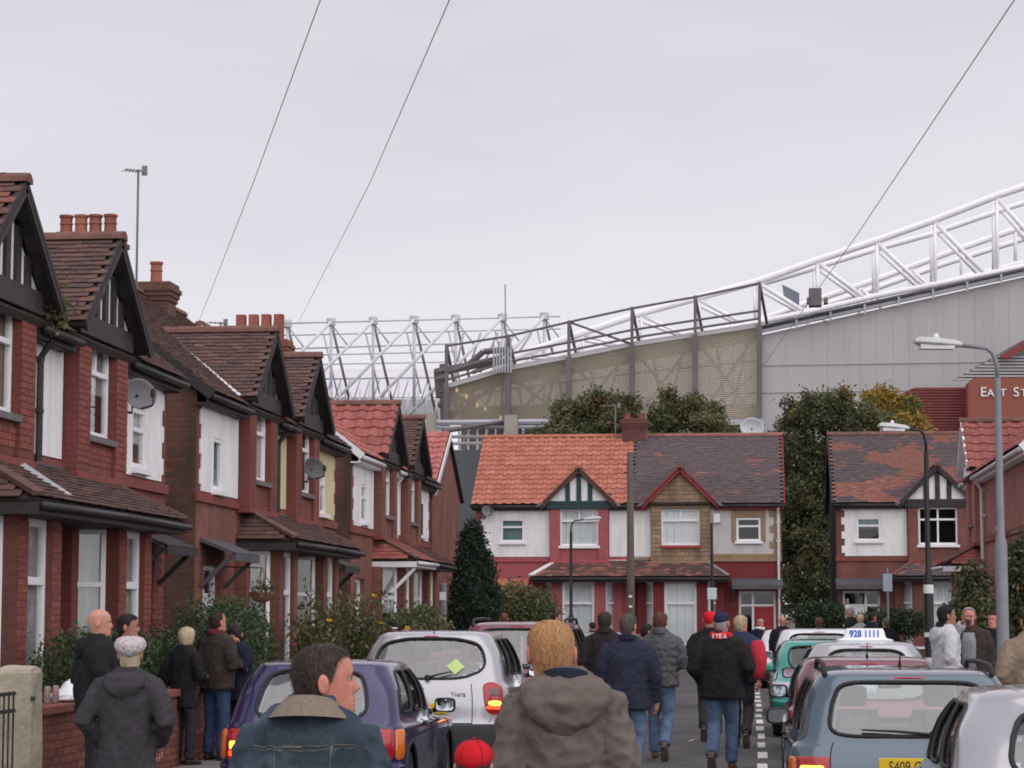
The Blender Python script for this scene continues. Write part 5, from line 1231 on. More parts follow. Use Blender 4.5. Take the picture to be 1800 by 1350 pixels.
    MB().box(-W * .4, W * .4, .5, ws0 - .2, .3, .4).build('cabin_floor', trimg, root)
    MB().box(-.1, .1, ws0 - (ws0 - lv[8][3]) * .9, ws0 - (ws0 - lv[8][3]) * .9 + .03, H - .22, H - .16).build('rear_view_mirror', rubber, root, bevel=.015)
    # door mirrors
    for sx in ((1,) if f.get('folded') else (-1, 1)):
        y = ws0 - .38; x = sx * (W / 2 + .055); b_ = MB(); rg = []
        for yy, k in ((-.05, .9), (-.02, 1), (.05, .9), (.1, .45)):
            rg.append([(x + math.copysign(abs(math.cos(t)) ** .5, math.cos(t)) * .105 * k, y + yy, zb + .05 + math.copysign(abs(math.sin(t)) ** .5, math.sin(t)) * .072 * k) for t in np.linspace(0, 6.283, 25)[:-1]])
        mo = b_.loft(rg).build('door_mirror', f.get('mirror', rubber), root, smooth=False); autosmooth(mo)
        MB().bar((x - sx * .07, y + .02, zb + .02), (sx * W * .46, y + .04, zb - .01), .06, .04).build('mirror_arm', rubber, mo)
        q = MB(); q.add([(x + math.copysign(abs(math.cos(t)) ** .5, math.cos(t)) * .085, y - .053, zb + .05 + math.copysign(abs(math.sin(t)) ** .5, math.sin(t)) * .056) for t in np.linspace(0, 6.283, 21)[:-1]], [tuple(range(20))]); q.build('mirror_glass', M('mirror_glass', (.6, .65, .7), .03, 0, 2, metal=1), mo)
    # handles
    for sx in (-1, 1):
        for sv in (.45, .6):
            p_ = sh.pt(sv * sx, 5.25); MB().bar(p_ + Vector((sx * .02, -.09, 0)), p_ + Vector((sx * .02, .09, 0)), .03, .028).build('door_handle', f.get('handle', rubber), root, bevel=.008)
    # panel gaps
    for sx in (-1, 1):
        for sv in (.52, .72): MB().tube([sh.pt(sv * sx, v) + sh.nrm(sv * sx, v) * .0 for v in np.linspace(1.6, 5.9, 16)], .005, 4).build('panel_gap', rubber, root)
    g0 = f.get('gap', .17)
    MB().tube([sh.pt(-g0, v) for v in np.linspace(5.8, 2.9, 14)] + [sh.pt(s_, 2.9) for s_ in np.linspace(-g0, g0, 16)] + [sh.pt(g0, v) for v in np.linspace(2.9, 5.8, 14)], .006, 5).build('tailgate_gap', rubber, root)
    if f.get('wiper'):
        a, b_, c = f['wiper']; p0 = sh.pt(a[0], a[1]) + sh.nrm(*a) * .02; p1 = sh.pt(b_[0], b_[1]) + sh.nrm(*b_) * .025; pm2 = sh.pt((a[0] + b_[0]) / 2, (a[1] + b_[1]) / 2 + .02) + sh.nrm((a[0] + b_[0]) / 2, (a[1] + b_[1]) / 2) * .03
        wp = MB().tube([p0, pm2, p1], [.016, .011, .007], 6).build('wiper', rubber, root); MB().lathe([(.03, -.02), (.03, .02), (.02, .03)], tuple(p0), 10).build('wiper_boss', rubber, wp)
    if f.get('plate'):
        s_, v, w2, h2, txt = f['plate']; p_ = sh.pt(s_, v); nn = sh.nrm(s_, v); 
        pl_ = MB().box(-w2 / 2, w2 / 2, -.012, 0, -h2 / 2, h2 / 2).build('number_plate', plate_y, root, loc=p_ + Vector((0, -.025, 0)), bevel=.01)
        if txt: deftext(txt, h2 * .95, 'plate_lettering', plate_k, pl_, Matrix.Translation((0, -.014, -h2 * .34)) @ Matrix.Rotation(R(90), 4, 'X') @ Matrix.Diagonal((.72, 1, 1, 1)), .001, align='CENTER')
    patch(sh, (0, 8.32, .045, .07, 6, 0), .008, .008, 3, 24).build('brake_lamp', lens_red, root, smooth=True)
    if f.get('rails'):
        for sx in (-1, 1):
            x = sx * W / 2 * .70; y0, y1 = lv[9][2] + .15, lv[9][3] - .1; z = H - .035
            MB().tube([(x, y0 - .12, z - .01), (x, y0, z + .05), (x, y0 + .1, z + .065), (x, (y0 + y1) / 2, z + .075), (x, y1 - .1, z + .065), (x, y1, z + .05), (x, y1 + .12, z - .01)], .02, 8).build('roof_rail', rubber, root, smooth=True)
    if f.get('aerial'):
        y, lean, ln_ = f['aerial']; p_ = Vector((f.get('ax', 0), y, H - .005)); MB().tube([p_, p_ + Vector((0, lean * .08, .04)), p_ + Vector((0, lean, ln_))], [.018, .008, .003], 6).build('aerial', rubber, root)
    if f.get('spoiler'):
        y = lv[9][2]; MB().loft([[(x, y + dy, H - .03 + dz) for dy, dz in ((.12, .0), (-.02, .0), (-.06, -.015), (.1, -.03))] for x in np.linspace(-W * .33, W * .33, 12)]).build('spoiler', pm_, root, smooth=True)
    if f.get('strip'):
        v, r_ = f['strip']; MB().tube([sh.pt(s_, v) + sh.nrm(s_, v) * .004 for s_ in np.linspace(-.75, .75, 90)], r_, 6).build('rub_strip', rubber, root, smooth=True)
    if f.get('badge'):
        tx, s_, v, sz, mt = f['badge']; p_ = sh.pt(s_, v); nn = sh.nrm(s_, v); ang = math.atan2(nn.z, -nn.y)
        deftext(tx, sz, 'badge', mt, root, Matrix.Translation(p_ + nn * .004) @ Matrix.Rotation(R(90) - ang, 4, 'X'), .002, align='CENTER')
    root['_sh'] = 0; del root['_sh']
    return root, sh
def levels(L, W, H, zb, tail=.10, top=.45, ws0=2.95, ws1=2.15, hood=.78, bump=.55, rr=.24, bow=.07, gw=.78, rf=.35):
    w_ = W / 2; m = (top + ws1) / 2
    return [(.20, .20, .12, L - .14, w_ * .92, rr, rf, bow), (.33, .30, .03, L - .05, w_ * .98, rr, rf, bow), (bump, .50, .0, L, w_ * .995, rr, rf, bow), (bump + .035, .56, .045, L - .05, w_ * .998, rr, rf, bow),
            ((bump + zb) / 2 + .02, .66, tail * .6, L - .09, w_, rr, rf, bow), (zb - .07, hood - .02, tail, L - .18, w_ * .985, rr, rf, bow), (zb, zb - .05, tail + .05, ws0, w_ * .93, rr * .9, rf, bow),
            (zb + (H - zb) * .48, zb + (H - zb) * .46, tail + .05 + (top - tail) * .40, ws0 - (ws0 - ws1) * .5, w_ * (.93 + gw) / 2 + .015, rr * .85, .3, bow * .9), (H - .095, H - .10, top - .06, ws1 + .11, w_ * gw, rr * .8, .26, bow * .8),
            (H - .03, H - .035, top + .03, ws1 - .03, w_ * (gw - .08), rr * .75, .24, bow * .7), (H - .004, H - .01, top + .35, ws1 - .4, w_ * (gw - .3), .14, .14, .03), (H, H - .005, m - .06, m + .06, w_ * .06, .02, .02, .0)]
def stdwins(rw=.185, r0=6.22, r1=8.0, side=((.40, .085), (.585, .09), (.72, .035)), s0=6.3, s1=7.95, rsq=5, skew=-.0, fw=.15):
    return dict(rear=(0, (r0 + r1) / 2, rw, (r1 - r0) / 2, rsq, 0), front=(1, 7.12, fw, .85, 6, 0), side=[(a, (s0 + s1) / 2, b, (s1 - s0) / 2, 5, skew) for a, b in side])
GC1 = 'cars parked on the left side'; GC2 = 'cars parked on the right side'
purple = paint('purple_blue', (.017, .012, .078), .25); silver = paint('silver', (.44, .43, .46), .45); maroon = paint('maroon', (.16, .035, .055)); dgrey = paint('dark_grey', (.07, .07, .08)); bluegrey = paint('grey_blue', (.09, .125, .158), .4); teal = paint('teal', (.02, .30, .24), .15); whitep = paint('white', (.70, .69, .72), .1)
# purple hatchback, near left
car('dark purple hatchback with a lit tail lamp, nearest car on the left', PX(538, 19.7), 19.7, levels(4.0, 1.66, 1.39, .87, .10, .56, 2.95, 2.1, bump=.46, rr=.36, bow=.12, gw=.75), purple, group=GC1, L=4.0, W=1.66, wb=(.72, 3.2),
    wins=stdwins(.195, 6.0, 8.12, ((.375, .075), (.55, .085), (.69, .035)), skew=.02), bumper=(purple, .5),
    lights=[((.208, 4.1, .030, .95, 5, 0), lens_red, 'tail_light'), ((.252, 4.1, .013, .9, 5, 0), lens_amber, 'indicator'), ((.205, 3.85, .022, .22, 6, 0), lit_yel, 'lit_lamp+L'), ((.205, 3.5, .024, .14, 6, 0), lit_red, 'lit_lamp_rim+L')],
    features=dict(wiper=((0, 6.2), (-.12, 6.45), 0), plate=(0, 3.6, .52, .11, ''), mirror=rubber, rs=1.1))
# silver MPV
_, s_mpv = car('silver people carrier with rounded rear window and green diamond sticker', PX(748, 24.6), 24.6, levels(4.28, 1.75, 1.62, 1.07, .10, .50, 3.35, 2.5, hood=.9, bump=.60, rr=.36, bow=.12, gw=.74), silver, group=GC1, L=4.28, W=1.75, wb=(.80, 3.5), wr=.31,
    wins=stdwins(.215, 6.15, 8.1, ((.36, .05), (.485, .06), (.63, .07)), rsq=3.6, skew=.01), bumper=(trimg, 2.4),
    lights=[((.222, 4.7, .024, 1.3, 3, 0), lens_red, 'tail_light'), ((.222, 4.7, .015, .42, 2.2, 0), lens_clear, 'lamp_lens'), ((.222, 3.95, .016, .14, 3, 0), lit_yel, 'lit_lamp+R'), ((.222, 3.75, .018, .1, 3, 0), lit_red, 'lit_lamp_rim+R')],
    features=dict(wiper=((.0, 6.16), (.1, 6.4), 0), aerial=(.66, -.05, .42), badge=('Xsara', .12, 4.35, .075, trimg), plate=(0, 3.7, .5, .11, ''), rs=1.15, gap=.175))
st_ = MB().add([(-.085, 0, 0), (0, 0, -.085), (.085, 0, 0), (0, 0, .085)], [(0, 1, 2, 3)])
p_ = s_mpv.pt(.115, 6.62); nn = s_mpv.nrm(.115, 6.62)
stk = MB(); a = Vector((1, 0, 0)); a = (a - nn * a.dot(nn)).normalized(); b_ = nn.cross(a); stk.add([p_ + nn * .002 + a * .1, p_ + nn * .002 + b_ * .1, p_ + nn * .002 - a * .1, p_ + nn * .002 - b_ * .1], [(0, 1, 2, 3)])
stk.build('window_sticker', M('green_sticker', (.50, .66, .24), .6, .1, 8), bpy.data.objects['parked_car.001'] if 'parked_car.001' in bpy.data.objects else None)
car('maroon people carrier with roof rails behind the silver one', PX(905, 30.3), 30.3, levels(4.5, 1.78, 1.70, 1.06, .10, .42, 3.5, 2.7, hood=.95, bump=.6, rr=.28, bow=.08), maroon, group=GC1, L=4.5, W=1.78, wb=(.85, 3.6),
    wins=stdwins(.195, 6.12, 8.0, ((.36, .055), (.49, .06), (.64, .07))), bumper=(maroon, .5), lights=[((.235, 5.2, .03, 1.0, 5, 0), lens_red, 'tail_light')], features=dict(wiper=((0, 6.15), (.1, 6.35), 0), rails=True, rs=1.2))
car('dark grey hatchback half hidden behind the walking men', PX(1010, 36.2), 36.2, levels(4.1, 1.70, 1.50, .97, .1, .55, 3.1, 2.3, rr=.28), dgrey, group=GC1, L=4.1, W=1.7, wins=stdwins(.185), bumper=(trimg, 2.3), lights=[((.22, 4.6, .025, .9, 5, 0), lens_red, 'tail_light')], features=dict(rs=1.1))
car('second dark car far along the left kerb', PX(1055, 43), 43, levels(4.1, 1.70, 1.46, .95, .1, .55, 3.1, 2.3, rr=.28), paint('navy', (.02, .025, .05)), group=GC1, L=4.1, W=1.7, wins=stdwins(.185), bumper=(trimg, 2.3), lights=[((.22, 4.6, .025, .9, 5, 0), lens_red, 'tail_light')], features=dict(rs=1.1))
# right side
car('silver car cut by the bottom right corner of the picture', PX(1968, 11.8), 11.8, levels(4.3, 1.74, 1.40, .92, .22, .80, 3.1, 2.3, bump=.58, rr=.36, bow=.14, gw=.74), silver, group=GC2, L=4.3, W=1.74, wb=(.85, 3.45), zoff=0,
    wins=stdwins(.19, 6.1, 7.95, ((.385, .075), (.56, .085), (.70, .04)), skew=.03), bumper=(silver, .5), lights=[((.24, 4.6, .05, .8, 4, 0), lens_red, 'tail_light')], features=dict(rs=1.3, wiper=((0, 6.12), (.1, 6.35), 0), folded=True))
car('grey blue estate car with roof rails and yellow plate', PX(1601, 17.2), 17.2, levels(4.75, 1.80, 1.385, .87, .14, .40, 3.4, 2.6, bump=.48, rr=.26, bow=.08, gw=.78), bluegrey, group=GC2, L=4.75, W=1.8, wb=(1.0, 3.8), wr=.31,
    wins=stdwins(.185, 6.1, 8.0, ((.345, .05), (.475, .065), (.63, .075)), rsq=6), bumper=(bluegrey, .5), lights=[((.205, 3.85, .036, .55, 6, 0), lens_red, 'tail_light'), ((.258, 3.85, .015, .5, 6, 0), lens_amber, 'indicator'), ((.205, 3.7, .026, .2, 6, 0), lit_yel, 'lit_lamp+L')],
    features=dict(wiper=((.05, 6.14), (-.11, 6.28), 0), rails=True, plate=(.0, 3.9, .5, .12, 'S409 OPD'), rs=1.25, aerial=(1.4, -.1, .12)))
car('maroon hatchback between the estate car and the taxi', PX(1531, 22.9), 22.9, levels(4.0, 1.68, 1.37, .91, .12, .55, 3.0, 2.2, rr=.28), maroon, group=GC2, L=4.0, W=1.68, wins=stdwins(.19), bumper=(trimg, 2.3), lights=[((.22, 4.5, .028, .8, 5, 0), lens_red, 'tail_light')], features=dict(aerial=(.9, -.1, .15), rs=1.1, mirror=rubber))
_, s_tx = car('silver taxi with a white roof sign', PX(1528, 28.2), 28.2, levels(4.5, 1.74, 1.46, .97, .5, .95, 3.3, 2.4, rr=.34, bow=.1, gw=.75), silver, group=GC2, L=4.5, W=1.74, wins=stdwins(.19, 6.1, 7.95), bumper=(silver, .5), lights=[((.22, 4.5, .028, .8, 5, 0), lens_red, 'tail_light')], features=dict(rs=1.4), cat='taxi')
root = thing('taxi_sign', 'white taxi roof sign with blue numbers 928 1111', 'sign', (PX(1519, 29.6), 29.6, 1.455))
tsg = MB(); rg = []
for z, w2, d2 in ((0, .36, .12), (.02, .37, .125), (.035, .30, .11), (.05, .27, .09), (.14, .245, .06), (.165, .23, .04)):
    rg.append([(math.copysign(abs(math.cos(t)) ** .4, math.cos(t)) * w2, math.copysign(abs(math.sin(t)) ** .5, math.sin(t)) * d2, z) for t in np.linspace(0, 6.283, 29)[:-1]])
autosmooth(tsg.loft(rg).build('sign_box', M('sign_white', (.85, .86, .88), .4, .02, 4), root), 30)
deftext('928 1111', .125, 'number', M('sign_blue', (.03, .13, .5), .5, .03, 4), root, Matrix.Translation((0, -.088, .06)) @ Matrix.Rotation(R(72), 4, 'X') @ Matrix.Diagonal((.82, 1, 1, 1)), .004, align='CENTER', bold=.004)
car('teal hatchback facing the camera beside the taxi', PX(1452, 34.3), 37.4, levels(3.7, 1.64, 1.42, .95, .1, .5, 2.85, 2.1, rr=.34, rf=.45, bow=.1, hood=.82), teal, rz=R(180), group=GC2, L=3.7, W=1.64, wb=(.7, 2.95), wins=stdwins(.19), bumper=(teal, .5), lights=[((.84, 4.6, .05, .4, 3, 0), M('headlight', (.6, .62, .64), .1, .05, 10, metal=.3), 'headlight')], features=dict(mirror=teal, rs=1.0))
car('white hatchback behind the teal car', PX(1441, 40.5), 40.5, levels(4.1, 1.72, 1.55, 1.0, .1, .5, 3.1, 2.3, rr=.28), whitep, group=GC2, L=4.1, W=1.72, wins=stdwins(.19), bumper=(whitep, .5), lights=[((.22, 4.6, .025, .9, 5, 0), lens_red, 'tail_light')], features=dict(mirror=whitep, aerial=(.8, -.1, .35), rs=1.1))
car('white car far along the right kerb past the bald man in black', PX(1392, 56), 56, levels(4.2, 1.70, 1.44, .95, .3, .8, 3.1, 2.2, rr=.28), whitep, group=GC2, L=4.2, W=1.7, wins=stdwins(.185), bumper=(trimg, 2.0), lights=[((.22, 4.6, .025, .9, 5, 0), lens_red, 'tail_light')], features=dict(mirror=whitep, rs=1.1))
# ------------------------------------------------------------------ people
def skinmat(name, c):
    m = M(name, c, .5, .16, 38, .2, 160, tint=(c[0] * 1.08, c[1] * .95, c[2] * .95)); b = m.node_tree.nodes['Principled BSDF']
    b.inputs['Subsurface Weight'].default_value = .12; b.inputs['Subsurface Radius'].default_value = (.01, .004, .002); b.inputs['Subsurface Scale'].default_value = 1; return m
skin = skinmat('skin', (.52, .27, .20)); skin_r = skinmat('skin_ruddy', (.55, .235, .175)); skin_d = skinmat('skin_tan', (.36, .18, .12))
def cloth(name, c, rough=.9, var=.2, sc=7, bump=.35, bs=90, dirt=None): return M('cloth_' + name, c, rough, var, sc, bump, bs, spec=.2, dirt=dirt)
jeans = cloth('blue_jeans', (.09, .13, .215), var=.3, sc=9, bs=160, dirt=((.17, .23, .33), 4, .5)); jeans_d = cloth('dark_jeans', (.04, .065, .14), var=.3, sc=9); blackc = cloth('black', (.016, .015, .017)); darkt = cloth('dark_trousers', (.03, .03, .036))
shoe_m = M('dark_shoe', (.03, .024, .02), .6, .2, 15); shoe_b = M('brown_shoe', (.11, .055, .03), .6, .2, 15); sole_m = M('shoe_sole', (.14, .11, .09), .8, .15, 15)
def interp(xs, ys, x):
    return float(np.interp(x, xs, ys))
HT = [-.45, -.3, -.12, .0, .06, .15, .25, .36, .5, .62, .75, .86, .94, .985, 1.0]
HW = [.066, .060, .057, .052, .055, .061, .065, .069, .074, .0765, .0755, .066, .047, .024, .0]
HF = [.050, .042, .042, .070, .090, .092, .090, .0925, .090, .094, .090, .074, .048, .022, -.01]
HB = [-.085, -.078, -.074, -.074, -.076, -.080, -.086, -.094, -.103, -.106, -.101, -.086, -.062, -.036, -.01]
def head_pt(th, t, hh=.235):
    w_, f, b = interp(HT, HW, t), interp(HT, HF, t), interp(HT, HB, t)
    s_, c = math.sin(th), math.cos(th); x = w_ * math.copysign(abs(s_) ** .9, s_); y = f * c if c > 0 else -b * c
    if c > 0 and t > -.05:
        A = interp([.28, .32, .355, .39, .46, .53, .57], [0, .011, .021, .020, .012, .005, 0], t); y += A * math.exp(-(x / .0145) ** 2)
        y -= .011 * math.exp(-((abs(x) - .031) / .015) ** 2 - ((t - .505) / .045) ** 2)
        y += .005 * math.exp(-((abs(x) - .028) / .022) ** 2 - ((t - .575) / .03) ** 2)
        y += .007 * math.exp(-(x / .022) ** 2 - ((t - .225) / .022) ** 2) + .0065 * math.exp(-(x / .02) ** 2 - ((t - .165) / .022) ** 2) - .003 * math.exp(-(x / .028) ** 2 - ((t - .195) / .01) ** 2)
        y += .006 * math.exp(-(x / .02) ** 2 - ((t - .05) / .05) ** 2)
    return Vector((x, y, t * hh))
class Head:
    def __init__(s, z0, yaw, tilt, fwd=.035, hx=0):
        s.hx = hx; s.z0 = z0; s.yaw = yaw; s.tilt = tilt; s.fwd = fwd
    def place(s, p, t):                        # twist grows up the neck
        k = min(max((t + .35) / .35, 0), 1); q = Matrix.Rotation(s.yaw * k, 3, 'Z') @ Matrix.Rotation(s.tilt * k, 3, 'X') @ p
        return q + Vector((s.hx * k, s.fwd * k, s.z0))
    def at(s, th, t, off=0.0):
        p = head_pt(th, t)
        if off:
            e = .02; a = head_pt(th + e, t) - head_pt(th - e, t); b = head_pt(th, min(t + e, 1.0)) - head_pt(th, t - e); n = b.cross(a)
            n = n.normalized() if n.length > 1e-9 else Vector((0, 0, 1))
            if n.dot(p - Vector((0, 0, .11))) < 0: n = -n
            p = p + n * off
        return s.place(p, t)
def head_mesh(m, hd, nth=44, nt=50):
    ts = [-.45 + 1.45 * (i / nt) for i in range(nt + 1)]; rg = [[hd.at(2 * math.pi * j / nth, min(t, .999)) for j in range(nth)] for t in ts]; m.loft(rg)
    for sx in (-1, 1):                         # ears
        rr = []; c = Vector((sx * .0745, -.012, .46 * .235))
        for k, (o_, q) in enumerate(((-.008, .8), (.004, 1), (.012, 1.05), (.018, .85), (.0165, .4))):
            rr.append([hd.place(c + Vector((sx * o_, math.cos(a) * .0165 * q - abs(o_) * .6, math.sin(a) * .029 * q + (.004 if math.sin(a) > 0 else 0))), .46) for a in np.linspace(0, 6.283, 15)[:-1]])
        m.loft(rr if sx > 0 else rr)
HAIR = dict(short=([0, .9, 1.2, 1.45, 1.62, 1.9, 2.3, 3.15], [.84, .83, .76, .5, .42, .30, .17, .14]), full=([0, .9, 1.2, 1.45, 1.62, 1.9, 2.3, 3.15], [.80, .79, .68, .45, .38, .22, .06, .02]), receding=([0, .5, .9, 1.2, 1.45, 1.62, 1.9, 2.3, 3.15], [.95, .9, .86, .78, .5, .42, .30, .17, .14]),
            bob=([0, .6, 1.0, 1.3, 1.6, 2.0, 3.15], [.74, .68, .3, .02, -.02, -.08, -.1]), fringe=([0, 1.2, 1.5, 1.62, 1.9, 2.3, 3.15], [.985, .98, .72, .5, .3, .17, .14]), cap=([0, 1, 1.6, 2.4, 3.15], [.70, .68, .60, .52, .48]), beret=([0, 1, 1.6, 2.4, 3.15], [.70, .66, .58, .46, .40]), beanie=([0, 1, 1.6, 2.4, 3.15], [.66, .62, .48, .34, .30]))
def hair_mesh(hd, kind, thick, wob, nth=56, nk=16, seed=0, bulge=0, top=1.0):
    m = MB(); rg = []; xs, ys = HAIR[kind]
    for k in range(nk + 1):
        q = k / nk; ring = []
        for j in range(nth):
            th = 2 * math.pi * j / nth; a = th if th <= math.pi else 2 * math.pi - th; t0 = interp(xs, ys, a); t = t0 + (.997 - t0) * (q ** .85)
            n = mnoise.noise(Vector((math.sin(th) * 3.2, math.cos(th) * 3.2, t * 5 + seed * 7.1)))
            o_ = thick * min(1, .25 + q * 4) * (.75 if q > .97 else 1) + n * wob + bulge * math.sin(math.pi * min(1, q * 1.1)) ** .7 * (1 if q < .95 else .6)
            ring.append(hd.at(th, t, o_))
        rg.append(ring)
    m.loft(rg); return m
def strands(hd, kind, n, ln_, wd, seed=1, lift=.006, spread=.5):
    rng = np.random.default_rng(seed); xs, ys = HAIR[kind]; m = MB()
    for i in range(n):
        th = rng.uniform(0, 2 * math.pi); a = th if th <= math.pi else 2 * math.pi - th; t0 = interp(xs, ys, a); t = t0 + (.99 - t0) * rng.uniform(.02, 1) ** .8
        l = ln_ * rng.uniform(.5, 1.2); dt = -l / .235; dth = rng.normal() * spread * l / .09; pts = []
        for k in range(4):
            q = k / 3; tt = max(t + dt * q, t0 - .06); pts.append(hd.at(th + dth * q, min(tt, .995), lift + rng.uniform(.001, .006) * (1 + .6 * q)))
        sd_ = (pts[3] - pts[0]).cross(pts[0] - hd.place(Vector((0, 0, .12)), 1))
        if sd_.length < 1e-6: continue
        sd_.normalize(); vs = []
        for k, p in enumerate(pts): w2 = wd * (1 - .28 * k); vs += [p - sd_ * w2, p + sd_ * w2]
        m.add(vs, [(2 * k, 2 * k + 1, 2 * k + 3, 2 * k + 2) for k in range(3)], int(rng.integers(0, 2)))
    return m
def ell(cx, cy, z, rx, ry, n=20, sq=2.3):
    o = []
    for j in range(n):
        t = 2 * math.pi * j / n; c, s_ = math.cos(t), math.sin(t); o.append(Vector((cx + math.copysign(abs(c) ** (2 / sq), c) * rx, cy + math.copysign(abs(s_) ** (2 / sq), s_) * ry, z)))
    return o
def hand(m, w_, d, up, side, curl=.7):
    """palm and five fingers, w_: wrist point, d: pointing direction, up: back of the hand, side: thumb direction"""
    d = d.normalized(); up = (up - d * up.dot(d)).normalized(); sd_ = d.cross(up).normalized()
    if sd_.dot(side) < 0: sd_ = -sd_
    rg = [[w_ + d * (l * .09) + sd_ * (math.cos(a) * wd) + up * (math.sin(a) * hg) for a in np.linspace(0, 6.283, 13)[:-1]] for l, wd, hg in ((-.1, .026, .022), (.2, .034, .017), (.6, .041, .016), (1, .040, .013))]
    m.loft(rg)
    for k, (o_, l) in enumerate(((.030, .068), (.010, .078), (-.010, .072), (-.029, .058))):
        p0 = w_ + d * .085 + sd_ * o_; p1 = p0 + (d * math.cos(curl * .5) - up * math.sin(curl * .5)) * l * .45; p2 = p1 + (d * math.cos(curl * 1.3) - up * math.sin(curl * 1.3)) * l * .32; p3 = p2 + (d * math.cos(curl * 1.9) - up * math.sin(curl * 1.9)) * l * .25
        m.tube([p0, p1, p2, p3], [.0095, .009, .008, .006], 7)
    p0 = w_ + d * .025 + sd_ * .03; p1 = p0 + (d * .6 + sd_ * .7 - up * .2) * .045; p2 = p1 + (d * .9 + sd_ * .15 - up * .4) * .035; m.tube([p0, p1, p2], [.012, .0105, .0075], 7)
LEG = dict(stand=(((.095, 0, .92), (.10, .02, .50), (.105, -.01, .09), 0), ((-.095, 0, .92), (-.10, .02, .50), (-.105, -.01, .09), 0)),
           walk=(((.085, 0, .92), (.09, .15, .52), (.085, .12, .09), -.0), ((-.085, 0, .92), (-.09, .03, .50), (-.08, -.33, .20), -.9)),
           walk2=(((.085, 0, .92), (.09, .03, .50), (.08, -.33, .20), -.9), ((-.085, 0, .92), (-.09, .15, .52), (-.085, .12, .09), 0)),
           stroll=(((.09, 0, .92), (.095, .08, .50), (.09, .12, .085), .05), ((-.09, 0, .92), (-.095, .0, .49), (-.09, -.16, .11), -.35)))
ARM = dict(down=((.195, -.01, 1.385), (.265, -.05, 1.13), (.27, .05, .88)), pocket=((.195, -.01, 1.385), (.305, -.09, 1.14), (.215, .09, .97)), front=((.195, -.01, 1.385), (.275, -.02, 1.13), (.10, .24, 1.13)), mouth=((.195, -.01, 1.385), (.27, .12, 1.18), (.07, .22, 1.45)), eat=((.195, -.01, 1.385), (.27, .06, 1.15), (.05, .23, 1.36)), drink=((.195, -.01, 1.385), (.29, .18, 1.32), (.10, .24, 1.52)), phone=((.195, -.01, 1.385), (.275, .02, 1.14), (.12, .24, 1.25)), swing_f=((.195, 0, 1.385), (.27, .04, 1.13), (.25, .24, .97)), swing_b=((.195, -.02, 1.385), (.265, -.17, 1.15), (.25, -.22, .90)))
def remesh(o, vox, smooth=3, fold=0.0, fscale=.12, seed=0):
    r_ = o.modifiers.new('remesh', 'REMESH'); r_.mode = 'VOXEL'; r_.voxel_size = vox; r_.use_smooth_shade = True
    s_ = o.modifiers.new('smooth', 'SMOOTH'); s_.iterations = smooth; s_.factor = .5
    if fold:
        key = 'folds_%.2f' % fscale; tx = bpy.data.textures.get(key) or bpy.data.textures.new(key, 'CLOUDS'); tx.noise_scale = fscale; tx.noise_depth = 3; tx.noise_type = 'SOFT_NOISE'
        d = o.modifiers.new('folds', 'DISPLACE'); d.texture = tx; d.strength = fold; d.mid_level = .5; d.texture_coords = 'GLOBAL'
        if vox < .0155:
            tx2 = bpy.data.textures.get('creases') or bpy.data.textures.new('creases', 'MUSGRAVE'); tx2.noise_scale = .07; tx2.musgrave_type = 'RIDGED_MULTIFRACTAL'
            d2 = o.modifiers.new('creases', 'DISPLACE'); d2.texture = tx2; d2.strength = fold * .28; d2.mid_level = .6; d2.texture_coords = 'GLOBAL'; sm2 = o.modifiers.new('soften', 'SMOOTH'); sm2.iterations = 1
    return o
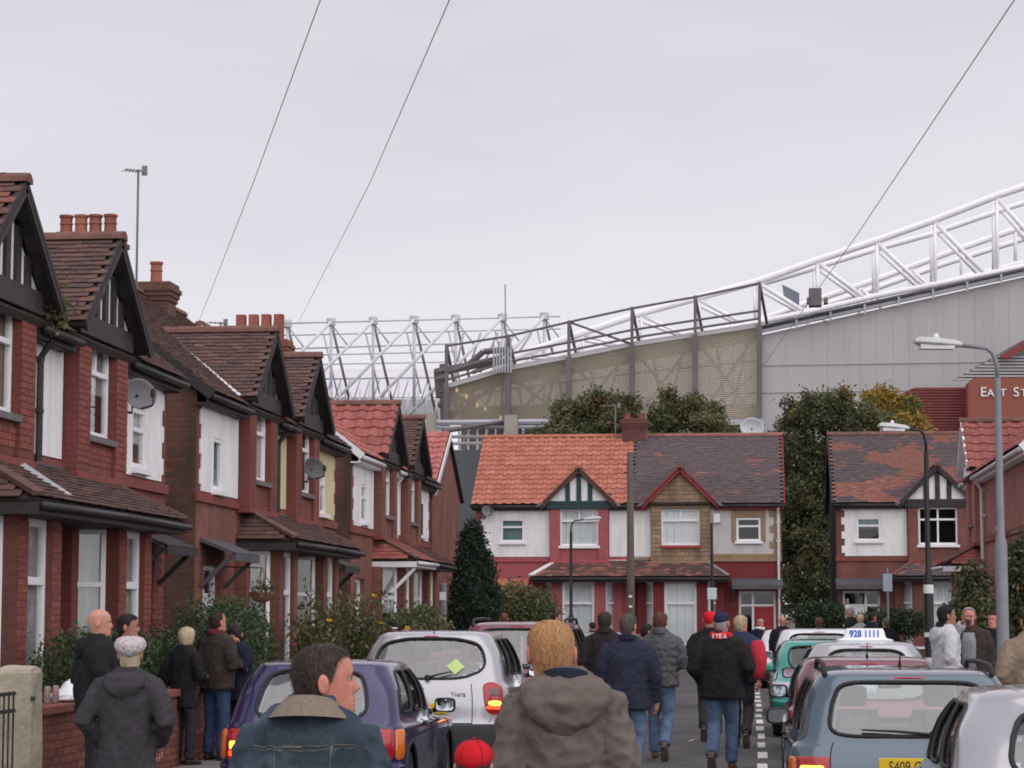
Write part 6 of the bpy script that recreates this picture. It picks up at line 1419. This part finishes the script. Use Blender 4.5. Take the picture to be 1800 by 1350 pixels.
def person(label, px, ytop, Y, face=0, look=0, tilt=0, jacket=blackc, trousers=jeans, legs='walk', arms=('down', 'down'), hair=('short', None, .008), skn=None, hem=.84, bulk=1.0, shoes=shoe_m, kind='plain', extra=(), vox=.02, ground=None, belly=0, near=False, lean=0, group=None, topoff=.0, cat='person', width=1.0, hz=1.50, jr=0.0, hx=0.0):
    skn = skn or skin; X = PX(px, Y); gz = (.115 if (X < KL - .1 or X > KR + .1) else 0.0) if ground is None else ground
    H = P(px, ytop, Y).z - gz - topoff; k = H / (hz + .235)
    root = thing('person', label, cat, (X, Y, gz), R(face), group); root.scale = (k, k, k)
    hd = Head(hz, R(look), R(tilt), .03 + lean, hx)
    # ---- body: one mesh (head, neck, trunk, limbs, hands)
    m = MB(); head_mesh(m, hd, 44 if near or Y < 30 else 28, 56 if near or Y < 30 else 30)
    m.loft([ell(0, .0, z, rx * .8, ry * .75, 16) for z, rx, ry in ((.9, .15, .10), (1.1, .14, .10), (1.3, .17, .105), (1.42, .15, .09), (1.47, .07, .06))])
    sgn = (1, -1); jp = []
    for s_, a in zip(sgn, arms):
        sh_, el, wr_ = [Vector((p[0] * s_ * width, p[1] + lean * (.9 if i == 0 else .8), p[2])) for i, p in enumerate(ARM[a])]; sh_.z += jr; el.z += jr * .6
        jp.append((sh_, el, wr_)); m.tube([sh_, sh_.lerp(el, .5), el, el.lerp(wr_, .5), wr_], [.045, .04, .036, .034, .026], 8)
        d = (wr_ - el).normalized(); hand(m, wr_ + d * .012, d, Vector((s_ * .8, -.5, .3)) if a in ('down', 'swing_f', 'swing_b') else Vector((0, -.2, 1)), Vector((0, 1, 0)) if a in ('down', 'swing_f', 'swing_b') else Vector((-s_, 0, .4)), .75 if a not in ('drink', 'eat', 'mouth', 'phone') else 1.1)
    lg = LEG[legs]
    for (h, kn, an, pt) in lg: m.tube([h, kn, an], [.07, .05, .038], 8)
    m.build('body', skn, root, smooth=True)
    # ---- eyes and brows where a face can be seen
    if near or abs(face + look) > 40:
        for s_ in (-1, 1):
            c = hd.place(Vector((s_ * .031, .0715, .503 * .235)), .5); e = MB().lathe([(.001, -.0095), (.0055, -.0075), (.0092, -.002), (.0092, .002), (.0055, .0075), (.001, .0095)], tuple(c), 12).build('eye', M('eye_white', (.38, .33, .31), .2, .05, 20), root, smooth=True)
            cp = hd.place(Vector((s_ * .031, .0795, .503 * .235)), .5); MB().lathe([(.0008, -.0046), (.0035, -.003), (.0047, 0), (.0035, .003), (.0008, .0046)], tuple(cp), 10).build('iris', M('iris', (.05, .045, .05), .15, .1, 20), e, smooth=True)
            MB().tube([hd.at(s_ * b, .585 + q, .002) for b, q in ((.12, -.01), (.25, .008), (.4, .008), (.52, -.012))], [.002, .0042, .0038, .0015], 6).build('eyebrow', hair[1] or M('brow_grey', (.2, .15, .12), .8, .1, 9), root, smooth=True)
        MB().tube([hd.at(b, .196, .0012) for b in (-.27, -.12, 0, .12, .27)], [.001, .0026, .003, .0026, .001], 6).build('mouth', M('lip', (.33, .12, .10), .5, .1, 20), root, smooth=True)
    # ---- jacket
    b = bulk; j = MB(); zs_ = [hem, hem + .1, 1.05, 1.18, 1.30, 1.39, 1.445, 1.49, 1.525]
    rx = [.195, .193, .185, .192, .207, .207, .185, .118, .082]; ry = [.145, .143, .138 + belly, .138 + belly * .7, .138, .122, .10, .086, .08]
    if kind == 'puffer':
        Z = np.linspace(hem, 1.42, 44); rg = []
        for z in Z:
            q = 1 + .055 * abs(math.sin((z - hem) / .085 * math.pi)) - .02; rg.append(ell(0, lean * (z - .9) * 1.4, z, interp(zs_, rx, z) * b * q * width, interp(zs_, ry, z) * b * q, 28))
        rg += [ell(0, lean * .8, z, interp(zs_, rx, z) * b, interp(zs_, ry, z) * b, 28) for z in (1.445, 1.49, 1.53)]
    else:
        rg = [ell(0, lean * max(0, (z - .9)) * 1.5, z, a * (b if z < 1.47 else 1) * width, c * (b if z < 1.47 else 1), 28) for z, a, c in zip(zs_, rx, ry)]
    if jr:
        for r_ in rg:
            for v_ in r_: v_.z += jr * min(1, max(0, (v_.z - .9) / .5))
    j.loft(rg)
    for sh_, el, wr_ in jp:
        inn = Vector((sh_.x * .62, sh_.y, sh_.z - .015)); end = wr_ + (wr_ - el).normalized() * .005
        j.tube([inn, sh_ + Vector((0, 0, -.012)), sh_.lerp(el, .35), sh_.lerp(el, .75), el, el.lerp(end, .4), end], [.066 * b, .076 * b, .077 * b, .07 * b, .066 * b, .060 * b, .05 * b], 14)
    jo = remesh(j.build('jacket', jacket, root, smooth=True), vox, 4 if vox > .015 else 5, .028 if not near else .034, .13, 0)
    # ---- trousers
    t = MB(); t.loft([ell(0, 0, z, a, c, 20) for z, a, c in ((.80, .13, .10), (.86, .165, .125), (.95, .17, .125), (1.04, .15, .115))])
    for (h, kn, an, pt) in lg:
        h, kn, an = Vector(h), Vector(kn), Vector(an); t.tube([h + Vector((0, 0, .02)), h.lerp(kn, .45), kn, kn.lerp(an, .5), an + (an - kn).normalized() * .0], [.098, .092, .076, .071, .07], 14)
    remesh(t.build('trousers', trousers, root, smooth=True), max(vox, .016), 3, .03, .09)
    # ---- shoes
    for i, (h, kn, an, pt) in enumerate(lg):
        s_ = MB(); rg = []; Rm = Matrix.Rotation(pt, 3, 'X')
        for y, wd, zt in ((-.075, .03, .05), (-.06, .038, .085), (0, .042, .09), (.07, .046, .06), (.13, .047, .045), (.175, .036, .035), (.195, .015, .02)):
            rg.append([Vector(an) + Rm @ Vector((math.cos(a) * wd, y + .02, max(-.072, -.075 + (zt + .01) * (math.sin(a) * .5 + .5)))) for a in np.linspace(0, 6.283, 15)[:-1]])
        so_ = s_.loft(rg).build('shoe', shoes, root, smooth=True)
        MB().loft([[Vector(an) + Rm @ Vector((sx * wd, y + .02, -.074 + q)) for sx, q in ((-1, 0), (1, 0), (1, -.016), (-1, -.016))] for y, wd in ((-.072, .03), (0, .041), (.1, .049), (.17, .037), (.193, .015))]).build('sole', sole_m, so_)
    # ---- hair or hat
    hk, hm, th_ = hair
    if hm is not None and hk != 'none':
        hat = hk in ('cap', 'beret', 'beanie')
        if hat and len(extra) and any(e[0] == 'under' for e in extra):
            for e in extra:
                if e[0] == 'under': hair_mesh(hd, e[1], .008, .003, seed=px).build('hair', e[2], root, smooth=True)
        hm_ = hair_mesh(hd, hk, th_, .0035 if not hat else .0015, seed=px % 17, bulge=(.03 if hk == 'beret' else 0.006 if hk == 'bob' else 0)).build('hair' if not hat else {'cap': 'cap', 'beret': 'beret', 'beanie': 'beanie'}[hk], hm, root, smooth=True)
        if hk == 'cap' and ('nobrim',) not in extra:
            br = MB(); vs = []
            for q in (0, .5, 1):
                for i in range(13):
                    th = -1.0 + 2.0 * i / 12; p_ = head_pt(th, .70); r_ = 1.06 + .75 * q * math.cos(th * .9) * .9; vs.append(hd.place(Vector((p_.x * (1.05 + .1 * q), p_.y * r_, p_.z - .02 * q)), .7))
            br.add(vs, [(r_ * 13 + i, r_ * 13 + i + 1, (r_ + 1) * 13 + i + 1, (r_ + 1) * 13 + i) for r_ in (0, 1) for i in range(12)]); bo = br.build('cap_peak', hm, root, smooth=True); so2 = bo.modifiers.new('t', 'SOLIDIFY'); so2.thickness = .006
            MB().lathe([(.003, -.004), (.008, 0), (.003, .005)], tuple(hd.at(0, .995, th_ + .006)), 8).build('cap_button', hm, root)
    if hm is not None and hk in ('short', 'full', 'bob', 'receding', 'fringe') and Y < 37 and not near:
        strands(hd, hk, 1300, .03 if hk != 'bob' else .07, .0013, px, th_ * .8).build('hair_strand', [hm, hm], root, kind='stuff')
    if near and hk == 'cap':
        for q in range(6): MB().tube([hd.at(q * math.pi / 3 + .5, t, th_ + .0025) for t in np.linspace(.6, .99, 12)], .0016, 5).build('cap_seam', M('dark_red_thread', (.28, .01, .015), .8, .1, 9), root)
    for e in extra:
        if e[0] == 'strands': strands(hd, hk, e[1], e[2], e[3], 3, th_ * .7).build('hair_strand', e[4], root, kind='stuff')
        elif e[0] == 'collar':
            _, mat_, z, r_, h_ = e[:5]; fl = e[5] if len(e) > 5 else 0; ring = []
            for q, (dz, dr) in enumerate(((0, .012 + fl), (h_ * .5, .004 + fl * .6), (h_, .0), (h_ * 1.06, -.008), (h_ * 1.0, -.016), (h_ * .5, -.02))): ring.append([hd.place(Vector((math.sin(a) * (r_ + dr), (math.cos(a) * (r_ + dr) * 1.12 - .02), z + jr - hd.z0 + dz + .02 * -math.cos(a) * -1 * (-1))), -.35) for a in np.linspace(0, 6.283, 33)[:-1]])
            o = MB().loft(ring, cap=False).build('collar', mat_, root, smooth=True)
        elif e[0] == 'scarf':
            MB().tube([hd.place(Vector((math.sin(a) * .092, math.cos(a) * .10 - .012, -.022 + .01 * math.sin(3 * a))), -.35) for a in np.linspace(0, 6.283, 25)], .042, 10, cap=False).build('scarf', e[1], root, smooth=True)
        elif e[0] == 'hood':
            _, mat_, size = e; hb_ = MB(); pts = [hd.place(Vector((math.sin(a) * .115, math.cos(a) * .11 - .03, 1.425 + jr - hd.z0 - .02 * (1 - math.cos(a)) + (.02 if abs(a - math.pi) > 2 else 0))), -.35) for a in np.linspace(.75, 6.283 - .75, 21)]
            hb_.tube(pts, [.022 + .026 * math.sin(math.pi * i / 20) * size for i in range(21)], 10)
            hb_.loft([[Vector((math.cos(a) * w2, yy + math.sin(a) * d2 + lean * .75, z + jr)) for a in np.linspace(0, 6.283, 19)[:-1]] for z, w2, d2, yy in ((1.30 - .02 * size, .03, .01, -.135), (1.335, .105 * size, .03, -.145), (1.39, .15 * size, .05, -.135), (1.45, .155 * size, .06, -.105), (1.49, .12, .05, -.075))])
            remesh(hb_.build('hood', mat_, root, smooth=True), min(vox, .012), 3, .022, .07)
        elif e[0] == 'line':              # strip of trim laid on the jacket
            _, mat_, pts, wd = e; s_ = MB(); pts = [Vector(p) + Vector((0, 0, jr)) for p in pts]; vs = []; dense = []
            for a_, b_ in zip(pts, pts[1:]):
                for q in range(8): dense.append(a_.lerp(b_, q / 8))
            dense.append(pts[-1])
            for i, p_ in enumerate(dense):
                d = (dense[min(i + 1, len(dense) - 1)] - dense[max(i - 1, 0)]).normalized(); n_ = Vector((p_.x * .6, p_.y if abs(p_.y) > .01 else -.1, .1)).normalized(); sd_ = d.cross(n_).normalized() * wd; vs += [p_ - sd_, p_ + sd_]
            s_.add(vs, [(2 * i, 2 * i + 2, 2 * i + 3, 2 * i + 1) for i in range(len(dense) - 1)]); so_ = s_.build('seam', mat_, root, smooth=True)
            sw = so_.modifiers.new('wrap', 'SHRINKWRAP'); sw.target = jo; sw.offset = .0035; sw.wrap_method = 'NEAREST_SURFACEPOINT'
        elif e[0] == 'sleeve':
            sh_, el, wr_ = jp[e[2]]; MB().tube([sh_.lerp(el, .12), sh_.lerp(el, .4), sh_.lerp(el, .8), el, el.lerp(wr_, .45), wr_], [.09 * b, .092 * b, .084 * b, .079 * b, .074 * b, .064 * b], 16).build('sleeve', e[1], root, smooth=True)
        elif e[0] == 'sweater':
            f = MB(); f.loft([ell(0, .085, z, .11 * q, .125 * q, 18) for z, q in ((.9, 1), (1.1, 1.06), (1.3, 1.0), (1.42, .7))]); f.build('sweater', e[1], root, smooth=True)
        elif e[0] == 'ponytail':
            pass
    return root, hd
def hairm(name, c): return M('hair_' + name, c, .65, .3, 30, .7, 90, stretch=(1, 1, .25))
GP = 'match day crowd'
h_br = hairm('brown', (.045, .028, .02)); h_dk = hairm('dark', (.018, .014, .013)); h_gb = hairm('grey_brown', (.10, .082, .072)); h_gi = hairm('ginger', (.46, .21, .08)); h_bl = hairm('blonde', (.50, .40, .26)); h_gr = hairm('grey', (.33, .31, .30)); h_rb = hairm('reddish', (.12, .045, .025))
denim = cloth('denim', (.052, .075, .098), var=.3, sc=10, bump=.6, bs=260, dirt=((.105, .14, .165), 5, .7)); fleece = M('fleece', (.40, .32, .245), .95, .2, 90, .9, 420); thread = M('stitching', (.17, .14, .11), .8, .2, 30)
yk = [(-.205, -.03, 1.345), (-.16, -.12, 1.365), (-.08, -.145, 1.365), (0, -.15, 1.36), (.08, -.145, 1.365), (.16, -.12, 1.365), (.205, -.03, 1.345)]
person('man in blue denim jacket with fleece collar turning his head to the right', 549, 1133, 7.25, 0, -70, 4, denim, jeans_d, 'stroll', ('down', 'down'), ('short', h_br, .004), skin_r, near=True, vox=.0095, bulk=1.0, width=.85, hz=1.475, jr=.03, hx=.045, extra=[('strands', 5200, .016, .0007, [h_br, h_gb]), ('collar', fleece, 1.44, .084, .06, .04), ('line', thread, yk, .0016), ('line', thread, [(p[0], p[1], p[2] - .012) for p in yk], .0014),
       ('line', thread, [(-.10, -.14, 1.36), (-.075, -.15, 1.05), (-.06, -.15, .9)], .0016), ('line', thread, [(.10, -.14, 1.36), (.075, -.15, 1.05), (.06, -.15, .9)], .0016), ('line', thread, [(-.205, -.05, 1.41), (-.215, -.07, 1.30), (-.19, -.09, 1.2)], .0016), ('line', thread, [(.205, -.05, 1.41), (.215, -.07, 1.30), (.19, -.09, 1.2)], .0016)])
taupe = cloth('taupe_coat', (.135, .112, .098), .75, .12, 5, .2, 60); navy = cloth('navy', (.016, .018, .034)); navy2 = cloth('navy_fleece', (.028, .030, .052)); brownj = cloth('brown_jacket', (.045, .034, .03)); brownd = cloth('dark_brown_jacket', (.026, .02, .021))
person('ginger haired man in taupe hooded coat seen from behind', 994, 1092, 8.7, 3, 10, -3, taupe, darkt, 'stroll', ('down', 'down'), ('short', h_gi, .006), skin_r, near=True, vox=.0095, bulk=1.04, width=.82, hz=1.485, jr=.03, hx=-.055, hem=.72, extra=[('strands', 6500, .034, .0008, [h_gi, M('hair_gold', (.60, .36, .17), .6, .2, 20)]), ('collar', navy, 1.45, .084, .05), ('hood', taupe, 1.1), ('line', cloth('taupe_seam', (.11, .088, .072)), [(-.20, -.06, 1.42), (-.2, -.1, 1.25), (-.19, -.11, 1.0)], .004), ('line', cloth('taupe_seam', (.11, .088, .072)), [(.20, -.06, 1.42), (.2, -.1, 1.25), (.19, -.11, 1.0)], .004)])
redcap = cloth('red_cap', (.55, .012, .022), .85, .08, 10, .15, 200)
person('child in a bright red cap, only the cap in view', 832, 1306, 8.3, 0, 0, 0, navy, jeans, 'stroll', ('down', 'down'), ('cap', redcap, .016), near=True, extra=[('under', 'full', h_br), ('collar', navy, 1.46, .09, .05)], vox=.016)
bere = M('beret_print', (.55, .49, .50), .9, .12, 60, .8, 45, dirt=((.22, .13, .17), 38, .9)); greyc = cloth('charcoal_coat', (.05, .046, .052)); 
person('woman in patterned beret and charcoal hooded coat walking away', 228, 1121, 15.4, 0, 12, 0, greyc, darkt, 'stroll', ('pocket', 'pocket'), ('beret', bere, .014), hem=.66, bulk=1.1, vox=.013, extra=[('under', 'bob', h_bl), ('hood', greyc, 1.0)])
person('bald man in black hooded top standing by the hedge', 170, 1071, 19.2, -62, -12, 0, blackc, darkt, 'stand', ('front', 'pocket'), ('none', None, 0), bulk=1.16, vox=.013, belly=.02, extra=[('hood', blackc, .9)])
person('short haired man in black standing behind the bald man', 220, 1080, 20.4, -80, 0, 0, blackc, darkt, 'stand', ('pocket', 'pocket'), ('short', h_dk, .008), skin_d, vox=.013, extra=[('collar', blackc, 1.47, .085, .05)])
person('blonde woman in black jacket beside the man in brown', 326, 1103, 25.2, -30, 0, 0, blackc, darkt, 'stand', ('front', 'pocket'), ('bob', h_bl, .014), hem=.72, vox=.014)
person('man in brown jacket and jeans standing on the pavement', 382, 1076, 26.0, -32, -8, 6, brownj, jeans_d, 'stand', ('front', 'eat'), ('fringe', h_br, .007), skin_r, bulk=1.2, vox=.014, belly=.02, extra=[('collar', cloth('maroon_collar', (.12, .02, .025)), 1.465, .088, .055)])
w9, hd9 = person('dark haired woman in navy coat eating, facing the man in brown', 420, 1099, 27.2, 140, 8, -10, navy, darkt, 'stand', ('eat', 'eat'), ('bob', h_dk, .012), skin, bulk=1.08, vox=.014, hem=.72)
tag(MB().lathe([(.02, -.03), (.05, -.02), (.055, .02), (.03, .045)], (0, 0, 0), 12).build('bread_roll', M('bread', (.5, .3, .13), .8, .15, 12), loc=w9.matrix_basis @ Vector((0, .30, 1.40))), 'bread roll held by the woman in navy', 'food')
bst = M('striped_beanie', (.02, .02, .022), .9, .1, 8)
person('head in a black and white striped beanie behind the silver car', 692, 1092, 45.0, 20, 30, 0, blackc, darkt, 'stand', ('pocket', 'pocket'), ('beanie', bst, .016), vox=.022, extra=[('collar', wl, 1.56, .088, .018)])
person('person in dark cap and white scarf behind the silver car', 715, 1096, 45.6, 150, 0, 0, blackc, darkt, 'stand', ('pocket', 'pocket'), ('cap', blackc, .014), vox=.022, extra=[('scarf', wl)])
person('brown haired head above the maroon car', 886, 1078, 50, 0, 0, 0, blackc, darkt, 'stroll', ('down', 'down'), ('full', h_rb, .01), vox=.022)
person('dark haired person turned right beyond the maroon car', 976, 1077, 55, -70, 0, 0, blackc, darkt, 'stroll', ('down', 'down'), ('short', h_dk, .01), vox=.022)
person('person in black and white striped hat near the lamp post', 1042, 1094, 56, 30, 0, 0, navy, darkt, 'stroll', ('down', 'down'), ('beanie', bst, .014), vox=.022)
person('man in dark brown jacket walking behind the dark grey car', 1063, 1076, 29.5, 3, -5, 0, brownd, darkt, 'walk', ('down', 'down'), ('full', h_br, .010), vox=.015, bulk=1.1, extra=[('collar', brownd, 1.47, .085, .06)])
person('man in navy fleece and jeans, large among the walkers', 1104, 1080, 23.6, -2, -20, 0, navy2, jeans, 'walk2', ('down', 'front'), ('short', h_gb, .008), vox=.013, bulk=1.18, hem=.80, extra=[('collar', navy, 1.47, .085, .05)], shoes=M('white_trainer', (.5, .5, .52), .6, .2, 15))
puff = M('puffer_grey', (.062, .058, .066), .55, .15, 8, .15, 60)
person('man in quilted grey puffer and jeans lifting his heel', 1160, 1077, 28.6, -4, -5, 0, puff, jeans, 'walk2', ('front', 'front'), ('short', h_rb, .010), vox=.0115, bulk=1.14, hem=.86, kind='puffer', shoes=shoe_b, extra=[('collar', puff, 1.475, .088, .07)])
person('person in blue jacket hidden between two walking men', 1136, 1098, 35, -40, -20, 0, cloth('blue_jacket', (.05, .07, .25)), jeans, 'stroll', ('down', 'down'), ('short', h_dk, .009), vox=.02, extra=[('scarf', cloth('red_scarf', (.55, .02, .03)))])
person('person in black with a bright red woollen hat', 1247, 1075, 33, 0, 0, 0, blackc, darkt, 'walk', ('pocket', 'pocket'), ('beanie', cloth('red_knit', (.60, .015, .025)), .012), vox=.018, bulk=1.05)
redsc = cloth('red_scarf', (.55, .02, .03))
m19, hd19 = person('man in navy cap, red lettered scarf, black coat and pale jeans', 1268, 1077, 26.6, -6, -10, 0, blackc, jeans, 'walk', ('pocket', 'pocket'), ('cap', cloth('navy_cap', (.022, .022, .06)), .014), vox=.0125, bulk=1.28, hem=.80, shoes=shoe_b, extra=[('under', 'short', h_gr), ('scarf', redsc), ('line', wl, [(-.10, -.09, 1.47), (-.17, -.05, 1.43), (-.225, -.02, 1.36), (-.26, -.03, 1.25)], .007), ('line', wl, [(.10, -.09, 1.47), (.17, -.05, 1.43), (.225, -.02, 1.36), (.26, -.03, 1.25), (.30, -.06, 1.14)], .007)])
for ch, xx, rz_ in (('S', -.075, -28), ('T', -.035, -13), ('E', .005, 2), ('R', .05, 18)):
    deftext(ch, .066, 'scarf_letter', wl, m19, Matrix.Translation((xx - .016, -.158 + xx * xx * 4.5, 1.457)) @ Matrix.Rotation(R(rz_), 4, 'Z') @ Matrix.Rotation(R(84), 4, 'X'), .002, bold=.001)
person('man in blue jacket with red sleeves behind the man in the navy cap', 1302, 1082, 31.5, -4, -35, 0, cloth('blue_red_jacket', (.03, .038, .075)), darkt, 'walk2', ('swing_b', 'down'), ('short', h_bl, .009), skin_r, vox=.016, bulk=1.15, extra=[('sleeve', cloth('red_sleeve', (.42, .03, .05)), 0)])
person('grey haired man in navy blazer and jeans far down the road', 1336, 1088, 60, -150, 0, 0, navy, jeans, 'stand', ('down', 'down'), ('receding', h_gr, .008), skin_r, vox=.022, bulk=1.12, extra=[('scarf', wl)])
person('bald man in long black coat far down the road', 1376, 1084, 53, 5, 0, 0, blackc, darkt, 'walk', ('down', 'down'), ('none', None, 0), skin_r, vox=.022, bulk=1.2, hem=.6)
person('person with shoulder length auburn hair before the hedge', 1440, 1086, 55, 20, 0, 0, brownj, darkt, 'stand', ('pocket', 'pocket'), ('bob', h_rb, .014), vox=.022)
person('grey haired man in black beside the short white topped post', 1496, 1067, 57, 60, 0, 0, blackc, darkt, 'stand', ('front', 'pocket'), ('receding', h_gr, .008), skin_r, vox=.022)
person('fair haired person in pale grey top near the hedge', 1512, 1080, 54, -20, 0, 0, cloth('pale_grey', (.34, .33, .33)), darkt, 'stand', ('pocket', 'pocket'), ('short', h_bl, .01), vox=.022)
person('dark haired man in navy jacket near the taxi sign', 1532, 1076, 52, -60, 0, 0, navy, darkt, 'stand', ('front', 'pocket'), ('short', h_dk, .01), vox=.022)
person('person in dark coat in front of the right clipped hedge', 1558, 1087, 50, 30, 0, 0, blackc, darkt, 'stand', ('pocket', 'pocket'), ('short', h_gb, .01), vox=.022)
hood_w = cloth('white_hoodie', (.50, .50, .52), .9, .08, 6, .25, 60)
m28, h28 = person('man in pale grey hooded top with striped hem drinking', 1662, 1064, 29.2, -72, 0, 6, hood_w, cloth('tan_trousers', (.22, .17, .12)), 'stand', ('pocket', 'drink'), ('short', h_dk, .010), skin_d, vox=.014, hem=.86, bulk=1.06, extra=[('hood', hood_w, .9), ('collar', blackc, 1.475, .08, .05)])
for z_, c_, n_ in ((.872, (.40, .42, .03), 'green_trim'), (.892, (.55, .40, .05), 'yellow_trim'), (.912, (.40, .03, .04), 'red_trim')):
    MB().loft([ell(0, 0, z, .214, .163, 28) for z in (z_ - .008, z_ + .008)], cap=False).build('hem_stripe', cloth(n_, c_), m28, smooth=True)
tag(MB().lathe([(.026, -.06), (.033, -.055), (.033, .055), (.024, .065)], (0, 0, 0), 12).build('drink_can', M('can_dark', (.05, .05, .07), .3, .1, 9, metal=.5), loc=m28.matrix_basis @ Vector((-.06, .31, 1.56))), 'dark can held to the mouth of the man in the pale hooded top', 'can')
person('balding man in brown jacket over grey sweater facing the camera', 1703, 1068, 30.2, 172, 5, 0, brownj, jeans_d, 'stand', ('down', 'down'), ('receding', h_gr, .007), skin_r, vox=.014, bulk=1.18, belly=.03, extra=[('sweater', cloth('grey_sweater', (.22, .22, .235)))])
person('dark haired man in black half hidden behind the grey lamp post', 1748, 1075, 32, 150, 0, 0, blackc, darkt, 'stand', ('pocket', 'pocket'), ('short', h_dk, .01), skin_r, vox=.016, bulk=1.1)
person('person in beige jacket cut by the right picture edge', 1812, 1070, 21.5, 10, 0, 0, cloth('beige_jacket', (.25, .19, .14)), darkt, 'stand', ('pocket', 'pocket'), ('short', h_br, .01), vox=.014, bulk=1.2)
# ------------------------------------------------------------------ lettering (meshed together in one go)
def make_texts():
    obs = []
    for a, k in TEXTS:
        s_, size, name, mat, par, Mx = a[:6]; ext = a[6] if len(a) > 6 else .01
        c = bpy.data.curves.new(name, 'FONT'); c.body = s_; c.size = size; c.extrude = ext; c.align_x = k.get('align', 'LEFT'); c.space_character = k.get('space', 1.0); c.offset = k.get('bold', 0)
        o = bpy.data.objects.new(name + '_curve', c); COL.objects.link(o); obs.append((o, name, mat, par, Mx))
    dg = bpy.context.evaluated_depsgraph_get(); ms = [bpy.data.meshes.new_from_object(o.evaluated_get(dg)) for o, *_ in obs]
    for (o, name, mat, par, Mx), me in zip(obs, ms):
        bpy.data.objects.remove(o); me.materials.clear(); me.materials.append(mat)
        q = bpy.data.objects.new(name, me); COL.objects.link(q); q.parent = par; q.matrix_basis = Mx
make_texts()
